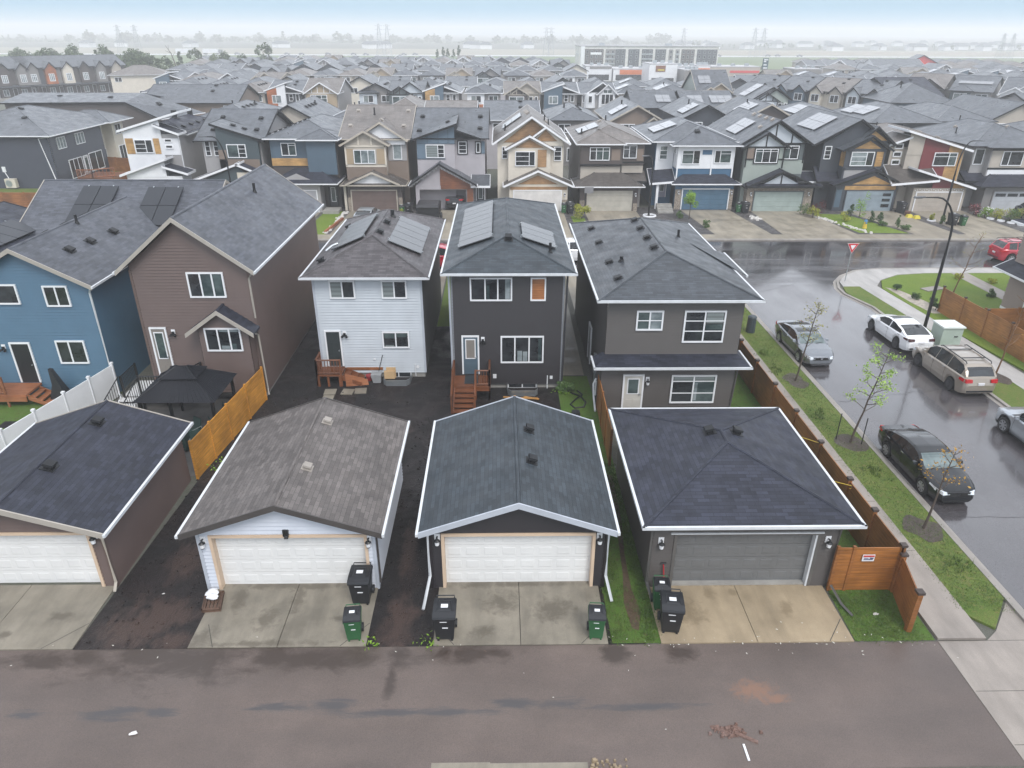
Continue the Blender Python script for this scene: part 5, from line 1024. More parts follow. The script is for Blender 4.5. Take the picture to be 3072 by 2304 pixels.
        m.hexa([(L2 - .14, s_ * ys_[2], zt - .17), (L2 + .012, s_ * (ys_[2] - .1), zt - .19), (L2 + .02, s_ * (ys_[2] - .36), zt - .16), (L2 - .14, s_ * (ys_[2] - .36), zt - .16)], [(L2 - .14, s_ * (ys_[2] - .01), zt - .045), (L2 - .04, s_ * (ys_[2] - .1), zt - .07), (L2 + .0, s_ * (ys_[2] - .36), zt - .11), (L2 - .14, s_ * (ys_[2] - .36), zt - .11)]); m.build('headlight', head_m, e)
        m = MB(); zt = lerp_tab(T['belt'], -L2 + .15) - .02; zb_ = zt - (.2 if T is VAN else .16); xs_ = [-L2 + .06, -L2 + .2, -L2 + .45]; ys_ = [ev(x, 2).y + .012 for x in xs_]
        for q in (0, 1): m.poly([(xs_[q], s_ * ys_[q], zb_ + .03 * q), (xs_[q+1], s_ * ys_[q+1], zb_ + .03 * (q + 1)), (xs_[q+1], s_ * (ys_[q+1] - .02), zt - .02 * q), (xs_[q], s_ * (ys_[q] - .02), zt)])
        m.hexa([(-L2 - .02, s_ * (ys_[0] - .34), zb_ + .02), (-L2 + .1, s_ * (ys_[0] - .34), zb_ + .02), (-L2 + .1, s_ * ys_[0], zb_), (-L2 + .0, s_ * ys_[0], zb_)], [(-L2 + .02, s_ * (ys_[0] - .34), zt - .03), (-L2 + .1, s_ * (ys_[0] - .34), zt - .03), (-L2 + .1, s_ * (ys_[0] - .01), zt), (-L2 + .03, s_ * (ys_[0] - .01), zt)]); m.build('tail_light', tail_m if not dark else pbr('smoked_tail_light', (.05, .012, .014), .15), e)
        m = MB(); xw = T['front'][1] - .42; w_ = ev(xw, 4); c0 = fl(w_, .1) + Vector((0, 0, .06)); m.hexa([c0 + Vector((-.06, -s_ * .1, -.06)), c0 + Vector((.1, -s_ * .1, -.05)), c0 + Vector((.08, s_ * .1, -.05)), c0 + Vector((-.05, s_ * .1, -.06))], [c0 + Vector((-.06, -s_ * .08, .07)), c0 + Vector((.07, -s_ * .08, .06)), c0 + Vector((.05, s_ * .09, .06)), c0 + Vector((-.05, s_ * .09, .07))]); m.build('mirror', paint, e, smooth=True)
        for a, c in T['side'][-2:]:
            m = MB(); p = fl(ev(a + .12, 3), .012); m.box(p.x - .1, min(p.y, p.y + s_ * .03), p.z - .035, p.x + .1, max(p.y, p.y + s_ * .03), p.z - .005); m.build('door_handle', chrome, e)
        m = MB()
        for x in [a for a, c in T['side'][-2:]] + [T['side'][-1][1] + .1]:
            P = [fl(ev(x, k), .004) for k in range(0, 4)]
            for p, q in zip(P, P[1:]): m.poly([p + Vector((-.008, 0, 0)), p + Vector((.008, 0, 0)), q + Vector((.008, 0, 0)), q + Vector((-.008, 0, 0))])
        m.build('door_seam', under_m, e)
        if cladding:
            m = MB()
            for (x0, p0, g0), (x1, p1, g1) in zip(st[2:-2], st[3:-2]): m.poly([(x0, s_ * (p0[0][0] + .012), p0[0][1] - .01), (x1, s_ * (p1[0][0] + .012), p1[0][1] - .01), (x1, s_ * (p1[1][0] + .014), min(p1[0][1] + .1, p1[1][1])), (x0, s_ * (p0[1][0] + .014), min(p0[0][1] + .1, p0[1][1]))])
            m.build('wheel_arch_trim', blackplastic, e)
    m = MB(); gx = L2 + .012; m.box(gx - .12, -W * .5, .5, gx + .0, W * .5, .66); m.box(gx - .14, -W * .62, .24, gx - .02, W * .62, .36); m.build('grille', under_m, e)
    m = MB(); m.box(gx - .02, -W * .52, .655, gx + .012, W * .52, .68); m.disc((gx + .01, 0, .6), (1, 0, 0), .06, .02, 12)
    if not dark: m.box(gx - .1, -W * .55, .215, gx - .005, W * .55, .235)
    m.build('front_trim', chrome if not max(paint.node_tree.nodes['Principled BSDF'].inputs['Metallic'].default_value, 0) < .3 else blackplastic, e)
    m = MB(); m.box(-L2 - .03, -.16, .68 if T is not VAN else .74, -L2 + .03, .16, .8 if T is not VAN else .86); m.build('licence_plate', plate_m, e)
    m = MB(); m.box(-L2 - .04, -W * .7, .36, -L2 + .2, W * .7, .44); m.build('bumper_strip', blackplastic, e)
    m = MB(); xw = T['front'][1] + .03; z = lerp_tab(T['belt'], xw) + .05
    m.tube([(xw, -.5, z), (xw - .12, -.05, z + .04)], .012, 4); m.tube([(xw, .15, z), (xw - .12, .6, z + .03)], .012, 4); m.build('wiper', blackmetal, e)
    if rails:
        for s_ in (1, -1): m = MB(); m.tube([(-1.95, s_ * W * .66, rmax - .06), (-1.85, s_ * W * .67, rmax + .03), (.2, s_ * W * .67, rmax + .06), (.35, s_ * W * .66, rmax - .02)], .028, 5); m.build('roof_rail', blackmetal, e)
        for x in (-1.4, -.3): m = MB(); m.box(x - .03, -W * .66, rmax + .02, x + .03, W * .66, rmax + .05); m.build('roof_bar', blackmetal, e)
    return e
p_silver = carpaint('dark_silver_paint', (.20, .215, .235), .25, .6); p_white = carpaint('pearl_white_paint', (.78, .79, .81), .25, 0); p_gold = carpaint('champagne_paint', (.33, .285, .235), .3, .5); p_lsil = carpaint('bright_silver_paint', (.42, .45, .48), .28, .6); p_black = carpaint('black_paint', (.004, .005, .007), .2, 0); p_red = carpaint('red_paint', (.40, .008, .03), .22, .1)
car(SEDAN, 'dark silver sedan facing the alley by the left kerb', 'car', (17.72, 38.0), -pi / 2 + .03, p_silver, roofmat=car_glass)
car(SPORT, 'white coupe-like sedan parked beside the nearest street lamp', 'car', (24.22, 39.8), pi / 2 + .04, p_white, rim=rim_d, dark=True, roofmat=car_glass)
car(VAN, 'champagne minivan with roof rails behind the white sedan', 'minivan', (24.38, 34.45), pi / 2 + .02, p_gold, rim=rim_d, rails=True)
car(SUV, 'bright silver crossover cut off by the right edge', 'car', (24.45, 27.2), pi / 2 + .02, p_lsil, cladding=True, rails=True)
car(SEDAN, 'black sedan by the left kerb, nearest the alley', 'car', (17.9, 25.15), -pi / 2 + .02, p_black, rim=rim_m)
car(SUV, 'red crossover on the cross street beside the corner house', 'car', (42.8, 56.4), .02, p_red, rails=True)
car(SUV, 'red car partly hidden between the pale and charcoal houses', 'car', (-4.6, 55.0), .0, p_red, group=None)
car(SUV, 'white vehicle on the street seen between the charcoal and grey houses', 'car', (6.6, 56.6), .0, p_white, group=None)
car(SEDAN, 'silver sedan on the driveway of the taupe house', 'car', (-12.9, 69.6), pi / 2 - .08, p_lsil, group=None)
car(PICK, 'black pickup truck inside the open garage across the street', 'pickup truck', (-4.7, 77.2, .03), pi / 2, p_black, group=None)
car(SUV, 'black crossover on the far right driveway behind the flowering shrubs', 'car', (53.2, 70.6), pi / 2 - .3, p_black, group=None)
off = (-7.0, 70.5, 0); e = thing('box_trailer', 'low black box trailer on the driveway before the open garage', 'trailer', off)
m = MB(); m.box(-8.1, 69.4, .45, -5.9, 72.0, 1.45); m.build('body', blackplastic, e, off); m = MB(); m.hexa([(-8.15, 69.3, 1.45), (-5.85, 69.3, 1.45), (-5.85, 72.1, 1.45), (-8.15, 72.1, 1.45)], [(-8.0, 69.5, 1.65), (-6.0, 69.5, 1.65), (-6.0, 71.9, 1.65), (-8.0, 71.9, 1.65)]); m.build('cover', pbr('black_vinyl_cover', (.02, .02, .023), .3), e, off)
for s_ in (-8.2, -5.8): m = MB(); m.disc((s_, 70.6, .36), (1, 0, 0), .36, .2, 16); m.build('wheel', tyre_m, e, off)

# ------------------------------------------------------------------ trees and shrubs
bark = pbr('grey_brown_bark', (.07, .052, .042), .8, var=.3, scale=8, bump=.4); bark_r = pbr('orange_brown_bark', (.14, .07, .03), .7, var=.2)
lf_spring = leafmat('spring_green_leaves', (.20, .33, .055), (.32, .45, .10)); lf_olive = leafmat('olive_young_leaves', (.19, .18, .035), (.27, .24, .06)); lf_rust = leafmat('orange_young_leaves', (.34, .17, .02), (.45, .26, .04)); lf_bright = leafmat('bright_green_leaves', (.13, .25, .02), (.22, .36, .04)); lf_dark = leafmat('dark_green_leaves', (.03, .07, .022), (.06, .11, .035)); lf_red = leafmat('burgundy_leaves', (.07, .018, .022), (.12, .035, .03)); lf_yel = leafmat('yellow_green_leaves', (.24, .27, .03), (.34, .34, .05)); lf_mid = leafmat('mid_green_leaves', (.055, .11, .03), (.10, .16, .045))
def leaf(m, q, s, r):
    a = Vector((r.gauss(0, 1), r.gauss(0, 1), r.gauss(0, .7))).normalized(); b = a.cross(Vector((r.gauss(0, 1), r.gauss(0, 1), r.gauss(0, 1)))).normalized(); q = Vector(q)
    m.poly([q - a * s, q - a * s * .1 + b * s * .5, q + a * s, q - a * s * .1 - b * s * .5])
def sapling(x, y, h, lean, label, leaf_m, nbr, dens, bk=bark, seed=1, spread=1.1, lsize=.06, stakes=False, clump=.22, ring=True, low=.35, z0=.09, tops=True):
    r = random.Random(seed); e = thing('young_tree', label, 'tree', (x, y, z0)); m = MB(); lv = MB()
    tr = [Vector((lean[0] * (k / 8) ** 1.2 + r.gauss(0, .015), lean[1] * (k / 8) ** 1.2 + r.gauss(0, .015), h * k / 8)) for k in range(9)]; m.tube(tr, [.046 * (1 - k / 9.5) + .007 for k in range(9)], 6)
    def cl(q, n, s): 
        for _ in range(n): leaf(lv, q + Vector((r.gauss(0, s), r.gauss(0, s), r.gauss(0, s * .7))), lsize * r.uniform(.6, 1.3), r)
    for k in range(nbr):
        f = low + (1 - low) * (k + r.random() * .6) / nbr; i = min(7, int(f * 8)); p = tr[i].lerp(tr[i+1], f * 8 - i); a = k * 2.4 + r.uniform(-.4, .4); L = spread * (1.15 - f * .75) * r.uniform(.7, 1.1)
        d1 = Vector((cos(a), sin(a), .55)); q1 = p + d1 * L * .5; q2 = q1 + Vector((cos(a + r.gauss(0, .3)), sin(a + r.gauss(0, .3)), .7 + r.gauss(0, .2))) * L * .5
        m.tube([p, q1, q2], [.02, .014, .006], 4); q3 = q1 + Vector((cos(a + .9), sin(a + .9), .5)) * L * .32; m.tube([q1, q3], [.011, .005], 4)
        cl(q2, dens, clump * .7); cl(q3, int(dens * .7), clump * .6)
        if r.random() < .6: cl(q1.lerp(q2, .6), dens // 2, clump * .5)
    if tops: cl(tr[-1], dens, clump * .7)
    m.build('trunk', bk, e, smooth=True); lv.build('crown', leaf_m, e)
    if stakes:
        for a, b in ((-.55, .3), (.42, -.15)): m = MB(); m.tube([(a, b, 0), (a * 1.0, b, 1.35)], .025, 5); m.build('stake', blackmetal, e)
    if ring:
        m = MB(); blob(m, x, y, .62, .8, z0 + .012, 22, seed, .25); tag(m.build('mulch', soilmat('bark_mulch', (.055, .042, .036), (.09, .07, .055)) if 'mulch' not in MATS else MATS['mulch']), kind='structure')
    return e
MATS['mulch'] = soilmat('bark_mulch', (.055, .042, .036), (.09, .07, .055))
sapling(15.92, 27.5, 4.3, (.75, .1), 'leafy spring green sapling between two dark stakes on the verge', lf_spring, 15, 26, seed=3, spread=1.2, stakes=True, lsize=.06, clump=.17)
sapling(15.8, 33.9, 4.2, (.55, .2), 'slender olive leaved sapling in front of the dark silver sedan', lf_olive, 12, 10, seed=5, spread=.9, low=.45, clump=.2, lsize=.06)
sapling(15.9, 21.25, 3.3, (.35, .15), 'small orange leaved sapling beside the black sedan', lf_rust, 9, 9, seed=8, spread=.9, low=.5, clump=.17, lsize=.055)
sapling(26.85, 34.3, 4.4, (.5, .2), 'nearly bare brown sapling beside the champagne minivan', lf_rust, 10, 1, bk=bark_r, seed=12, spread=1.0, low=.4, tops=False, lsize=.04)
sapling(31.9, 47.2, 4.3, (.9, .1), 'thin orange stemmed sapling on the bright corner lawn', lf_olive, 9, 7, bk=bark_r, seed=15, spread=1.3, low=.4, ring=False, clump=.25, lsize=.05)
m = MB(); blob(m, 31.9, 47.2, .4, .4, .112, 16, 3, .1); tag(m.build('tree_ring', pbr('white_gravel', (.55, .54, .5), .8)), 'white gravel ring round the corner lawn sapling', 'tree ring')
def shrub(x, y, w, h, label, leaf_m, n=700, name='shrub', stem=0, ls=.07, seed=0, group=None, cone=False, z0=.03, flow=None):
    r = random.Random(seed * 13 + 5); e = thing(name, label, 'shrub' if name == 'shrub' else 'tree', (x, y, z0), 0, group); m = MB(); cs = []
    for k in range(9): a = r.uniform(0, 6.3); f = r.random(); cs.append((w * .3 * cos(a) * (1 - f if cone else 1), w * .3 * sin(a) * (1 - f if cone else 1), stem + h * (.15 + .7 * f), w * .34 * (1.05 - f * .8 if cone else r.uniform(.6, 1))))
    for k in range(n):
        cx_, cy_, cz_, s_ = r.choice(cs); v = Vector((r.gauss(0, 1), r.gauss(0, 1), r.gauss(0, 1))).normalized() * s_ * r.random() ** .4; q = (cx_ + v.x, cy_ + v.y, max(.03, cz_ + v.z * (h / w) * .8)); leaf(m, q, ls * r.uniform(.6, 1.4), r)
    m.build('foliage', leaf_m, e)
    t = MB(); t.tube([(0, 0, 0), (r.gauss(0, .03), r.gauss(0, .03), stem + h * .5)], [.04 + stem * .015, .02], 5); t.build('stem' if name == 'shrub' else 'trunk', bark, e)
    if flow:
        t = MB()
        for k in range(60): cx_, cy_, cz_, s_ = r.choice(cs); v = Vector((r.gauss(0, 1), r.gauss(0, 1), abs(r.gauss(0, 1)))).normalized() * s_ * 1.02; leaf(t, (cx_ + v.x, cy_ + v.y, cz_ + v.z * (h / w) * .8), .1, r)
        t.build('flowers', flow, e)
    return e
GS = 'front garden shrubs across the street'
shrub(18.9, 70.6, 1.5, 2.0, 'small round crowned bright tree left of the blue garage driveway', lf_bright, 1500, 'small_tree', stem=.9, seed=1); shrub(18.0, 70.9, .7, .9, 'grey green bush beside the small bright tree', lf_mid, 400, seed=2, group=GS); shrub(19.8, 67.2, .8, .7, 'low green bush at the end of the grass strip', lf_mid, 400, seed=3, group=GS)
shrub(8.2, 70.8, 1.6, 1.5, 'rounded yellow green bush by the beige garage driveway', lf_yel, 1300, seed=4, group=GS); shrub(-9.9, 70.9, .8, .9, 'yellow green shrub beside the bins and taupe house', lf_yel, 400, seed=5, group=GS)
for i, (x, y, w_, h_, l, mt, c_) in enumerate(((32.3, 72.0, 1.6, 2.3, 'tall burgundy shrub right of the stone clad garage', lf_red, 0), (31.6, 71.3, 1.2, 1.5, 'olive brown shrub in front of the burgundy one', lf_yel, 0), (31.2, 72.6, 1.2, 1.2, 'green bush by the stone clad garage corner', lf_mid, 0), (36.4, 71.4, 1.3, 2.6, 'tall bright green shrub before the blue grey garage', lf_bright, 0), (35.6, 71.6, .9, 1.5, 'dark conical evergreen left of the tall bright shrub', lf_dark, 1), (36.6, 69.4, .8, 1.3, 'dark evergreen nearest the middle of the flower bed', lf_dark, 1), (37.3, 69.0, .8, 1.35, 'rounded evergreen at the edge of the tan driveway', lf_dark, 1), (38.2, 67.2, .6, 1.3, 'slim pointed evergreen nearest the street', lf_mid, 1), (38.4, 66.2, .9, .5, 'spreading low juniper at the street end of the bed', lf_mid, 0), (34.2, 69.8, 1.1, .9, 'olive shrub beside the white stones', lf_yel, 0), (37.0, 67.8, .8, .5, 'low juniper between the pointed evergreens', lf_mid, 0), (43.0, 70.0, .4, .8, 'small yellow green shrub in a white ring', lf_yel, 0), (43.3, 68.6, .4, .9, 'small dark shrub left of the lamp bins', lf_mid, 0))): shrub(x, y, w_, h_, l, mt, 420, seed=20 + i, group=GS, cone=bool(c_))
wf = pbr('white_blossom', (.7, .7, .68), .6, var=.03); pk = pbr('pink_blossom', (.5, .2, .22), .6)
for i, (x, y, w_, h_, l, mt, fl_) in enumerate(((48.6, 72.3, 1.1, 1.1, 'pink flowering shrub at the house end of the long bed', lf_red, pk), (49.2, 71.4, 1.3, 1.2, 'green bush with white flowers in the long bed', lf_bright, wf), (50.0, 70.7, 1.2, 1.0, 'olive bush after the white flowered one', lf_yel, None), (50.6, 69.6, 1.5, 1.3, 'dense mid green bush in the long bed', lf_mid, None), (51.4, 70.2, 1.5, 1.6, 'yellow flowering bush in the long bed', lf_yel, None), (52.4, 69.4, 1.7, 3.2, 'tall white blossoming shrub before the black crossover', lf_bright, wf), (51.6, 68.0, 1.2, 1.2, 'green bush below the blossoming shrub', lf_mid, None), (52.6, 67.4, 1.5, 1.1, 'orange green bush nearest the corner house', lf_yel, None), (52.0, 66.3, .6, 1.0, 'small upright shrub in the lowest white ring', lf_mid, None))): shrub(x, y, w_, h_, l, mt, 600, seed=50 + i, group=GS, flow=fl_)
shrub(3.35, 32.9, .9, .55, 'low leafy weeds at the corner of the charcoal house', lf_mid, 700, seed=95); BD = 'round clipped bushes in the corner stone bed'
for i, (x, y) in enumerate(((28.65, 48.6), (29.1, 46.7), (29.55, 45.4), (29.25, 44.5))): shrub(x, y, .62, .55, ('round green bush furthest up the stone bed', 'second round bush of the stone bed', 'third round bush, beside the pale stones', 'round bush nearest the cedar fence post')[i], lf_dark, 900, seed=80 + i, group=BD, ls=.035, z0=.12)
flat('stone_bed', pbr('pale_bed_stone', (.36, .32, .27), .8, var=.3, scale=6, bump=.8, bscale=12), .105, [(28.2, 49.3), (28.9, 48.6), (29.4, 46.8), (29.9, 45.0), (29.5, 43.9), (28.75, 43.9), (28.4, 46)], th=.02)
shrub(34.8, 51.2, .7, .5, 'low brown shrub beside the corner front path', lf_yel, 300, seed=90); shrub(34.7, 47.2, .6, .7, 'small grey green shrub by the corner house path', lf_mid, 300, seed=91); shrub(36.7, 50.2, .6, .4, 'low shrub on the right side of the corner front path', lf_yel, 250, seed=92)
# tufts of longer grass
r_ = random.Random(3); m = MB()
def tuft(x, y, z, h, n, s):
    for _ in range(n):
        a = r_.uniform(0, 6.3); d = r_.random() ** .5 * s; px, py = x + d * cos(a), y + d * sin(a); b = r_.uniform(0, 6.3); hh = h * r_.uniform(.5, 1.2); w_ = .012
        m.poly([(px - w_ * cos(b), py - w_ * sin(b), z), (px + w_ * cos(b), py + w_ * sin(b), z), (px + r_.gauss(0, .05), py + r_.gauss(0, .05), z + hh)])
for k in range(1500): tuft(r_.uniform(14.95, 16.55), 17.2 + 33 * r_.random() ** 1.3, .09, .05, 10, .35)
for k in range(700):
    y = r_.uniform(15.9, 26); x = r_.choice((r_.uniform(3.35, 3.95), r_.uniform(4.5, 4.88))) if y > 18.4 else r_.choice((r_.uniform(3.35, 4.1), r_.uniform(4.4, 4.9))); tuft(x, y, .02, .09, 12, .2)
for k in range(420): tuft(r_.uniform(11.05, 13.0), r_.uniform(15.95, 18.0), .02, .06, 10, .25)
for k in range(260): tuft(r_.uniform(11.3, 12.9), r_.uniform(18.3, 38), .02, .07, 10, .25)
for x, y in ((15.6, 30.4), (16.0, 25.0), (15.3, 35.3), (15.9, 19.2), (15.2, 37.5)):
    for k in range(12): tuft(x + r_.gauss(0, .25), y + r_.gauss(0, .3), .09, .16, 14, .15)
tag(m.build('grass', leafmat('grass_blades', (.05, .095, .018), (.10, .15, .03))), kind='stuff')
m = MB()
for x, y in ((-2.2, 15.95), (3.1, 32.8), (3.3, 32.6), (3.4, 33.1), (-11.9, 26.2), (-12.1, 25.6), (-3.9, 15.9)):
    for k in range(26): leaf(m, (x + r_.gauss(0, .16), y + r_.gauss(0, .12), .05 + abs(r_.gauss(0, .12))), .06, r_)
tag(m.build('weeds', lf_bright), kind='stuff')
r_ = random.Random(21); m = MB()
def stones(p, q, n, s_, jit):
    for k in range(n):
        f = r_.random(); x, y = p[0] + (q[0] - p[0]) * f + r_.gauss(0, jit), p[1] + (q[1] - p[1]) * f + r_.gauss(0, jit); a, b, c_ = s_ * r_.uniform(.6, 1.3), s_ * r_.uniform(.5, 1), s_ * r_.uniform(.4, .8); m.hexa([(x - a, y - b, .02), (x + a * .9, y - b * .8, .02), (x + a, y + b, .02), (x - a * .8, y + b, .02)], [(x - a * .6, y - b * .5, c_ + .05), (x + a * .5, y - b * .6, c_ + .05), (x + a * .6, y + b * .5, c_ + .04), (x - a * .6, y + b * .6, c_ + .05)])
stones((32.0, 71.6), (34.6, 65.2), 60, .14, .15); stones((-16.0, 65), (-15.9, 73.5), 60, .13, .12); stones((25.6, 71.5), (25.9, 70.3), 24, .16, .2); stones((8.6, 66.5), (8.5, 69.5), 24, .14, .1); stones((-11.9, 47.5), (-11.8, 53), 30, .13, .1)
tag(m.build('pebbles', pbr('white_landscape_stone', (.52, .5, .47), .8, var=.2, scale=4)), kind='stuff')
RG = 'white edging rings in the far flower beds'
for i, (x, y, s_) in enumerate(((43.0, 70.0, .42), (49.4, 70.7, .35), (49.9, 69.8, .35), (50.3, 68.9, .35), (50.8, 68.1, .35), (51.3, 67.2, .4), (52.0, 66.3, .42), (15.2, 72.0, .7))):
    m = MB(); n = 18
    for k in range(n): t0, t1 = 2*pi*k/n, 2*pi*(k+1)/n; m.hexa([(x + s_*cos(t0)*.75, y + s_*sin(t0)*.75, .03), (x + s_*cos(t1)*.75, y + s_*sin(t1)*.75, .03), (x + s_*cos(t1), y + s_*sin(t1), .03), (x + s_*cos(t0), y + s_*sin(t0), .03)], [(x + s_*cos(t0)*.8, y + s_*sin(t0)*.8, .14), (x + s_*cos(t1)*.8, y + s_*sin(t1)*.8, .14), (x + s_*cos(t1)*.95, y + s_*sin(t1)*.95, .14), (x + s_*cos(t0)*.95, y + s_*sin(t0)*.95, .14)])
    tag(m.build('edging_ring', white), ('white edging ring round the small yellow green shrub', 'white ring below the pink flowering shrub', 'white ring below the white flowered bush', 'white ring beside the olive bush', 'white ring beside the dense green bush', 'white ring at the bed edge before the last bushes', 'lowest white ring, nearest the street', 'large white ring round the short lamp before the blue and white house')[i], 'edging ring', RG)
off = (34.9, 67.0, 0); e = thing('fire_hydrant', 'yellow fire hydrant with a blue top on the front lawn', 'hydrant', off); m = MB(); m.disc((34.9, 67.0, .3), (0, 0, 1), .22, .6, 12, .12); m.disc((34.9, 67.0, .62), (0, 0, 1), .13, .1, 12); m.build('body', pbr('hydrant_yellow', (.6, .42, .04), .45), e, off); m = MB(); m.disc((34.9, 67.0, .74), (0, 0, 1), .17, .16, 12, .1); m.disc((34.9, 66.85, .55), (0, 1, 0), .07, .12, 10); m.build('bonnet', pbr('hydrant_blue', (.05, .2, .42), .45), e, off)
yb = pbr('yellow_plastic', (.6, .5, .06), .4)
for i, (x, y) in enumerate(((41.5, 71.4), (42.0, 70.9))): m = MB(); m.hexa([(x - .3, y - .25, .03), (x + .3, y - .25, .03), (x + .3, y + .25, .03), (x - .3, y + .25, .03)], [(x - .2, y - .17, .32), (x + .2, y - .17, .32), (x + .22, y + .17, .32), (x - .22, y + .17, .32)]); tag(m.build('yellow_tub', yb), ('yellow tub nearer the tan garage door', 'yellow tub nearer the street on the driveway edge')[i], 'tub', 'yellow tubs')
m = MB(); m.disc((41.6, 72.0, .25), (0, 0, 1), .24, .5, 12, .3); tag(m.build('planter_pot', pbr('brown_clay_pot', (.12, .06, .045), .6)), 'brown pot above the yellow tubs', 'pot')
m = MB(); m.hexa([(-16.2, 65.2, .03), (-16.0, 65.2, .03), (-15.4, 70.4, .03), (-15.6, 70.4, .03)], [(-16.2, 65.2, .25), (-16.0, 65.2, .25), (-15.4, 70.4, .25), (-15.6, 70.4, .25)]); tag(m.build('timber_edge', wood('rust_timber', (.30, .10, .04), .6)), 'rust coloured timber edging beside the taupe house driveway', 'timber')
off = (8.75, 73.4, 0); e = thing('basketball_hoop', 'black basketball hoop standing left of the beige garage door', 'basketball hoop', off); m = MB(); m.tube([(8.75, 73.4, 0), (8.75, 73.4, 2.6)], .05, 6); m.build('pole', blackmetal, e, off); m = MB(); m.box(8.6, 73.0, 2.1, 9.5, 73.05, 2.7); m.tube([(9.05 + .22 * cos(k * .7), 72.75 + .22 * sin(k * .7), 2.15) for k in range(10)], .015, 4); m.build('backboard', pbr('grey_backboard', (.2, .2, .21), .3), e, off)
# ------------------------------------------------------------------ houses across the street (front row)
sh_mid = shingle('mid_grey_shingles', (.125, .138, .160), .2, .38, .6); sh_tan = shingle('tan_grey_shingles', (.25, .222, .205), .15, .45, .45); sh_warm = shingle('warm_brown_shingles', (.15, .132, .12), .2, .5, .4)
s_white = siding('white_stucco', (.70, .71, .73)); s_cream = siding('cream_siding', (.60, .55, .47)); s_tan = siding('tan_siding', (.36, .28, .19)); s_stone = pbr('ledge_stone', (.26, .22, .18), .8, var=.5, scale=9, bump=.5, bscale=14)
s_lgrey = siding('light_grey_siding', (.33, .32, .32)); s_mgrey = siding('mid_grey_siding', (.20, .19, .185)); s_teal = siding('dark_teal_panel', (.055, .075, .085)); s_navy = siding('navy_siding', (.032, .038, .055)); s_slateb = siding('slate_blue_panel', (.075, .115, .155)); s_steel = siding('steel_blue_panel', (.115, .165, .215))
s_taupe = siding('taupe_siding', (.20, .155, .125)); s_lav = siding('lavender_grey_siding', (.38, .36, .38)); s_sage = siding('sage_siding', (.30, .34, .31)); s_dkb = siding('dark_brown_siding', (.075, .062, .058)); s_royal = siding('royal_blue_siding', (.045, .115, .20)); s_maroon = siding('maroon_panel', (.15, .022, .025)); s_beige = siding('beige_siding', (.40, .36, .31)); s_pale = siding('pale_blue_panel', (.48, .52, .56)); s_green = siding('grey_green_siding', (.10, .12, .125)); s_charb = siding('charcoal_blue_siding', (.05, .057, .07))
w_gold = wood('golden_wood_panel', (.46, .27, .10), .5, .15); w_brown = wood('red_brown_wood_panel', (.20, .075, .035), .5, .15); w_oak = wood('oak_wood_panel', (.36, .21, .10), .5, .15); w_rust = wood('rust_wood_panel', (.38, .12, .04), .5, .15)
FRN = 'front row of houses across the street'
def basic(h, x0, x1, y0, y1, z1, mat, **k): return h.wall(x0, x1, y0, y1, 0, z1, mat, **k)
tv = pbr('tan_vent', (.42, .38, .34), .5)

# white modern house
h = H('house', 'white modern house with slanted roofs and orange wood insets, across the street', 'house', (-35, 74), 0, FRN)
basic(h, -37.7, -32.3, 75.5, 88, 7.4, s_lgrey); h.panel(FF(75.48), [(-37.7, 0), (-33.9, 0), (-33.9, 8.7), (-37.7, 7.6)], s_white, .06)
h.shed(-38.1, 7.75, -31.7, 9.55, 75.2, 78.5, sh_navy, None, white, zb0=7.75, zb1=9.55); h.shed(-34.4, 8.35, -32.0, 7.5, 75.0, 77, sh_navy, None, white)
h.hip(-38.0, -31.9, 77.0, 88.5, 7.2, .35, sh_navy, gutterw); h.vents([(-33.2, 79.5), (-33.2, 81.5), (-33.2, 83.5), (-33.2, 85.5)], size=.45); h.pipes([(-34.9, 86), (-35, 82)], h=.8, r=.3)
h.win(FF(75.4), -36.7, -34.9, 5.6, 6.9, (.62,), ((.33, 0, .62), (.66, 0, .62)), g=glassd); h.rect(FF(75.41), -37.6, -36.8, 5.5, 7.0, w_gold); h.rect(FF(75.41), -34.8, -34.2, 5.5, 7.0, w_gold); h.rect(FF(75.47), -33.9, -32.3, 5.4, 7.0, s_white)
for z in (6.0, 6.6): h.win(FF(75.44), -33.7, -32.9, z, z + .4, (), w=.1)
basic(h, -37.4, -31.9, 73.8, 76, 3.6, s_white); h.shed(-37.9, 3.75, -33.2, 5.3, 73.4, 75.6, sh_navy, None, white); h.shed(-33.6, 4.6, -31.2, 3.9, 73.5, 75.6, sh_navy, None, white)
h.panel(FF(73.79), [(-37.4, 3.5), (-33.4, 3.5), (-33.4, 4.95), (-37.4, 3.75)], s_white); h.gdoor(-36.6, -31.9 + .5, 0, 3.0, 73.8, pbr('grey_lilac_door', (.33, .33, .36), .4), white, rec=.02, flush=True, lites=[(.03 + .24 * k, .24 + .24 * k, .8, .95) for k in range(4)])
h.downspout([(-32.2, 75.4, 7.4), (-32.2, 75.42, .3)], white)
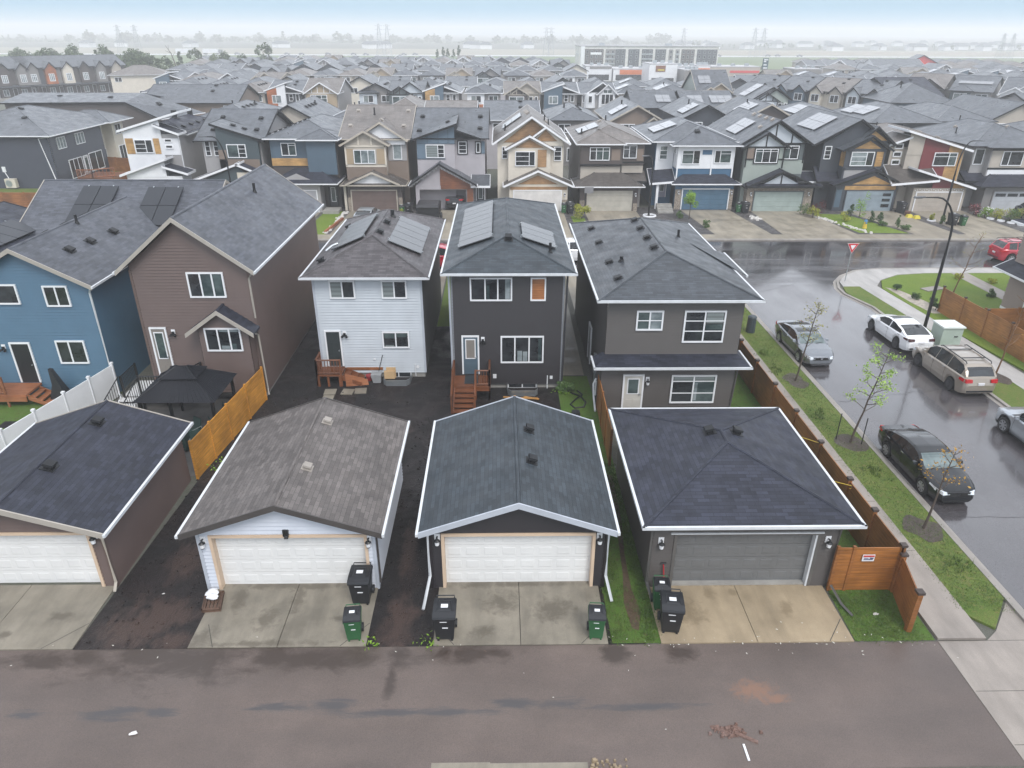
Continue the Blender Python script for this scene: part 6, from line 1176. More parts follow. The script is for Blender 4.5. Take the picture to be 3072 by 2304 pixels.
# dark teal house
h = H('house', 'dark teal panelled house with an asymmetric slanted gable and grey side walls', 'house', (-27, 74), 0, FRN)
basic(h, -30.0, -24.1, 75.5, 87, 6.9, s_lgrey, gx=(81.2, 9.0)); h.gabX(-30.6, -23.6, 74.9, 87.6, 6.85, 9.25, sh_mid, blackmetal, blacktrim, yp=81.3)
h.panel(FF(75.1), [(-28.2, 0), (-24.15, 0), (-24.15, 6.9), (-28.2, 8.2)], s_teal, .4); h.shed(-28.6, 8.5, -23.8, 7.05, 74.5, 78.2, sh_mid, None, blacktrim, zb0=8.6, zb1=7.2)
h.win(FF(74.68), -27.3, -25.4, 5.25, 6.55, (.6,), ((.33, .6, 1), (.66, .6, 1)), g=glassg, g2=glassd); h.rect(FF(74.69), -28.2, -27.4, 3.6, 6.0, s_taupe); h.rect(FF(74.69), -28.2, -24.2, 3.6, 5.1, s_taupe)
for x in (-29.75, -28.9): h.win(FF(75.48), x, x + .55, 5.3, 6.75, (), (.33, .66), g=glassd)
h.vents([(-28.9, 79.5), (-29.2, 77), (-24.9, 79.3), (-24.8, 77), (-27.0, 76.6), (-25.9, 76.6)], size=.42)
basic(h, -30.4, -24.4, 73.6, 75.5, 2.9, s_teal, gy=(-26.2, 4.6)); h.shed(-31, 3.2, -25.8, 5.0, 73.2, 75.6, sh_navy, None, white); h.shed(-26.2, 4.9, -23.8, 3.9, 73.2, 75.5, sh_navy, None, white); h.rect(FF(73.58), -26.3, -24.6, 2.5, 4.0, s_cream); h.gdoor(-29.9, -25.2, 0, 2.35, 73.6, pbr('pale_grey_door', (.46, .45, .45), .4), white, rec=.02, flush=True)
# slate blue house with orange band
h = H('house', 'slate blue house with hip roof and an orange wood band, left of the taupe house', 'house', (-20, 74), 0, FRN)
basic(h, -23.2, -16.5, 75.5, 88, 7.0, s_dkb); h.rect(FF(75.48), -23.2, -19.3, 4.3, 7.0, s_slateb, .05); h.rect(FF(75.1), -19.4, -16.5, 3.6, 7.0, s_slateb, .38); h.rect(FF(75.42), -23.2, -18.9, 4.35, 5.1, w_gold, .04)
h.hip(-23.8, -16.0, 74.9, 88.6, 7.05, .36, sh_mid, white); h.hip(-20.2, -16.1, 74.3, 79, 7.02, .4, sh_mid, white)
h.win(FF(75.42), -22.1, -20.6, 5.35, 6.6, (.5,), ((.8, .5, 1),), g=glassd, g2=glassg); h.win(FF(75.08), -19.1, -18.3, 5.4, 6.6, (), (.55,)); h.win(FF(75.08), -17.4, -16.8, 5.4, 6.6, (), (.55,))
for k in range(8): h.vents([(-23.0 + .38 * k, 77.5 + k * .55)], size=.4)
basic(h, -22.9, -18.2, 73.6, 75.5, 2.9, s_lgrey, gy=(-20.4, 3.9)); h.hip(-23.2, -16.3, 73.0, 77.5, 3.0, .5, sh_navy, white); h.door(FF(75.0), -17.6, -16.8, .4, 2.5, pbr('charcoal_door', (.04, .045, .05), .4), blacktrim, (.2, .8, .2, .9)); h.gdoor(-22.7, -18.6, 0, 2.2, 73.6, pbr('grey_lilac_door', (.33, .33, .36), .4), white, rec=.02, flush=True); h.box('step', conc_plain, -18, 72.8, 0, -16.4, 74.5, .35)
# taupe house with nested gables
h = H('house', 'taupe house with nested beige trimmed gables and a brown garage door', 'house', (-12.9, 74), 0, FRN)
basic(h, -15.8, -9.4, 76, 88.5, 6.9, s_taupe, gx=(82.2, 9.3)); h.gabX(-16.3, -9.0, 75.5, 89, 6.95, 9.6, sh_tan, beigetrim, beigetrim, yp=82.3)
h.wall(-15.6, -11.5, 75.0, 76.5, 0, 6.5, s_beige, gy=(-13.55, 7.6)); h.gabY(-16.0, -11.1, 74.6, 79.5, 6.5, 7.85, sh_tan, beigetrim, beigetrim, xp=-13.55)
h.wall(-14.6, -9.6, 75.7, 76.5, 6.4, 6.85, s_white, gy=(-12.0, 8.3)); h.gabY(-14.9, -9.3, 75.3, 80.6, 6.85, 8.6, sh_tan, beigetrim, beigetrim, xp=-12.0)
h.rect(FF(74.98), -15.6, -14.8, 4.6, 6.1, s_tan); h.rect(FF(74.98), -12.4, -11.6, 4.6, 6.1, s_tan); h.boards(FF(74.98), [((-15.6, 6.35), (-11.5, 6.35)), ((-14.2, 6.4), (-14.2, 7.3)), ((-12.9, 6.4), (-12.9, 7.3)), ((-15.6, 4.4), (-11.5, 4.4)), ((-15.55, 4.4), (-15.55, 6.4)), ((-11.55, 4.4), (-11.55, 6.4))], s_cream, .16)
h.win(FF(74.95), -14.75, -12.55, 4.65, 6.0, (.33, .66), g=glassg, g2=glassw); h.win(FF(75.96), -10.9, -10.0, 4.9, 6.5, (), g=glassw); h.rect(FF(75.97), -11.4, -9.5, 4.8, 6.8, s_lgrey); h.rect(FF(74.98), -15.6, -11.5, 3.0, 4.3, s_taupe)
basic(h, -15.6, -10.0, 74.2, 76, 2.7, s_dkb); h.hip(-16.1, -9.5, 73.6, 77.5, 2.75, .42, sh_warm, beigetrim); h.wall(-14.9, -10.9, 73.9, 75, 2.7, 2.85, s_white, gy=(-12.9, 3.8)); h.gabY(-15.6, -10.1, 73.5, 76.5, 2.85, 4.05, sh_warm, None, beigetrim)
h.gdoor(-15.15, -10.6, 0, 2.1, 74.2, pbr('brown_garage_door', (.13, .095, .085), .45), beigetrim, rec=.05, flush=True); h.rect(FF(74.18), -15.6, -15.25, 0, 1.4, s_stone, .06); h.rect(FF(74.18), -10.4, -10.0, 0, 1.4, s_stone, .06)
h.vents([(-15.0, 81), (-15.4, 78), (-9.7, 81), (-9.9, 78), (-12.0, 77)], tv, size=.4); h.pipes([(-13.2, 80.3)], h=.7, r=.08); h.box('porch_post', s_cream, -16.0, 74.4, 0, -15.75, 74.65, 2.7)
# grey-blue house with slanted blue gable, open garage
h = H('house', 'lavender grey house with blue slanted gable panel above an open dark garage', 'house', (-5.5, 74), 0, FRN)
basic(h, -8.4, -1.5, 76, 88, 7.0, s_lav, gx=(82, 9.15)); h.gabX(-8.9, -1.1, 75.5, 88.6, 7.05, 9.35, sh_mid, blacktrim, blacktrim, yp=82)
h.panel(FF(75.55), [(-8.4, 6.55), (-4.55, 6.55), (-4.55, 8.2), (-8.4, 6.95)], s_steel, .06); h.wall(-8.4, -4.55, 75.5, 76.5, 0, 6.9, s_lav); h.shed(-8.95, 6.95, -4.3, 8.5, 75.0, 80, sh_mid, None, blacktrim, zb0=7.2, zb1=8.9); h.shed(-4.3, 7.9, -1.9, 7.1, 75.0, 78, sh_mid, None, blacktrim)
h.boards(FF(75.48), [((-8.4, 6.55), (-4.5, 6.55)), ((-7.3, 6.6), (-7.3, 7.2)), ((-6.2, 6.6), (-6.2, 7.5)), ((-5.2, 6.6), (-5.2, 7.9)), ((-8.4, 5.05), (-5.5, 5.05))], s_slateb, .07)
h.rect(FF(75.48), -8.4, -7.5, 5.1, 6.5, s_steel); h.win(FF(75.45), -7.5, -5.6, 5.15, 6.45, (.65,), ((.33, .65, 1), (.66, .65, 1)), g=blindw, g2=glassd)
h.win(FF(75.98), -4.2, -3.35, 5.5, 6.7, (), (.33, .66), g=glassd, trim=blacktrim); h.win(FF(75.98), -2.4, -1.95, 5.6, 6.6, (), trim=blacktrim); h.rect(FF(75.97), -1.95, -1.5, 5.5, 6.7, s_steel)
h.wall(-8.6, -2.7, 74.2, 80, 0, 2.6, s_lav, hole=(-8.2, -3.4, 2.2), sides='FRL', gy=(-6.1, 4.5)); h.rect(FF(74.18), -6.0, -2.7, 2.25, 2.65, w_brown); h.panel(FF(74.17), [(-6.05, 2.6), (-2.75, 2.6), (-6.05, 4.3)], w_brown); h.rect(FF(74.18), -3.35, -2.7, 0, 2.3, w_brown)
h.gabY(-9.2, -2.3, 73.7, 76.3, 2.75, 4.85, sh_mid, white, blacktrim, xp=-6.1); h.shed(-2.9, 2.6, -1.0, 2.6, 74.0, 76, sh_mid, None, white, zb0=3.4, zb1=3.4)
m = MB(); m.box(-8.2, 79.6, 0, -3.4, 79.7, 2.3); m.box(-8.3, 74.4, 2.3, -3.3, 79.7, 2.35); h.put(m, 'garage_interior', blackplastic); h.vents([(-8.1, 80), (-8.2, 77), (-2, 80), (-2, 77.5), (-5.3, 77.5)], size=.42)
m = MB(); n = 26
for (a, b) in (((-9.1, 2.7), (-6.1, 4.72)), ((-6.1, 4.72), (-2.4, 2.72))):
    for k in range(n): f = k / n; x, z = a[0] + (b[0] - a[0]) * f, a[1] + (b[1] - a[1]) * f; m.box(x - .012, 73.6, z - .12 - .16 * ((k * 7) % 5) / 4, x + .012, 73.625, z - .05)
h.put(m, 'icicle_lights', white)
h.door(FF(75.9), -2.4, -1.6, .3, 2.4, pbr('charcoal_door', (.04, .045, .05), .4), white, (.2, .8, .3, .9))
# cream house with wood gables
h = H('house', 'cream house with stacked wood filled gables and white garage door', 'house', (3.6, 74), 0, FRN)
basic(h, -.2, 6.6, 76, 88, 6.5, s_cream, gy=(3.3, 9.0)); h.gabY(-.7, 7.2, 75.4, 88.5, 6.55, 9.15, sh_tan, white, white, xp=3.25)
h.wall(.9, 5.2, 75.2, 76.4, 0, 6.1, s_cream, gy=(3.05, 7.1)); h.gabY(.6, 5.6, 74.8, 79, 6.1, 7.4, sh_tan, white, white, xp=3.05); h.wall(3.2, 6.5, 75.8, 76.3, 6.3, 6.7, s_cream, gy=(4.7, 8.0)); h.gabY(2.6, 7.0, 75.35, 79, 6.7, 8.2, sh_tan, white, white, xp=4.7)
h.panel(FF(75.18), [(1.6, 6.2), (4.5, 6.2), (3.05, 7.0)], w_oak, .04); h.panel(FF(75.97), [(.4, 6.6), (6.2, 6.6), (3.3, 8.8)], w_oak, .02); h.panel(FF(75.78), [(3.6, 6.75), (5.9, 6.75), (4.7, 7.85)], w_oak, .03); h.rect(FF(75.17), 3.9, 4.8, 4.3, 6.0, w_oak)
h.win(FF(75.17), 1.6, 3.65, 4.4, 5.85, (.7,), ((.33, 0, .7), (.66, 0, .7)), g=glassd); h.win(FF(75.97), .25, .85, 5.0, 6.2, (), (.33, .66)); h.win(FF(75.97), 5.6, 6.4, 4.8, 6.2, (), (.33, .66), g=glassd)
basic(h, 1.0, 7.0, 74.2, 76, 2.6, s_cream, gy=(3.9, 3.9)); h.gabY(.4, 7.55, 73.7, 76.4, 2.65, 4.2, sh_warm, white, white, xp=3.9); h.panel(FF(74.18), [(1.9, 2.75), (6.0, 2.75), (3.9, 3.65)], w_oak); h.rect(FF(74.18), 1.1, 6.9, 2.2, 2.5, w_oak)
h.gdoor(1.5, 6.3, 0, 2.1, 74.2, pbr('ivory_garage_door', (.62, .60, .58), .4), white, rec=.05, flush=True); h.rect(FF(74.18), 6.45, 7.0, 0, 1.2, s_stone, .05); h.wall_lamp(FF(74.18), 6.7, 1.75)
h.solar(1.4, 82.4, 3, 2, 1.1, 1.15); h.vents([(3.0, 80), (2.95, 81), (2.9, 82), (2.85, 83), (5.0, 81)], tv, size=.4); h.pipes([(5.2, 80), (.6, 79), (4.9, 82)], h=.6, r=.07)
# brown two tone house with beige garage
h = H('house', 'brown two tone house with tan hip roofs and one silvery solar array', 'house', (11.4, 74), 0, FRN)
basic(h, 8.3, 14.9, 76.2, 88, 6.6, s_mgrey); h.rect(FF(76.1), 8.3, 14.95, 4.4, 6.55, s_dkb, .08); h.rect(FF(75.9), 8.3, 12.6, 4.3, 6.5, s_dkb, .3); h.rect(FF(75.85), 8.4, 12.5, 2.6, 4.25, s_beige, .04); h.rect(FF(76.0), 12.7, 14.9, 3.6, 4.3, s_beige, .03)
h.hip(7.8, 15.4, 75.6, 88.6, 6.6, .35, sh_tan, white); h.hip(7.85, 12.85, 75.2, 82.0, 6.55, .42, sh_tan, white)
h.win(FF(75.58), 9.25, 11.3, 4.9, 6.2, (.33, .66), ((.72, 0, 1),), g=glassd, g2=glassg); h.win(FF(75.99), 12.75, 14.15, 5.05, 6.35, (.45,), ((.7, 0, .45),), g=glassd); h.rect(FF(75.58), 11.5, 12.4, 4.9, 6.0, s_taupe); h.rect(FF(75.99), 14.2, 14.85, 4.8, 6.0, s_taupe); h.boards(FF(75.58), [((8.3, 4.45), (12.6, 4.45)), ((12.65, 4.7), (14.95, 4.7))], blacktrim, .16, .06)
basic(h, 8.3, 14.3, 74.3, 76, 2.55, s_dkb); h.hip(7.7, 14.8, 73.7, 78.5, 2.6, .5, sh_warm, white); h.gdoor(9.0, 13.75, 0, 2.1, 74.3, pbr('beige_garage_door', (.40, .38, .33), .45), s_dkb, rec=.05, flush=True); h.shed(12.4, 2.9, 15.2, 2.9, 75.0, 76.6, sh_warm, None, blacktrim, zb0=3.7, zb1=3.7); h.rect(FF(74.28), 8.3, 8.8, 0, 1.1, s_stone, .05); h.rect(FF(74.28), 13.8, 14.3, 0, .8, s_stone, .05); h.wall_lamp(FF(74.28), 14.05, 1.7)
h.solar(9.6, 82.0, 3, 2, 1.1, 1.1); h.vents([(11.2, 84), (11.5, 86)], tv, size=.45); h.vents([(10.4, 77.9)], sh_tan, size=.5); h.pipes([(8.8, 80), (12.0, 85)], h=.55, r=.08)
# blue and white house
h = H('house', 'royal blue house with broad white trim and blue garage door', 'house', (21, 74), 0, FRN)
basic(h, 16.3, 24.2, 77, 89, 6.6, s_royal); h.wall(18.3, 24.2, 75.6, 77.5, 0, 6.4, s_royal); h.rect(FF(75.58), 18.3, 24.2, 4.1, 6.35, s_white, .05); h.rect(FF(76.98), 16.35, 18.2, 3.6, 6.5, s_white, .05); h.rect(FL(18.28), 75.6, 77, 4.1, 6.3, s_white, .03)
h.hip(15.8, 24.7, 76.4, 89.6, 6.65, .34, sh_mid, white); h.hip(17.6, 24.75, 75.0, 83, 6.45, .4, sh_mid, white)
h.win(FF(75.52), 18.75, 20.65, 4.55, 5.95, (.62,), ((.72, 0, .62),), g=glassg, g2=glassd); h.rect(FF(75.52), 20.85, 22.0, 5.5, 5.95, s_royal); h.win(FF(75.52), 22.1, 23.85, 4.65, 5.95, (.35,), ((.72, .35, 1),), g=glassd, g2=glassg); h.win(FF(76.92), 16.7, 17.55, 4.8, 6.2, (), (.33, .66), g=glassg); h.win(FL(18.25), 75.8, 76.8, 5.5, 6.1, (.5,), g=glassg)
h.boards(FF(75.52), [((21.9, 3.1), (21.9, 6.3)), ((18.38, 2.9), (18.38, 4.2)), ((24.12, 2.9), (24.12, 4.2)), ((16.5, 0), (16.5, 2.7))], white, .14, .03)
basic(h, 18.3, 24.4, 75.0, 77, 2.75, s_royal); h.roof([[(17.8, 74.4, 2.75), (24.9, 74.4, 2.75), (23.4, 75.7, 3.6), (19.2, 75.7, 3.6)], [(24.9, 74.4, 2.75), (24.9, 76.4, 2.75), (23.4, 75.7, 3.6)], [(17.8, 76.4, 2.75), (17.8, 74.4, 2.75), (19.2, 75.7, 3.6)]], [((17.8, 74.4, 2.75), (24.9, 74.4, 2.75)), ((24.9, 74.4, 2.75), (24.9, 76.4, 2.75)), ((17.8, 76.4, 2.75), (17.8, 74.4, 2.75))], [], sh_navy, white, None)
h.shed(15.6, 2.7, 18.2, 2.9, 75.0, 77.2, sh_navy, None, white, zb0=3.8, zb1=4.0); h.gdoor(19.1, 23.9, 0, 2.1, 75.0, pbr('blue_garage_door', (.06, .125, .19), .4), white, rec=.05, flush=True); h.rect(FF(74.98), 19.0, 24.0, 2.3, 2.6, s_royal, .05); h.rect(FF(74.98), 18.3, 18.95, 0, 2.1, s_stone, .05); h.rect(FF(74.98), 24.0, 24.4, 0, 2.1, s_stone, .05); h.wall_lamp(FF(74.96), 18.65, 1.8); h.wall_lamp(FF(74.96), 24.2, 1.8)
h.box('porch_post', white, 16.35, 75.2, 0, 16.6, 75.45, 2.8); h.door(FF(76.98), 16.9, 17.7, .9, 2.9, pbr('lilac_door', (.3, .3, .38), .4), white, (.2, .8, .3, .9))
for k in range(4): h.box('step', conc_plain, 16.3, 74.2 - k * .35, 0, 17.9, 74.55 - k * .35, .75 - k * .18)
h.solar(17.9, 82.3, 3, 2, 1.15, 1.25); h.vents([(20.6, 77.6)], size=.5)
# pale half timbered house
h = H('house', 'sage house with pale half timbered gables and a stone clad pale green garage', 'house', (29, 74), 0, FRN)
basic(h, 25.2, 31.6, 76, 89, 6.5, s_green, gy=(28.4, 8.6)); h.gabY(24.6, 32.2, 75.5, 89.5, 6.5, 8.85, sh_mid, blacktrim, blacktrim, xp=28.4)
h.wall(25.2, 29.2, 75.2, 76.3, 0, 6.3, s_sage, gy=(27.2, 7.5)); h.gabY(24.6, 29.7, 74.7, 79.5, 6.25, 7.8, sh_mid, blacktrim, blacktrim, xp=27.15); h.panel(FF(75.18), [(25.5, 6.35), (28.9, 6.35), (27.15, 7.5)], s_pale, .03); h.panel(FF(75.98), [(25.6, 6.6), (31.2, 6.6), (28.4, 8.45)], s_pale, .02); h.rect(FF(75.97), 29.2, 31.6, 3.5, 4.9, s_sage, .02)
h.boards(FF(75.15), [((25.2, 6.3), (29.2, 6.3)), ((27.15, 6.3), (27.15, 7.5)), ((25.28, 4.3), (25.28, 6.3)), ((29.12, 4.2), (29.12, 6.3)), ((25.2, 5.1), (26.0, 5.1)), ((28.6, 5.1), (29.2, 5.1))], blacktrim, .13, .04); h.boards(FF(75.95), [((29.1, 6.55), (31.6, 6.55)), ((28.3, 6.6), (28.3, 8.4)), ((30.0, 6.6), (30.0, 7.5)), ((31.5, 4.6), (31.5, 6.5))], blacktrim, .13, .04)
h.win(FF(75.15), 26.15, 28.5, 4.75, 6.15, (.33, .66), ((.8, 0, 1),), g=glassg, g2=glassd, trim=blacktrim); h.win(FF(75.95), 29.3, 30.9, 5.0, 6.35, (.45,), ((.8, 0, 1),), g=glassg, g2=glassd, trim=blacktrim); h.rect(FF(75.18), 25.3, 26.1, 5.1, 6.2, s_taupe, .03)
basic(h, 25.6, 32.4, 74.2, 76, 2.5, s_stone); h.gabY(25.2, 33.0, 73.7, 77, 2.55, 4.2, sh_navy, blacktrim, blacktrim, xp=28.9); h.panel(FF(74.15), [(26.8, 2.6), (31.2, 2.6), (28.9, 3.75)], s_pale, .04); h.boards(FF(74.1), [((28.9, 2.6), (28.9, 3.7))], blacktrim, .12); h.shed(25.3, 2.7, 33, 2.7, 73.5, 74.2, sh_navy, None, blacktrim, zb0=2.85, zb1=2.85)
h.gdoor(26.4, 31.4, 0, 2.0, 74.2, pbr('pale_green_garage_door', (.30, .36, .34), .4), s_green, rec=.05, flush=True); h.wall_lamp(FF(74.18), 26.0, 1.8); h.wall_lamp(FF(74.18), 32.0, 1.8); h.shed(31.2, 2.8, 33.6, 2.8, 75.5, 77.0, sh_navy, None, white, zb0=3.6, zb1=3.6)
h.solar(26.3, 81.5, 3, 2, 1.2, 1.15); h.vents([(28.1, 83), (28.1, 81), (28.1, 79), (28.15, 77.2), (27, 77.3)], tv, size=.4)
# navy house with wood gables
h = H('house', 'charcoal blue house with golden wood gables and a grey blue garage door', 'house', (37.5, 74), 0, FRN)
basic(h, 33.4, 40, 76, 89, 6.6, s_charb, gy=(36.9, 8.7)); h.gabY(32.2, 40.6, 75.5, 89.6, 6.5, 8.95, sh_mid, blacktrim, blacktrim, xp=36.7)
h.wall(35.4, 39.4, 74.9, 76.4, 0, 6.1, s_charb, gy=(37.6, 7.2)); h.gabY(34.8, 40.0, 74.4, 79.5, 6.1, 7.5, sh_mid, blacktrim, blacktrim, xp=37.7); h.wall(36.6, 40, 75.5, 76.4, 6.2, 6.5, s_charb, gy=(38.4, 8.0)); h.gabY(36.3, 40.6, 75.1, 79.5, 6.5, 8.3, sh_mid, blacktrim, blacktrim, xp=38.3)
h.panel(FF(74.88), [(36.1, 6.15), (39.0, 6.15), (37.6, 6.95)], w_gold, .03); h.panel(FF(75.48), [(37.2, 6.9), (39.6, 6.9), (38.3, 7.9)], w_gold, .03); h.rect(FF(74.88), 38.55, 39.25, 4.45, 5.9, w_gold, .03); h.rect(FL(35.38), 74.95, 75.9, 4.4, 6.0, w_gold, .03)
h.win(FF(74.85), 35.95, 38.3, 4.5, 5.9, (.68,), ((.33, 0, .68), (.66, 0, .68)), g=glassw, g2=glassd); h.win(FF(75.97), 33.6, 34.3, 5.0, 6.3, (), (.33, .66)); h.win(FF(75.95), 39.5, 39.9, 4.9, 6.0, ()); h.boards(FF(74.86), [((35.4, 4.2), (39.4, 4.2)), ((35.4, 6.1), (39.4, 6.1)), ((35.45, 3.0), (35.45, 6)), ((39.35, 3.0), (39.35, 6))], s_charb, .2, .05); h.rect(FF(74.88), 35.5, 39.3, 2.6, 4.1, s_lgrey)
h.shed(33.0, 2.9, 35.3, 2.9, 75.0, 76.6, sh_navy, None, blacktrim, zb0=4.2, zb1=4.2)
basic(h, 34.8, 41.2, 74.3, 76, 2.6, s_charb, gy=(38.5, 4.0)); h.gabY(34.3, 41.7, 73.8, 76.2, 2.75, 4.3, sh_navy, blacktrim, blacktrim, xp=38.5); h.panel(FF(74.28), [(36.4, 2.75), (40.5, 2.75), (38.5, 3.6)], w_gold, .03); h.rect(FF(74.28), 35.7, 41, 2.2, 2.6, w_gold, .03)
h.gdoor(36.0, 40.9, 0, 2.1, 74.3, pbr('grey_blue_garage_door', (.22, .27, .31), .4), s_charb, rec=.05, flush=True, lites=[(.78, .95, .2, .36), (.78, .95, .48, .62), (.78, .95, .74, .88)]); h.rect(FF(74.28), 34.9, 35.5, .4, 2.2, s_slateb)
h.solar(34.9, 82.2, 4, 2, 1.2, 1.3)
# maroon and gold modern house
h = H('house', 'beige modern house with maroon and gold panels under a slanted white roof', 'house', (45.5, 74), 0, FRN)
basic(h, 40.6, 48.0, 76.2, 89, 6.2, s_beige); h.wall(42.0, 48.0, 75.6, 77, 0, 6.0, s_beige); h.panel(FF(75.58), [(42.0, 5.5), (44.2, 5.5), (44.2, 7.0), (42.0, 7.7)], s_beige, .03); h.panel(FF(75.57), [(43.6, 3.0), (46.3, 3.0), (46.3, 6.55), (43.6, 7.3)], s_maroon, .05); h.panel(FF(75.57), [(46.3, 2.8), (47.9, 2.8), (47.9, 6.05), (46.3, 6.5)], w_gold, .05)
h.shed(41.5, 7.95, 48.6, 6.0, 75.1, 79.5, sh_mid, None, white, zb0=8.0, zb1=6.1); h.shed(39.8, 6.4, 42.3, 7.3, 75.6, 80, sh_tan, None, white); h.hip(40.2, 48.5, 76.3, 89.6, 6.1, .35, sh_tan, white)
h.win(FF(75.5), 44.9, 47.3, 4.4, 5.75, (.65,), ((.7, 0, 1),), g=glassd, g2=glassg)
for z in (4.6, 5.4, 6.2): h.win(FF(76.18), 40.9, 41.8, z - .2, z + .35, (), w=.1)
basic(h, 42.9, 48.4, 74.2, 76, 2.4, s_beige); h.panel(FF(74.18), [(44.7, 2.4), (46.9, 2.4), (46.9, 3.1), (44.7, 3.75)], s_maroon, .03); h.panel(FF(74.18), [(46.9, 2.4), (48.3, 2.4), (46.9, 3.0)], w_gold, .03); h.shed(42.6, 4.35, 49.0, 2.5, 73.6, 76, sh_warm, None, white); h.shed(40.2, 2.9, 45.0, 3.3, 73.6, 76.2, sh_warm, None, white, zb0=4.4, zb1=4.5)
h.gdoor(43.3, 48.0, 0, 1.95, 74.2, pbr('sand_garage_door', (.36, .32, .28), .45), white, rec=.05, flush=True); h.vents([(44.3, 79), (45.5, 80.5), (46.5, 78.5), (41.5, 84), (41.9, 82), (42.2, 80)], tv, size=.45); h.pipes([(43, 85), (46.5, 86)], h=.6, r=.08)
m = MB(); [m.box(43.0 + k * .24, 74.1, 2.12 + .05 * (k % 3), 43.06 + k * .24, 74.16, 2.2 + .05 * (k % 3)) for k in range(22)]; h.put(m, 'string_lights', white)
# grey house, right
h = H('house', 'grey house with hip roofs and pale garage door, rightmost of the front row', 'house', (54, 74), 0, FRN)
basic(h, 49.6, 57.5, 76.5, 89, 6.3, s_lgrey); h.wall(51, 57.5, 75.8, 77, 0, 6.2, s_lgrey); h.hip(49.0, 58, 76, 89.6, 6.3, .4, sh_mid, blacktrim); h.hip(50.4, 58.0, 75.2, 83, 6.25, .45, sh_mid, blacktrim); h.rect(FF(75.78), 51.0, 57.5, 5.9, 6.2, blacktrim, .05); h.rect(FF(75.78), 51.1, 57.4, 4.2, 5.9, s_beige, .03); h.rect(FF(75.78), 51.1, 57.4, 2.8, 4.0, s_white, .03); h.win(FF(75.74), 52.2, 54.4, 4.4, 5.85, (.35,), g=glassd); h.boards(FF(75.76), [((51, 4.1), (57.5, 4.1))], blacktrim, .2); h.win(FF(76.48), 49.7, 50.7, 4.4, 6.0, ())
basic(h, 50.6, 57.5, 74.5, 76.4, 2.5, s_mgrey); h.hip(49.6, 58.0, 73.9, 78.3, 2.6, .5, sh_navy, blacktrim); h.gdoor(51.6, 56.9, 0, 2.0, 74.5, pbr('silver_garage_door', (.40, .42, .45), .35), s_mgrey, rec=.05, flush=True, lites=[(.04 + .24 * k, .24 + .24 * k, .74, .9) for k in range(4)]); h.shed(48.8, 2.9, 51.2, 2.9, 75.3, 76.8, sh_navy, None, blacktrim, zb0=3.7, zb1=3.7); h.vents([(54, 79), (55, 81), (51.5, 84)], tv); h.pipes([(50.5, 82), (53, 86)], h=.6)
# navy duplex at the left
h = H('house', 'navy clapboard duplex with cream rear half and air conditioner, far left', 'house', (-58, 86), 0, FRN)
h.wall(-66, -51.45, 85.8, 97.5, 0, 6.0, s_navy, .2); h.hip(-66.5, -50.8, 85.2, 103.5, 5.95, .3, sh_mid, white); h.wall(-66, -52.5, 97.5, 102.5, 0, 6.0, s_cream); h.wall(-66, -51.2, 100.0, 103.0, 0, 6.0, s_cream)
h.hip(-58, -50.2, 98.0, 104.2, 6.0, .4, sh_mid, white)
for u0, u1, z0, z1 in ((87.2, 89.0, 4.2, 5.5), (91.2, 93.2, 4.2, 5.5)): h.win(FR(-51.42), u0, u1, z0, z1, (.33, .66), g=glassw)
h.win(FR(-51.42), 88.6, 91.5, .6, 2.8, (.33, .66), g=glassd); h.door(FR(-51.42), 91.9, 92.8, .6, 2.7, pbr('grey_side_door', (.30, .30, .31), .45), white, (.1, .9, .1, .95)); h.win(FR(-51.42), 93.2, 96.4, .7, 2.9, (.5,), g=glassd); h.win(FR(-52.48), 97.9, 99.5, 4.2, 5.5, (.5,), g=glassd, g2=glassg); h.win(FR(-51.18), 100.6, 102.2, 4.2, 5.5, (.5,), g=glassd); h.win(FR(-51.18), 100.6, 102.4, .8, 2.8, (.5,), g=glassd); h.win(FR(-52.48), 98, 99.6, .8, 2.6, (.5,), g=glassd)
h.downspout([(-51.2, 85.6, 5.8), (-52.5, 85.75, 5.6), (-51.6, 85.7, .3)], white, .1); h.vents([(-61, 90), (-58, 93), (-56, 90), (-62, 94), (-60, 95)], size=.5)
m = MB(); m.box(-57.4, 85.2, .2, -56.2, 85.7, 1.2); ac = h.put(m, 'air_conditioner', s_cream); m = MB(); m.disc((-56.95, 85.18, .7), (0, 1, 0), .38, .03, 14); h.put(m, 'fan_grille', galv, ac); m = MB(); m.box(-57.6, 85.7, 1.9, -57.2, 85.79, 2.5); m.tube([(-57.4, 85.74, 1.9), (-57, 85.74, .8)], .05, 5); m.box(-60.5, 85.7, 3.9, -60.2, 85.78, 4.1); m.box(-59.2, 85.7, 3.9, -58.9, 85.78, 4.1); h.put(m, 'meter_box', white)
# corner house, right edge
h = H('house', 'taupe board clad corner house with a white edged porch roof, at the right edge', 'house', (40, 40), 0, 'houses backing onto the alley')
brd = siding('taupe_board_siding', (.24, .19, .165))
h.wall(34.0, 46, 30.5, 45.0, 0, 5.9, brd, .28); h.hip(33.4, 46.6, 30, 45.6, 5.9, .4, sh_navy, white); h.roof([[(33.0, 37.0, 2.85), (34.1, 37.0, 3.4), (34.1, 45.4, 3.4), (33.0, 45.4, 2.85)][::-1]], [((33.0, 37.0, 2.85), (33.0, 45.4, 2.85))], [((33.0, 37.0, 2.85), (34.1, 37.0, 3.4)), ((33.0, 45.4, 2.85), (34.1, 45.4, 3.4))], sh_navy, white, white, name='porch_roof')
h.win(FL(33.98), 41.2, 42.8, 1.05, 2.2, (), g=glassw, trim=white, tw=.2); h.rect(FL(33.98), 38, 45.0, 2.6, 2.8, white, .05); h.rect(FL(33.98), 38, 45, 0, .3, white, .06)
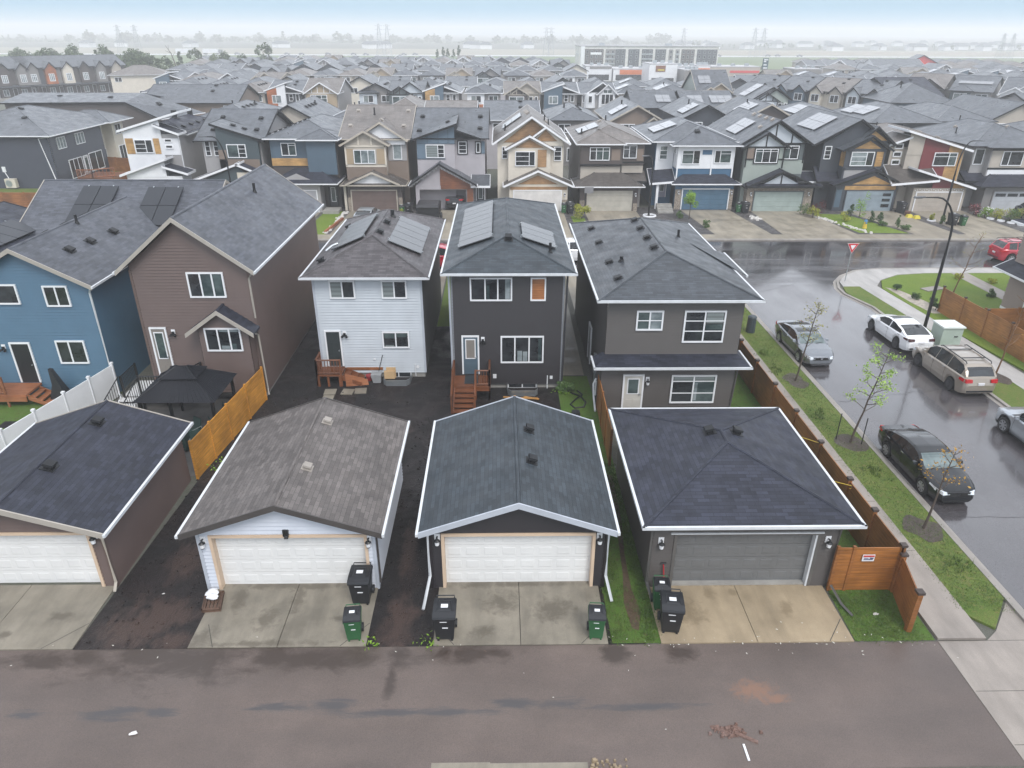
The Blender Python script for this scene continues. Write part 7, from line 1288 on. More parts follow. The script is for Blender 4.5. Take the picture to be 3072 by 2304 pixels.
# ------------------------------------------------------------------ houses further back
def bg_house(label, x, y, rot=0, w=6.6, d=13, e=6.3, roof='hip', p=.38, wall=None, rm=None, trim=None, a1=None, a2=None, feat='front', solar=(), vents=0, group=None, vm=None, side=None, gw=None, pipe=0):
    """local frame: front in the plane y=0 facing -y, x across"""
    h = H('house', label, 'house', (x, y), rot, group, world=False); X = w / 2; wall = wall or s_lgrey; rm = rm or sh_mid; trim = trim or white; o = .5
    zp = e + (X + o) * p
    if roof == 'gy': h.wall(-X, X, 0, d, 0, e, wall, gy=(0, e + X * p)); h.gabY(-X - o, X + o, -o, d + o, e - .1, zp, rm, trim, trim)
    elif roof == 'gx': h.wall(-X, X, 0, d, 0, e, wall, gx=(d / 2, e + d / 2 * p)); h.gabX(-X - .35, X + .35, -o, d + o, e - .1, e + (d / 2 + o) * p, rm, trim, trim)
    else: h.wall(-X, X, 0, d, 0, e, wall); h.hip(-X - o, X + o, -o, d + o, e, p, rm, trim)
    if feat == 'front':
        h.rect(FF(-.02), -X, .1, 3.0, e, a1 or wall, .5); h.hip(-X - o, .6, -.9, 3, e, .5, rm, trim); h.win(FF(-.53), -X + .7, -.5, e - 1.75, e - .45, (.5,), g=blindw, g2=glassd, w=.1); h.win(FF(-.02), .9, X - .5, e - 1.7, e - .5, (.5,), g=glassd, g2=glassg, w=.1)
        if a2: h.rect(FF(-.53), -X, .1, 3.0, e - 2.0, a2, .03); h.rect(FF(-.02), .15, X, 3.0, e - 1.95, a2, .03)
        h.wall(-X + .2, X - .3, -1.9, 0, 0, 2.5, wall); h.hip(-X - .2, X + .2, -2.4, 1.2, 2.55, .45, rm, trim); h.rect(FF(-1.92), -X + .9, X - 1, 0, 2.1, gw or s_beige, .03, 'garage_door')
    elif feat == 'slant':
        h.panel(FF(-.4), [(-X, 0), (.3, 0), (.3, e + 1.4), (-X, e + .2)], a1 or s_slateb, .4); h.shed(-X - .5, e + .3, .6, e + 1.75, -.9, 4, rm, None, trim); h.shed(.5, e + 1.1, X + .4, e + .1, -.6, 3, rm, None, trim)
        if a2: h.panel(FF(-.81), [(-X, 3), (-1.3, 3), (-1.3, e + .75), (-X, e + .3)], a2, .03)
        h.win(FF(-.82), -X + .9, -.5, e - 1.9, e - .45, (.4,), g=blindw, g2=glassw, w=.1); h.win(FF(-.02), .7, 1.5, e - 1.6, e - .3, (), (.5,), w=.1); h.win(FF(-.02), X - 1.2, X - .5, e - 1.6, e - .3, (), w=.1); h.wall(-X + .2, X - .3, -1.9, 0, 0, 2.5, wall); h.shed(-X - .2, 2.6, X, 4.0, -2.3, .5, rm, None, trim)
    elif feat == 'gables':
        h.wall(-X, .9, -.7, 0, 0, e - .2, a1 or wall, gy=(-X / 2 + .45, e + .9)); h.gabY(-X - .45, 1.3, -1.1, 4, e - .3, e + 1.15, rm, trim, trim, xp=-X / 2 + .43); h.wall(-1.6, X - .1, -.3, 0, e - 1, e + .1, a2 or wall, gy=(.9, e + 1.6)); h.gabY(-2.0, X + .35, -.7, 4.5, e, e + 1.85, rm, trim, trim, xp=.85)
        h.boards(FF(-.72), [((-X, e - .3), (.9, e - .3)), ((-X / 2 + .45, e - .3), (-X / 2 + .45, e + .8)), ((-X + .9, e - .3), (-X + .9, e + .35)), ((.1, e - .3), (.1, e + .3))], trim, .14, .03)
        h.win(FF(-.74), -X + .6, .3, e - 1.9, e - .6, (.5,), g=glassg, g2=glassw, w=.1); h.win(FF(-.32), 1.2, 2.0, e - 1.9, e - .6, (), w=.1, trim=trim); h.win(FF(-.32), 2.3, X - .25, e - 1.9, e - .6, (), w=.1); h.wall(-X + .2, X - .3, -1.9, 0, 0, 2.5, wall); h.gabY(-X - .1, X, -2.3, .4, 2.6, 4.0, rm, trim, trim)
    elif feat == 'onegable':
        h.wall(-X + .4, X - .2, -.6, 0, 0, e - .1, a1 or wall, gy=(.1, e + 1.5)); h.gabY(-X, X + .25, -1.1, 4.5, e - .2, e + 1.8, rm, trim, trim, xp=.1); h.boards(FF(-.62), [((-X + .4, e - .1), (X - .2, e - .1))] + [((u, e - .1), (u, e + 1.3 - abs(u - .1) * .52)) for u in (-1.6, -.5, .7, 1.8)], trim, .12, .03); h.win(FF(-.63), -1.9, 1.2, e - 1.7, e - .4, (.33, .66), (.5,), g=glassd, g2=glassg, w=.1); h.wall(-X + .2, X - .3, -1.9, 0, 0, 2.5, wall); h.hip(-X - .2, X + .2, -2.4, 1.2, 2.55, .45, rm, trim)
    elif feat == 'arch':
        h.wall(.1, X, -.6, 0, 0, e - .1, a1 or wall, gy=(1.7, e + 1.3)); h.gabY(-.4, X + .5, -1.0, 4.5, e - .2, e + 1.6, rm, trim, trim, xp=1.7); h.gabY(-2.3, X + .2, -.6, 5.5, e, e + 1.95, rm, trim, trim, xp=.7); h.rect(FF(-.3), -1.6, X - .2, e + .02, e + .1, white)
        h.win(FF(-.62), .5, X - .3, e - 2.0, e - .1, (.33, .66), g=glassd, w=.12); h.win(FF(-.62), .8, X - .6, e - .05, e + .7, (.5,), g=glassg, w=.12); m = MB(); m.disc((-1.6, .1, 5.0), (0, 0, 1), 1.1, 2.6, 14); h.put(m, 'bay', a1 or s_white); h.win(FF(-1.02), -2.0, -1.2, e - 1.7, e - .4, (), w=.1); h.win(FF(-.02), -X + .2, -X + .8, e - 1.7, e - .4, (), w=.1)
    elif feat == 'back':
        h.win(FF(-.02), -X + .9, -X + 2.6, e - 1.65, e - .5, (.5,), g=glassd, w=.1); h.win(FF(-.02), X - 2.2, X - .9, e - 1.65, e - .5, (.5,), g=glassg, w=.1); h.win(FF(-.02), -.9, 1.5, .6, 2.4, (.5,), g=glassd, w=.1)
    elif feat == 'backgable':
        h.win(FF(-.02), -X + .9, -X + 3.2, e - 1.5, e - .4, (.33, .66), g=glassd, w=.1); h.wall(.3, X + .3, -1.0, 0, 0, e - .8, wall, gy=(X / 2 + .3, e + .35)); h.gabY(-.1, X + .7, -1.4, 3.5, e - .9, e + .55, rm, trim, trim, xp=X / 2 + .3)
    elif feat == 'bays':
        for k, (u0, u1, mt) in enumerate(((-X, -.9, a1 or wall), (.6, X - .2, a2 or wall))):
            h.wall(u0, u1, -1.0, 0, .0, e - .3, mt, gy=((u0 + u1) / 2, e + .7)); h.gabY(u0 - .3, u1 + .3, -1.4, 3, e - .4, e + .95, rm, trim, trim); h.win(FF(-1.02), u0 + .35, u1 - .35, e - 2.0, e - .6, (.5,), w=.1, g=glassd); h.win(FF(-1.02), u0 + .45, u1 - .45, 1, 2.3, (.5,), w=.1, g=glassd)
    for sx, sy, c, r in solar: h.solar(sx, sy, c, r, 1.15, 1.2)
    if vents: h.vents([(X * .35, d * (.3 + .5 * k / max(1, vents))) for k in range(vents)], vm, size=.5)
    if pipe: h.pipes([(-X * .3, d * .5), (X * .4, d * .62)][:pipe], h=.6, r=.1)
    return h.e
G2 = 'second row of houses beyond the street'; G3 = 'third row of houses facing the camera'
# second row (backs)
bg_house('slate hip house behind the white modern house, with tall roof pipes', -36.5, 101, 0, 7.4, 14, 6.2, 'hip', .36, s_lgrey, sh_mid, white, feat='back', vents=4, group=G2, pipe=2)
bg_house('beige walled gable house with dark trim behind the dark teal house', -27.6, 100, 0, 7.2, 14, 6.0, 'gy', .5, s_beige, sh_mid, blacktrim, feat='back', vents=4, group=G2, pipe=2)
bg_house('grey hip house behind the slate blue house', -19.4, 101, 0, 6.4, 13, 6.1, 'hip', .38, s_lgrey, sh_mid, gutterw, feat='back', vents=3, group=G2, pipe=1)
bg_house('house with tan pyramid roof behind the taupe house', -13.0, 103, 0, 6.2, 12, 6.6, 'hip', .5, s_taupe, sh_tan, gutterw, feat='back', group=G2)
bg_house('house with broad taupe roof slope and pale vents behind the lavender house', -6.6, 99, 0, 6.5, 15, 6.4, 'gx', .21, s_lgrey, sh_tan, gutterw, feat='back', group=G2)
bg_house('pale walled house with broad slate roof slope behind the cream house', 1.7, 99.5, 0, 7.0, 15, 6.4, 'gx', .21, s_lav, sh_mid, gutterw, feat='back', group=G2, vents=3)
bg_house('slate hip house with grey walls behind the brown two tone house', 10.2, 102.2, 0, 6.2, 13, 6.0, 'hip', .38, s_mgrey, sh_mid, blacktrim, feat='back', vents=4, group=G2, pipe=2)
bg_house('brown house with paired beige trimmed gables and one solar array', 18.2, 99.6, 0, 6.8, 14, 6.2, 'gy', .5, s_taupe, sh_mid, beigetrim, feat='backgable', solar=[(-1.9, 4.5, 3, 2)], group=G2, pipe=1)
bg_house('charcoal gable house with two white solar arrays', 28.4, 103, 0, 6.2, 14, 6.2, 'gy', .48, s_charb, sh_mid, blacktrim, feat='back', solar=[(-1.7, 4.0, 3, 2)], group=G2, pipe=1)
bg_house('brown gable house with tan trim and a wide white solar array', 37.0, 103, 0, 6.8, 14, 6.1, 'gy', .5, s_dkb, sh_mid, beigetrim, feat='back', solar=[(-1.8, 5.0, 4, 2)], group=G2, pipe=1)
bg_house('grey house with a large white double solar array behind the charcoal blue house', 44.5, 101, 0, 7, 14, 6.2, 'hip', .36, s_lgrey, sh_mid, gutterw, feat='back', solar=[(-2.0, 6.0, 5, 2)], group=G2)
bg_house('slate hip house with stacked white solar arrays behind the maroon house', 54.5, 100, 0, 9, 14, 6.0, 'hip', .38, s_charb, sh_mid, blacktrim, feat='back', solar=[(-2.6, 6.4, 3, 2), (-2.9, 9.6, 3, 2)], group=G2)
bg_house('grey hip house with a row of pale vents, right of the stacked solar arrays', 63.6, 102, 0, 7.6, 14, 6.0, 'hip', .38, s_lgrey, sh_mid, blacktrim, feat='back', vents=5, vm=tv, group=G2)
bg_house('pale house with a black edged gable above the grey front row', 72.5, 104, 0, 8.0, 14, 6.0, 'gy', .5, s_beige, sh_mid, blacktrim, feat='back', group=G2, vents=3)
bg_house('long slate roofed house at the right edge behind the pale gable', 82, 106, 0, 9, 15, 6.4, 'gx', .3, s_lgrey, sh_mid, blacktrim, feat='back', group=G2, vents=4)
bg_house('grey hip house cut by the right edge, beside the rightmost front house', 64, 78, 0, 9, 14, 6.0, 'hip', .4, s_lgrey, sh_mid, blacktrim, feat='front', group=FRN, pipe=1, vents=2)
# third row (fronts)
y3 = 145
for a in ((-63, 'beige fronted house at the left end of the third row', dict(wall=s_beige, a1=s_beige, feat='front', roof='hip')),
    (-55.1, 'dark grey green house with a rust lower band in the third row', dict(wall=s_green, a1=s_green, a2=w_rust, feat='front', roof='hip', vents=4)),
    (-47.4, 'beige hip house with two wide windows beside the rust banded one', dict(wall=s_beige, a1=s_beige, rm=sh_tan, feat='front', roof='hip', vents=4)),
    (-40.4, 'white and orange slanted fronted house in the third row', dict(wall=s_charb, a1=s_white, a2=w_rust, feat='slant', roof='gx', p=.25, vents=4)),
    (-33.6, 'house with a white trimmed half timbered gable in the third row', dict(wall=s_lgrey, a1=s_tan, rm=sh_tan, feat='onegable', roof='gx', p=.3)),
    (-23.2, 'lilac and rust house in the third row, behind the taupe house', dict(wall=s_mgrey, a1=s_pale, a2=None, feat='front', roof='gy', p=.45, vents=4, trim=blacktrim)),
    (-17.6, 'dark green house with nested gables in the third row', dict(wall=s_lgrey, a1=s_green, a2=s_pale, feat='gables', roof='gx', p=.24, trim=blacktrim, vents=2)),
    (-10.8, 'house with a blue and gold slanted front and glossy roof', dict(wall=s_lgrey, a1=s_slateb, a2=w_gold, feat='slant', roof='hip', p=.45, vents=5)),
    (-2.9, 'white hip house with a rust band under its windows in the third row', dict(wall=s_mgrey, a1=s_white, a2=w_rust, feat='front', roof='hip', vents=2)),
    (4.4, 'tan house with nested brown gables in the third row', dict(wall=s_beige, a1=s_dkb, a2=s_beige, rm=sh_tan, feat='gables', roof='gx', p=.24, trim=beigetrim)),
    (11.6, 'house with a slate blue slanted front in the third row', dict(wall=s_mgrey, a1=s_slateb, feat='slant', roof='gx', p=.22, vents=2)),
    (18.8, 'cream house with a tall arched window gable and round bay', dict(wall=s_lgrey, a1=s_white, feat='arch', roof='gx', p=.22, rm=sh_mid, vents=2)),
    (25.8, 'taupe hip house with a white solar array in the third row', dict(wall=s_taupe, a1=s_beige, feat='front', roof='hip', solar=[(-1.8, 5, 3, 2)])),
    (33.4, 'tan hip house with paired solar arrays in the third row', dict(wall=s_beige, a1=s_beige, feat='front', roof='hip', solar=[(-1.8, 5, 4, 2)], pipe=1)),
    (41.0, 'sage house with beige gables and a small solar array', dict(wall=s_sage, a1=s_tan, a2=s_tan, feat='gables', roof='gx', p=.55, trim=beigetrim, solar=[(-1.4, 3.5, 2, 2)]))): bg_house(a[1], a[0], y3, 0, 6.3, 13, 6.3, group=G3, **a[2])
bg_house('dark half timbered gable house with a big white solar array', 47.6, 133, 0, 6.2, 13, 6.3, 'gy', .55, s_lgrey, sh_mid, blacktrim, a1=s_pale, a2=s_sage, feat='gables', solar=[(-1.7, 6, 3, 3)], group=G3)
bg_house('steep dark roofed house with matte solar panels behind the charcoal gable', 33.5, 120, 0, 8, 11, 6.0, 'gx', .36, s_dkb, sh_mid, blacktrim, feat='back', solar=[(-2, 2.4, 2, 2), (2.2, 2.4, 3, 2)], group=G2)
bg_house('steep dark roofed house left of the tan trimmed gable', 25.0, 121, 0, 7, 11, 6.0, 'gx', .36, s_charb, sh_mid, blacktrim, feat='back', solar=[(1.5, 2.4, 2, 2)], group=G2)
# turned row on the right
GT = 'turned row of houses on the right'; rt = -radians(46)
for i, (l, wl, a1, a2, rm) in enumerate((('cream house with tall bay gables at the far end of the turned row', s_cream, s_cream, s_beige, sh_mid), ('steel blue house with two bays in the turned row', s_slateb, s_steel, s_slateb, sh_mid), ('pale cream house with narrow bays in the turned row', s_cream, s_cream, s_beige, sh_tan), ('grey house with pale bays nearest in the turned row', s_mgrey, s_pale, s_mgrey, sh_mid))): bg_house(l, 54.5 + i * 5.0, 160 - i * 5.4, rt, 6.4, 13, 6.5, 'gx', .3, wl, rm, blacktrim, a1, a2, 'bays', group=GT, vents=3)
bg_house('large dark roofed house with vents along its ridge, right of the turned row', 79, 143, .15, 10, 13, 6.2, 'gx', .4, s_charb, sh_navy, blacktrim, feat='back', vents=4, group=GT)
bg_house('long navy walled house with small white windows below the dark ridge', 73.5, 131, -.05, 10.5, 12, 5.9, 'hip', .5, s_slateb, sh_mid, blacktrim, feat='back', group=GT, pipe=1)
for i, (l, wl, a1, a2, rm) in enumerate((('brown house with wood front, left of the teal house', s_dkb, s_taupe, s_dkb, sh_tan), ('teal house with a long matte solar array', s_lgrey, s_teal, s_maroon, sh_mid), ('white gable fronted house near the right edge', s_lgrey, s_white, s_white, sh_mid))): bg_house(l, 87 + i * 5.6, 156 - i * 7.0, -radians(40), 7, 13, 6.6, 'gx', .36, wl, rm, blacktrim if i < 2 else white, a1, a2, ('gables', 'front', 'gables')[i], solar=[(0, 3.2, 5, 1)] if i == 1 else (), group=GT)
# long brown building and its neighbours, left
h = H('house', 'long dark brown building with a slanted end, behind the navy duplex', 'house', (-62, 112), 0, G2); h.wall(-72, -54.6, 112, 124, 0, 7.1, s_dkb, .3); h.panel(FF(111.98), [(-54.6, 0), (-50.5, 0), (-50.5, 5.0), (-54.6, 7.1)], s_dkb, .05); h.roof([[(-72.5, 111.6, 7.15), (-54.4, 111.6, 7.3), (-54.4, 118, 8.1), (-72.5, 118, 8.1)], [(-54.4, 111.6, 7.3), (-49.6, 111.4, 5.0), (-46, 119, 5.2), (-54.4, 118, 8.1)], [(-72.5, 118, 8.1), (-54.4, 118, 8.1), (-54.4, 125, 7), (-72.5, 125, 7)]], [((-49.6, 111.4, 5.0), (-46, 119, 5.2))], [((-72.5, 111.6, 7.15), (-54.4, 111.6, 7.3)), ((-54.4, 111.6, 7.3), (-49.6, 111.4, 5.0))], sh_mid, white, blacktrim)
h.vents([(-66, 116), (-51.2, 115.5), (-58, 115)], size=.6)
bg_house('slate roofed house beyond the long brown building', -50, 124, 0, 15, 12, 6.3, 'gx', .35, s_taupe, sh_mid, blacktrim, feat='back', group=G2, vents=3)
# rowhouse blocks
rh_cols = [(s_dkb, s_dkb), (s_dkb, s_beige), (s_mgrey, w_rust), (s_charb, s_mgrey), (s_mgrey, w_rust), (s_dkb, s_cream), (s_dkb, s_dkb), (s_dkb, s_mgrey), (s_dkb, s_beige)]
for bi, (x0, n, c0, lab) in enumerate(((-20.0, 7, 1, 'row of brown and orange townhouses cut by the left edge'), (9.0, 6, 3, 'row of dark townhouses with orange and cream bays, beside the woods'))):
    h = H('townhouse_row', lab, 'townhouses', (-131, 200), radians(51), 'townhouse rows on the left', world=False); L = n * 4.4
    h.wall(x0, x0 + L, 0, 11, 0, 7.5, s_dkb, gx=(5.5, 9.8)); h.gabX(x0 - .4, x0 + L + .4, -.6, 11.6, 7.5, 10.2, sh_mid, blacktrim, blacktrim)
    for k in range(n):
        u = x0 + k * 4.4; c = rh_cols[(k + c0) % 9]
        h.wall(u + .2, u + 2.9, -.9, 0, 3.4, 7.2, c[1], gy=(u + 1.55, 8.6)); h.gabY(u - .05, u + 3.15, -1.3, 4, 7.1, 8.9, sh_mid, blacktrim, blacktrim); h.win(FF(-.92), u + .85, u + 2.25, 4.1, 6.0, (.33, .66), (.7,), w=.12, g=glassw); h.rect(FF(-.02), u + 3.0, u + 4.3, 3.6, 7.2, c[0], .05)
        h.win(FF(-.02), u + .6, u + 2.0, .9, 2.5, (.5,), w=.12, g=glassw); h.door(FF(-.02), u + 3.1, u + 4.0, .5, 2.7, s_dkb, white); h.shed(u, 3.1, u + 4.4, 3.1, -1.6, 0, sh_mid, None, blacktrim, zb0=3.5, zb1=3.5)
        h.box('partition', s_dkb, u + 4.2, -1.5, 0, u + 4.4, 0, 3.1)
    h.box('wall_base', conc_plain, x0, -2.6, 0, x0 + L, -2.3, .7)
# ------------------------------------------------------------------ generic rows: prototypes and copies
rr = random.Random(42)
SPEC = [('slate hip roofed', dict(wall=s_lgrey, a1=s_pale, feat='front', roof='hip', vents=3)), ('taupe roofed hip', dict(wall=s_beige, a1=s_beige, rm=sh_tan, feat='front', roof='hip')), ('dark gable fronted', dict(wall=s_charb, a1=s_green, a2=s_mgrey, feat='gables', roof='gx', p=.25, trim=blacktrim)), ('blue panelled slant roofed', dict(wall=s_lgrey, a1=s_slateb, feat='slant', roof='gx', p=.22)), ('white fronted hip roofed', dict(wall=s_lgrey, a1=s_white, feat='front', roof='hip')), ('grey gable ended', dict(wall=s_lgrey, a1=s_mgrey, feat='onegable', roof='gy', p=.46)), ('beige gabled', dict(wall=s_beige, a1=s_cream, a2=s_tan, rm=sh_tan, feat='gables', roof='gx', p=.25, trim=beigetrim)), ('cream walled gable ended', dict(wall=s_cream, feat='back', roof='gy', p=.48, trim=blacktrim)), ('grey walled hip roofed', dict(wall=s_mgrey, feat='back', roof='hip', vents=3)), ('pale walled, white solar topped', dict(wall=s_lav, feat='back', roof='hip', solar=[(-1.8, 5, 3, 2)])), ('dark walled gable ended', dict(wall=s_charb, feat='back', roof='gy', p=.46, trim=blacktrim)), ('brown walled, solar topped', dict(wall=s_taupe, a1=s_beige, feat='front', roof='hip', solar=[(-1.8, 5, 3, 2)])), ('broad slate roofed', dict(wall=s_lgrey, feat='back', roof='gx', p=.24, vents=3)), ('rust and grey fronted', dict(wall=s_mgrey, a1=s_mgrey, a2=w_rust, feat='front', roof='hip', trim=blacktrim))]
protos = {}; used = set()
def generic(i, x, y, rot, label, group):
    if i not in protos: protos[i] = bg_house(label, x, y, rot, 6.6, 12.5, 5.6, group=group, **SPEC[i][1])
    else:
        e = copy_tree(protos[i]); e.location = (x, y, 0); e.rotation_euler = (0, 0, rot); e['label'] = label; e['group'] = group
ORD = ['first', 'second', 'third', 'fourth', 'fifth', 'sixth', 'seventh', 'eighth', 'ninth', 'tenth', 'eleventh', 'twelfth', 'thirteenth', 'fourteenth', 'fifteenth', 'sixteenth', 'seventeenth', 'eighteenth', 'nineteenth', 'twentieth'] + ['%s%s' % (a, b) for a in ('twenty-', 'thirty-') for b in ('first', 'second', 'third', 'fourth', 'fifth', 'sixth', 'seventh', 'eighth', 'ninth')]
def row(y, x0, x1, facing, name, group, pitch=7.7, skip=(), slope=0, opts=None):
    n = 0; x = x0
    while x < x1:
        if not any(a < x < b for a, b in skip):
            i = rr.choice(opts or ((0, 1, 2, 3, 4, 5, 6, 11, 13, 4, 6) if facing == 'f' else (7, 8, 9, 10, 12, 8, 9, 12))); yy = y + rr.uniform(-.8, .8) + slope * (x - x0)
            generic(i, x, yy, rr.uniform(-.06, .06) + slope, f'{SPEC[i][0]} house, {ORD[n]} from left in the {name}', group); n += 1
        x += pitch + rr.uniform(-.5, .7)
row(175, -70, 55, 'b', 'fourth row back', 'fourth row of houses')
row(193, -82, -56, 'f', 'short left row', 'fourth row of houses', slope=-.12)
row(216, -88, 25, 'f', 'fifth row back', 'fifth row of houses'); row(245, -100, 27, 'b', 'sixth row back', 'sixth row of houses'); row(284, -110, 30, 'f', 'seventh row back', 'seventh row of houses'); row(312, -118, 28, 'b', 'farthest row', 'farthest row of houses', opts=(8, 12, 9, 10, 0, 1, 5)); row(331, -100, 24, 'f', 'row at the field edge', 'last houses at the field edge', pitch=9.5)
row(172, 112, 134, 'f', 'row beyond the teal house', 'right hand rows', slope=-.2); row(186, 62, 118, 'b', 'inner right row', 'right hand rows', slope=-.1); row(213, 78, 150, 'f', 'outer right row', 'right hand rows', slope=-.12)
row(232, 118, 172, 'f', 'row below the red house', 'right hand rows', slope=-.25, opts=(4, 6, 1, 11, 3), pitch=6.7); row(262, 118, 180, 'f', 'row before the red house', 'right hand rows', opts=(4, 4, 5, 1), slope=-.1); row(292, 172, 215, 'f', 'far right row', 'right hand rows', opts=(1, 4, 12), slope=-.1); row(292, 120, 150, 'f', 'row beside the red house', 'right hand rows', opts=(4, 5, 12)); row(318, 128, 210, 'b', 'last row before the highway', 'right hand rows', opts=(12, 8, 0, 1))
bg_house('cream two storey house beside the townhouse rows', -93.5, 203, .35, 14, 11, 6.2, 'hip', .35, s_cream, sh_tan, gutterw, feat='back', group='left hand houses')
bg_house('bright red fronted house far off on the right', 160, 292, -.3, 10, 12, 6.5, 'gy', .5, pbr('bright_red_siding', (.62, .045, .04), .5), sh_mid, blacktrim, feat='back', group='right hand rows')
bg_house('long white walled house left of the red house', 143, 276, -.1, 17, 12, 6.3, 'gx', .3, s_white, sh_mid, gutterw, feat='back', group='right hand rows')
# ------------------------------------------------------------------ apartment block, shops and sign
h = H('apartment_building', 'long white framed apartment block with dark bays beyond the houses', 'apartments', (70, 372), 0)
h.wall(38, 104, 370, 390, 0, 10.4, pbr('apartment_panel', (.60, .59, .57), .5)); h.box('roof', pbr('flat_roof', (.3, .3, .31), .7), 37.6, 369.6, 10.4, 104.4, 390.4, 10.7)
bays = [(40.6, 49.4, s_dkb), (50.4, 54.9, s_mgrey), (55.0, 59.8, s_charb), (61.2, 66.4, s_charb), (67.6, 72.8, s_charb), (74.0, 79, s_charb), (80.4, 82.4, s_mgrey), (83.6, 85.4, s_mgrey), (86.4, 92.6, s_dkb), (93.8, 103.4, s_charb)]
for i, (u0, u1, mt) in enumerate(bays):
    h.rect(FF(369.9), u0, u1, .4, 9.3, mt, .1)
    n = max(1, int((u1 - u0) / 2))
    for k in range(n):
        for z in (1.2, 3.3, 5.4, 7.5): c = u0 + (u1 - u0) * (k + .5) / n; h.win(FF(369.78), c - .5, c + .5, z, z + 1.25, (), w=.1, g=glassd, frame=galv)
    if i % 3 == 1: h.boards(FF(369.6), [((u0, z), (u1, z)) for z in (.9, 3.0, 5.1, 7.2)], galv, .5, .3, name='balcony_rail')
h.box('roof_unit', galv, 48, 376, 10.7, 50.5, 378, 11.8); h.box('roof_unit', galv, 80, 376, 10.7, 83, 378, 11.7); h.box('stair_tower', s_white, 38.6, 369.2, 0, 40.4, 370, 10.4)
m = fm(FF(369.7)); m.box(43.2, 0, 6.9, 48.4, .08, 7.9); h.put(m, 'banner', white)
for k in range(4): h.win(FL(37.98), 373 + k * 4, 375 + k * 4, 5.8, 7.4, (.5,), w=.14)
GSH = 'flat roofed shops beyond the houses'
def shop(label, x0, x1, y0, y1, z, wall, band=None, bz=None, parts=()):
    h = H('shop', label, 'shop', ((x0 + x1) / 2, y0), 0, GSH); h.wall(x0, x1, y0, y1, 0, z, wall); h.box('roof', pbr('pale_membrane_roof', (.42, .42, .43), .6, scale=.3), x0 - .1, y0 - .1, z, x1 + .1, y1 + .1, z + .25)
    if band: h.rect(FF(y0 - .05), bz[0], bz[1], bz[2], bz[3], band, .1, 'sign_band')
    for k in range(3): h.box('roof_unit', galv, x0 + (x1 - x0) * (.2 + .28 * k), y0 + 4, z + .25, x0 + (x1 - x0) * (.2 + .28 * k) + 1.3, y0 + 5.4, z + 1.1)
    h.rect(FF(y0 - .02), x0 + 1, x1 - 1, .3, 2.2, glassd, .04, 'shop_window'); return h
o_band = pbr('orange_shop_band', (.60, .16, .05), .5)
shop('flat roofed shop with a long orange band', 42.8, 56.4, 290, 306, 4.1, s_white, o_band, (45.2, 56.0, 2.3, 3.9)); shop('low white shop with a dark canopy left of the orange band', 32.6, 42.4, 291, 304, 5.0, s_white, s_mgrey, (34, 42.2, 4.2, 4.9)); sh_ = shop('white parapet shop with a wood sign panel', 52.4, 62.2, 270, 284, 6.6, s_white, w_brown, (54.6, 58, 4.2, 6.2))
m = fm(FF(269.8)); m.box(55.3, 0, 4.6, 57.6, .1, 5.0); sh_.put(m, 'sign_lettering', yb)
shop('long low white shop behind the roofs, left of the orange square', 63.5, 71.4, 278, 292, 5.4, s_white); shop('shop with a square orange front', 71.6, 76.4, 280, 292, 5.7, s_white, o_band, (71.7, 76.3, 3.6, 5.0)); shop('grey and white shop with a red stripe', 76.8, 95, 281, 295, 5.3, s_beige, pbr('red_shop_stripe', (.55, .05, .05), .5), (84, 94.8, 3.4, 4.2)); shop('brown flat roofed shop right of the white parapet', 63.0, 68.5, 262, 274, 5.0, s_mgrey)
shop('small flat roofed shop near the pylon sign', 108, 118, 282, 294, 4.6, s_mgrey); shop('pale filling station canopy before the field', 118, 131, 268, 280, 4.4, s_white)
off = (103, 300, 0); e = thing('pylon_sign', 'tall dark green shop sign board beside the field', 'sign', off); m = MB(); m.box(102, 299.6, 1.2, 104.1, 300.2, 7.7); m.box(102.3, 299.7, 0, 103.8, 300.1, 1.2); b_ = m.build('board', pbr('dark_teal_sign', (.02, .07, .085), .4), e, off)
m = MB(); [m.box(102.25, 299.5, z, 103.85 - (k % 3) * .35, 299.58, z + .42) for k, z in enumerate((1.7, 2.5, 3.3, 4.1, 5.2, 6.4, 7.0))]; m.build('lettering', white, b_, off)
# ------------------------------------------------------------------ woods, far trees, pylons, traffic
def far_tree(name, label, x, y, h_, w_, lm, n, seed, group, ls=.5, cone=False, gaps=.0):
    r = random.Random(seed); e = thing(name, label, 'tree', (x, y, 0), 0, group); m = MB(); cs = []
    for k in range(14):
        a = r.uniform(0, 6.3); f = r.random(); q = w_ * .36 * ((1 - f * .9) if cone else sqrt(max(.12, 1 - (2 * f - 1) ** 2))); cs.append((q * cos(a), q * sin(a), h_ * (.22 + .76 * f), w_ * r.uniform(.13, .24) * ((1.1 - f * .8) if cone else 1)))
    for k in range(n):
        a, b, c_, s_ = r.choice(cs); v = Vector((r.gauss(0, 1), r.gauss(0, 1), r.gauss(0, 1))).normalized() * s_ * r.random() ** .35; leaf(m, (a + v.x, b + v.y, max(.2, c_ + v.z)), ls * r.uniform(.5, 1.3), r)
    m.build('crown', lm, e); t = MB(); t.tube([(0, 0, 0), (0, 0, h_ * .85)], [.18, .05], 5)
    for k in range(6): a = r.uniform(0, 6.3); z = h_ * r.uniform(.3, .8); t.tube([(0, 0, z), (cos(a) * w_ * .3, sin(a) * w_ * .3, z + h_ * .14)], [.07, .02], 4)
    t.build('trunk', bark, e); return e
lf_wood = leafmat('woodland_leaves', (.06, .095, .04), (.10, .135, .06)); lf_woodl = leafmat('pale_woodland_leaves', (.10, .135, .06), (.145, .17, .085)); GW = 'trees of the wood behind the townhouses'; GF = 'hazy trees beyond the highway'
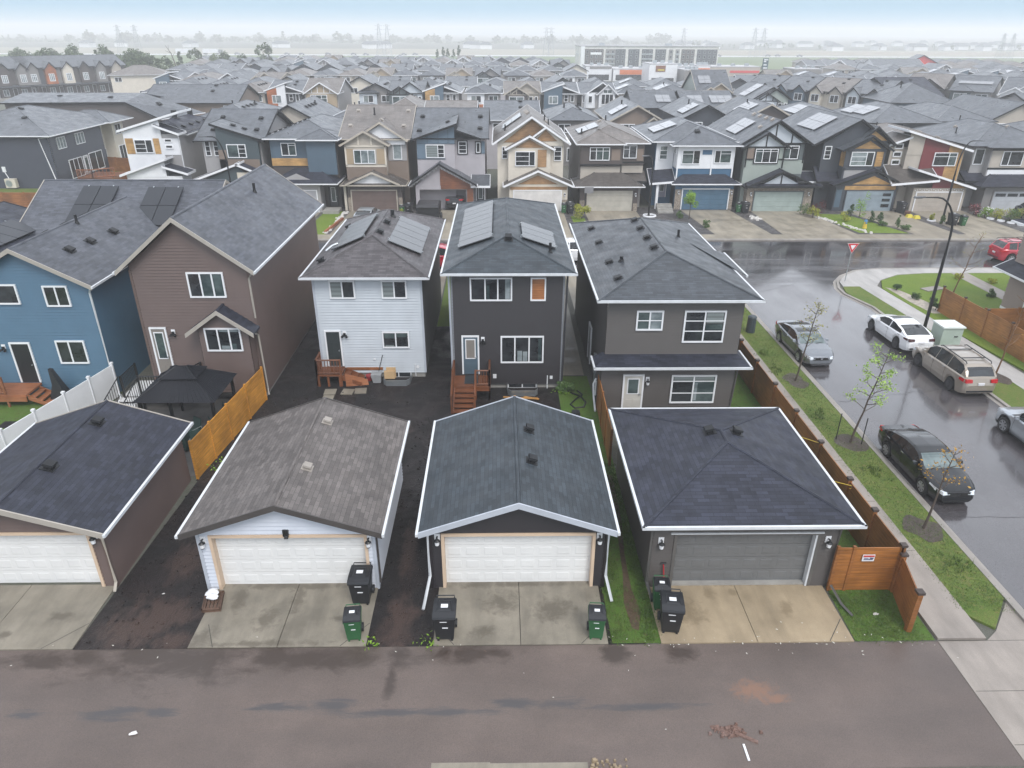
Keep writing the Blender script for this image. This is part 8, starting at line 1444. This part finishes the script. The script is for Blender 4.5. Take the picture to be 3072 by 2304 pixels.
wp = [far_tree('tree', 'x', 0, 0, 10, 7, lf_wood, 900, 1, GW), far_tree('tree', 'x', 0, 0, 8, 6.5, lf_woodl, 700, 2, GW), far_tree('tree', 'x', 0, 0, 11, 4.5, lf_wood, 650, 3, GW, cone=True), far_tree('tree', 'x', 0, 0, 9, 6, lf_wood, 240, 4, GW)]
WL = ['broad dark tree', 'pale green rounded tree', 'narrow pointed tree', 'thin half bare tree']; firstw = [True] * 4; cnt = [0]
def put_tree(i, x, y, s_, label, group):
    e = wp[i] if firstw[i] else copy_tree(wp[i]); firstw[i] = False
    e.location = (x, y, 0); e.rotation_euler = (0, 0, rr.uniform(0, 6.3)); e.scale = (s_, s_, s_ * rr.uniform(.85, 1.1)); e['label'] = label; e['group'] = group
k = 0
for (xa, ya, xb, yb_, n) in ((-235, 322, -128, 288, 46), (-205, 296, -122, 266, 34), (-128, 268, -106, 248, 13), (-122, 292, -88, 304, 10), (-190, 276, -140, 262, 12)):
    for j in range(n):
        f = (j + rr.uniform(-.3, .3)) / n; i = rr.choice((0, 1, 0, 3, 2, 0)); s_ = rr.uniform(.65, 1.0) * (1.15 if rr.random() < .1 else 1)
        put_tree(i, xa + (xb - xa) * f + rr.gauss(0, 2), ya + (yb_ - ya) * f + rr.gauss(0, 4), s_, f'{WL[i]} in the wood behind the townhouses', GW)
for x, y, s_ in ((-33, 418, .72), (-30, 422, .8), (-27.5, 419, .86), (-24.5, 421, .75), (-21.5, 419, .85)): put_tree(2, x, y, s_, 'pointed tree in the small clump at the near field edge', 'clump of pointed trees in the field')
for x, y, s_ in ((86, 420, .55), (-95, 345, .5), (-70, 352, .4), (110, 345, .4), (120, 352, .35), (-84, 338, .6)): put_tree(rr.choice((0, 1)), x, y, s_, 'lone round bush standing in the green field', 'lone bushes in the field')
lf_far = leafmat('haze_paled_spring_treeline', (.13, .14, .10), (.2, .2, .15)); fp = [far_tree('tree', 'x', 0, 0, 9, 9, lf_far, 420, 61, GF, .9), far_tree('tree', 'x', 0, 0, 8, 11, lf_far, 420, 62, GF, .9), far_tree('tree', 'x', 0, 0, 10, 4.5, lf_far, 260, 63, GF, .8, cone=True)]; ff_ = [1, 1, 1]  # bare spring tone, with some of the haze put into its pale colour
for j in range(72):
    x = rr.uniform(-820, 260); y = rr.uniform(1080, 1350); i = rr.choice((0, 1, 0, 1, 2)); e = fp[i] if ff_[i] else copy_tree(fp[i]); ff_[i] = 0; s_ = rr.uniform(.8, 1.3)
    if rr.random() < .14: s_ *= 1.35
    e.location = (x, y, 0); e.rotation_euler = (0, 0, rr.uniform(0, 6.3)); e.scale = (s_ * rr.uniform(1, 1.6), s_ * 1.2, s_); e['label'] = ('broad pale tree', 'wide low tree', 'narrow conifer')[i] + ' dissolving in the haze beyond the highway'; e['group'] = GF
m = MB(); r9 = random.Random(8)
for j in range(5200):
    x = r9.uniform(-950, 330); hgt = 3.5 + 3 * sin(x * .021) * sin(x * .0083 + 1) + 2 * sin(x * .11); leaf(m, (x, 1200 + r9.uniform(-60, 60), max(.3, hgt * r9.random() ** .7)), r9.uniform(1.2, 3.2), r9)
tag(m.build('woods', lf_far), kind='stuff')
m = MB()
for (xa, ya, xb, yb_, n) in ((-240, 326, -126, 290, 2600), (-130, 272, -92, 306, 900)):
    for j in range(n): f = r9.random(); x = xa + (xb - xa) * f; hgt = 5.5 + 2 * sin(x * .13) + 1.2 * sin(x * .41); leaf(m, (x + r9.gauss(0, 2), ya + (yb_ - ya) * f + r9.gauss(0, 6), max(.3, hgt * r9.random() ** .6)), r9.uniform(.35, .9), r9)
tag(m.build('undergrowth', lf_woodl), kind='stuff')
for j in range(34): put_tree(rr.choice((1, 3)), rr.uniform(200, 560), rr.uniform(800, 950), rr.uniform(.45, .75), 'small tree among the far right suburb roofs', 'small trees in the far suburb')
e = thing('dead_tree', 'bare leaning dead tree at the right end of the wood', 'tree', (-120, 290, 0)); m = MB(); m.tube([(0, 0, 0), (.3, 0, 5), (-.6, 0, 9), (-2.2, 0, 11.6)], [.35, .25, .14, .04], 5); m.build('trunk', bark, e); m = MB(); m.tube([(-.6, 0, 9), (-2.6, 0, 9.9)], [.1, .03], 4); m.tube([(-.2, 0, 8), (1.0, .2, 9.4)], [.08, .02], 4); m.tube([(-1.2, 0, 10.2), (-1.1, 0, 11.8)], [.07, .02], 4); m.tube([(.1, 0, 6.4), (-1.4, 0, 7.6)], [.09, .02], 4); m.build('branch', bark, e)
pyl_m = pbr('pylon_steel', (.36, .37, .39), .5, .4); pe = None
for i, (x, y, hh) in enumerate(((-267, 560, 1), (-258, 566, 1), (-88.5, 585, 1.08), (-84, 596, 1.08), (36, 600, 1), (40, 606, 1), (187, 575, 1), (196, 582, 1), (310, 480, .85), (320, 486, .85), (150, 640, 1))):
    if pe is None:
        e = pe = thing('pylon', '', 'pylon', (x, y, 0)); m = MB(); T_ = 19.6
        def hw(z): return 2.0 * (1 - z / T_) + .35
        for a, b in ((-1, -1), (1, -1), (1, 1), (-1, 1)): m.tube([(a * hw(0), b * hw(0), 0), (a * hw(T_), b * hw(T_), T_)], .1, 4)
        z = 0
        while z < T_ - 2.5:
            z2 = z + 2.6
            for a, b, c_, d_ in ((-1, -1, 1, -1), (1, -1, 1, 1), (1, 1, -1, 1), (-1, 1, -1, -1)): m.tube([(a * hw(z), b * hw(z), z), (c_ * hw(z2), d_ * hw(z2), z2)], .045, 3); m.tube([(c_ * hw(z), d_ * hw(z), z), (a * hw(z2), b * hw(z2), z2)], .045, 3)
            z = z2
        m.build('lattice_mast', pyl_m, e); m = MB()
        for z in (13.0, 15.8, 18.2): m.tube([(-2.6, 0, z + .2), (0, 0, z), (2.6, 0, z + .2)], [.04, .09, .04], 4); m.tube([(-2.6, 0, z + .2), (0, 0, z + .9), (2.6, 0, z + .2)], .05, 3)
        m.build('cross_arm', pyl_m, e)
    else: e = copy_tree(pe); e.location = (x, y, 0)
    e.scale = (hh, hh, hh); e['group'] = 'power line pylons in the haze'; e['label'] = ('hazy lattice pylon above the wood, left of its pair', 'hazy lattice pylon above the wood, right of its pair', 'lattice pylon left of the pair over the middle roofs', 'lattice pylon right of the pair over the middle roofs', 'faint pylon above the treeline left of the apartments', 'faint pylon right beside the one left of the apartments', 'lattice pylon left of the pair above the green sign', 'lattice pylon right of the pair above the green sign', 'pylon left of the pair at the far right', 'pylon right of the pair at the far right', 'faintest pylon between the apartments and the sign')[i]
vm = [pbr('far_white_vehicle', (.6, .6, .62), .3), pbr('far_grey_vehicle', (.15, .15, .17), .3)]; HWY = 'traffic on the distant highway'; vp = {}
def traffic(kind, x, y, label):
    if kind not in vp:
        e = thing('truck' if kind else 'highway_car', '', 'truck' if kind else 'car'); m = MB()
        if kind: m.box(-6, -1.2, 1, 5.5, 1.2, 3.9); m.build('trailer', vm[0], e); m = MB(); m.box(6, -1.2, .6, 8.4, 1.2, 3.4); m.build('cab', vm[1], e); m = MB(); [m.disc((q, 0, .5), (0, 1, 0), .5, 2.3, 10) for q in (-5, -3.8, 4.6, 7.6)]; m.build('wheel', tyre_m, e)
        else: m = MB(); m.box(-2.2, -.9, .35, 2.2, .9, .95); m.hexa([(-1.6, -.85, .95), (1.2, -.85, .95), (1.2, .85, .95), (-1.6, .85, .95)], [(-1, -.7, 1.5), (.5, -.7, 1.5), (.5, .7, 1.5), (-1, .7, 1.5)]); m.build('body', vm[1], e); m = MB(); [m.disc((q, 0, .34), (0, 1, 0), .34, 1.9, 10) for q in (-1.4, 1.4)]; m.build('wheel', tyre_m, e)
        vp[kind] = e
    else: e = copy_tree(vp[kind])
    e.location = (x, y, .08); e['label'] = label; e['group'] = HWY
for i, x in enumerate((-236, -216)): traffic(1, x, 592, ('white truck on the highway, left of the two', 'white truck on the highway, right of the two')[i])
for i, x in enumerate((-196, -160, -130, -100, -72, -64, -148, -110, 152, 166, 205, 214, 228)): traffic(0, x, 590 + (i % 3) * 4, 'tiny grey car passing on the distant pale highway')
# far suburb behind the highway on the right, and scattered white houses on the left
pf = None; r9 = random.Random(6)
for j in range(60):
    x, y = (r9.uniform(200, 720), r9.uniform(780, 1150)) if j < 46 else (r9.uniform(-480, 80), r9.uniform(800, 850))
    if pf is None:
        pf = e = thing('far_house', '', 'house'); m = MB(); m.box(-6, -5, 0, 6, 5, 4.2); m.build('wall', s_white, e); m = MB(); m.hexa([(-6.8, -5.8, 4.2), (6.8, -5.8, 4.2), (6.8, 5.8, 4.2), (-6.8, 5.8, 4.2)], [(-3, -.2, 6.8), (3, -.2, 6.8), (3, .2, 6.8), (-3, .2, 6.8)]); m.build('roof', sh_mid, e)
    else: e = copy_tree(pf)
    e.location = (x, y, 0); e.rotation_euler = (0, 0, r9.uniform(-.4, .4)); e['group'] = 'faint houses beyond the highway'; e['label'] = 'faint pale house dissolving in the haze beyond the highway'
m = MB(); m.box(160, 640, 0, 520, 640.4, 2.6); tag(m.build('noise_wall', pbr('beige_noise_wall', (.45, .42, .38), .7)), 'long pale wall along the far side of the highway', 'wall')
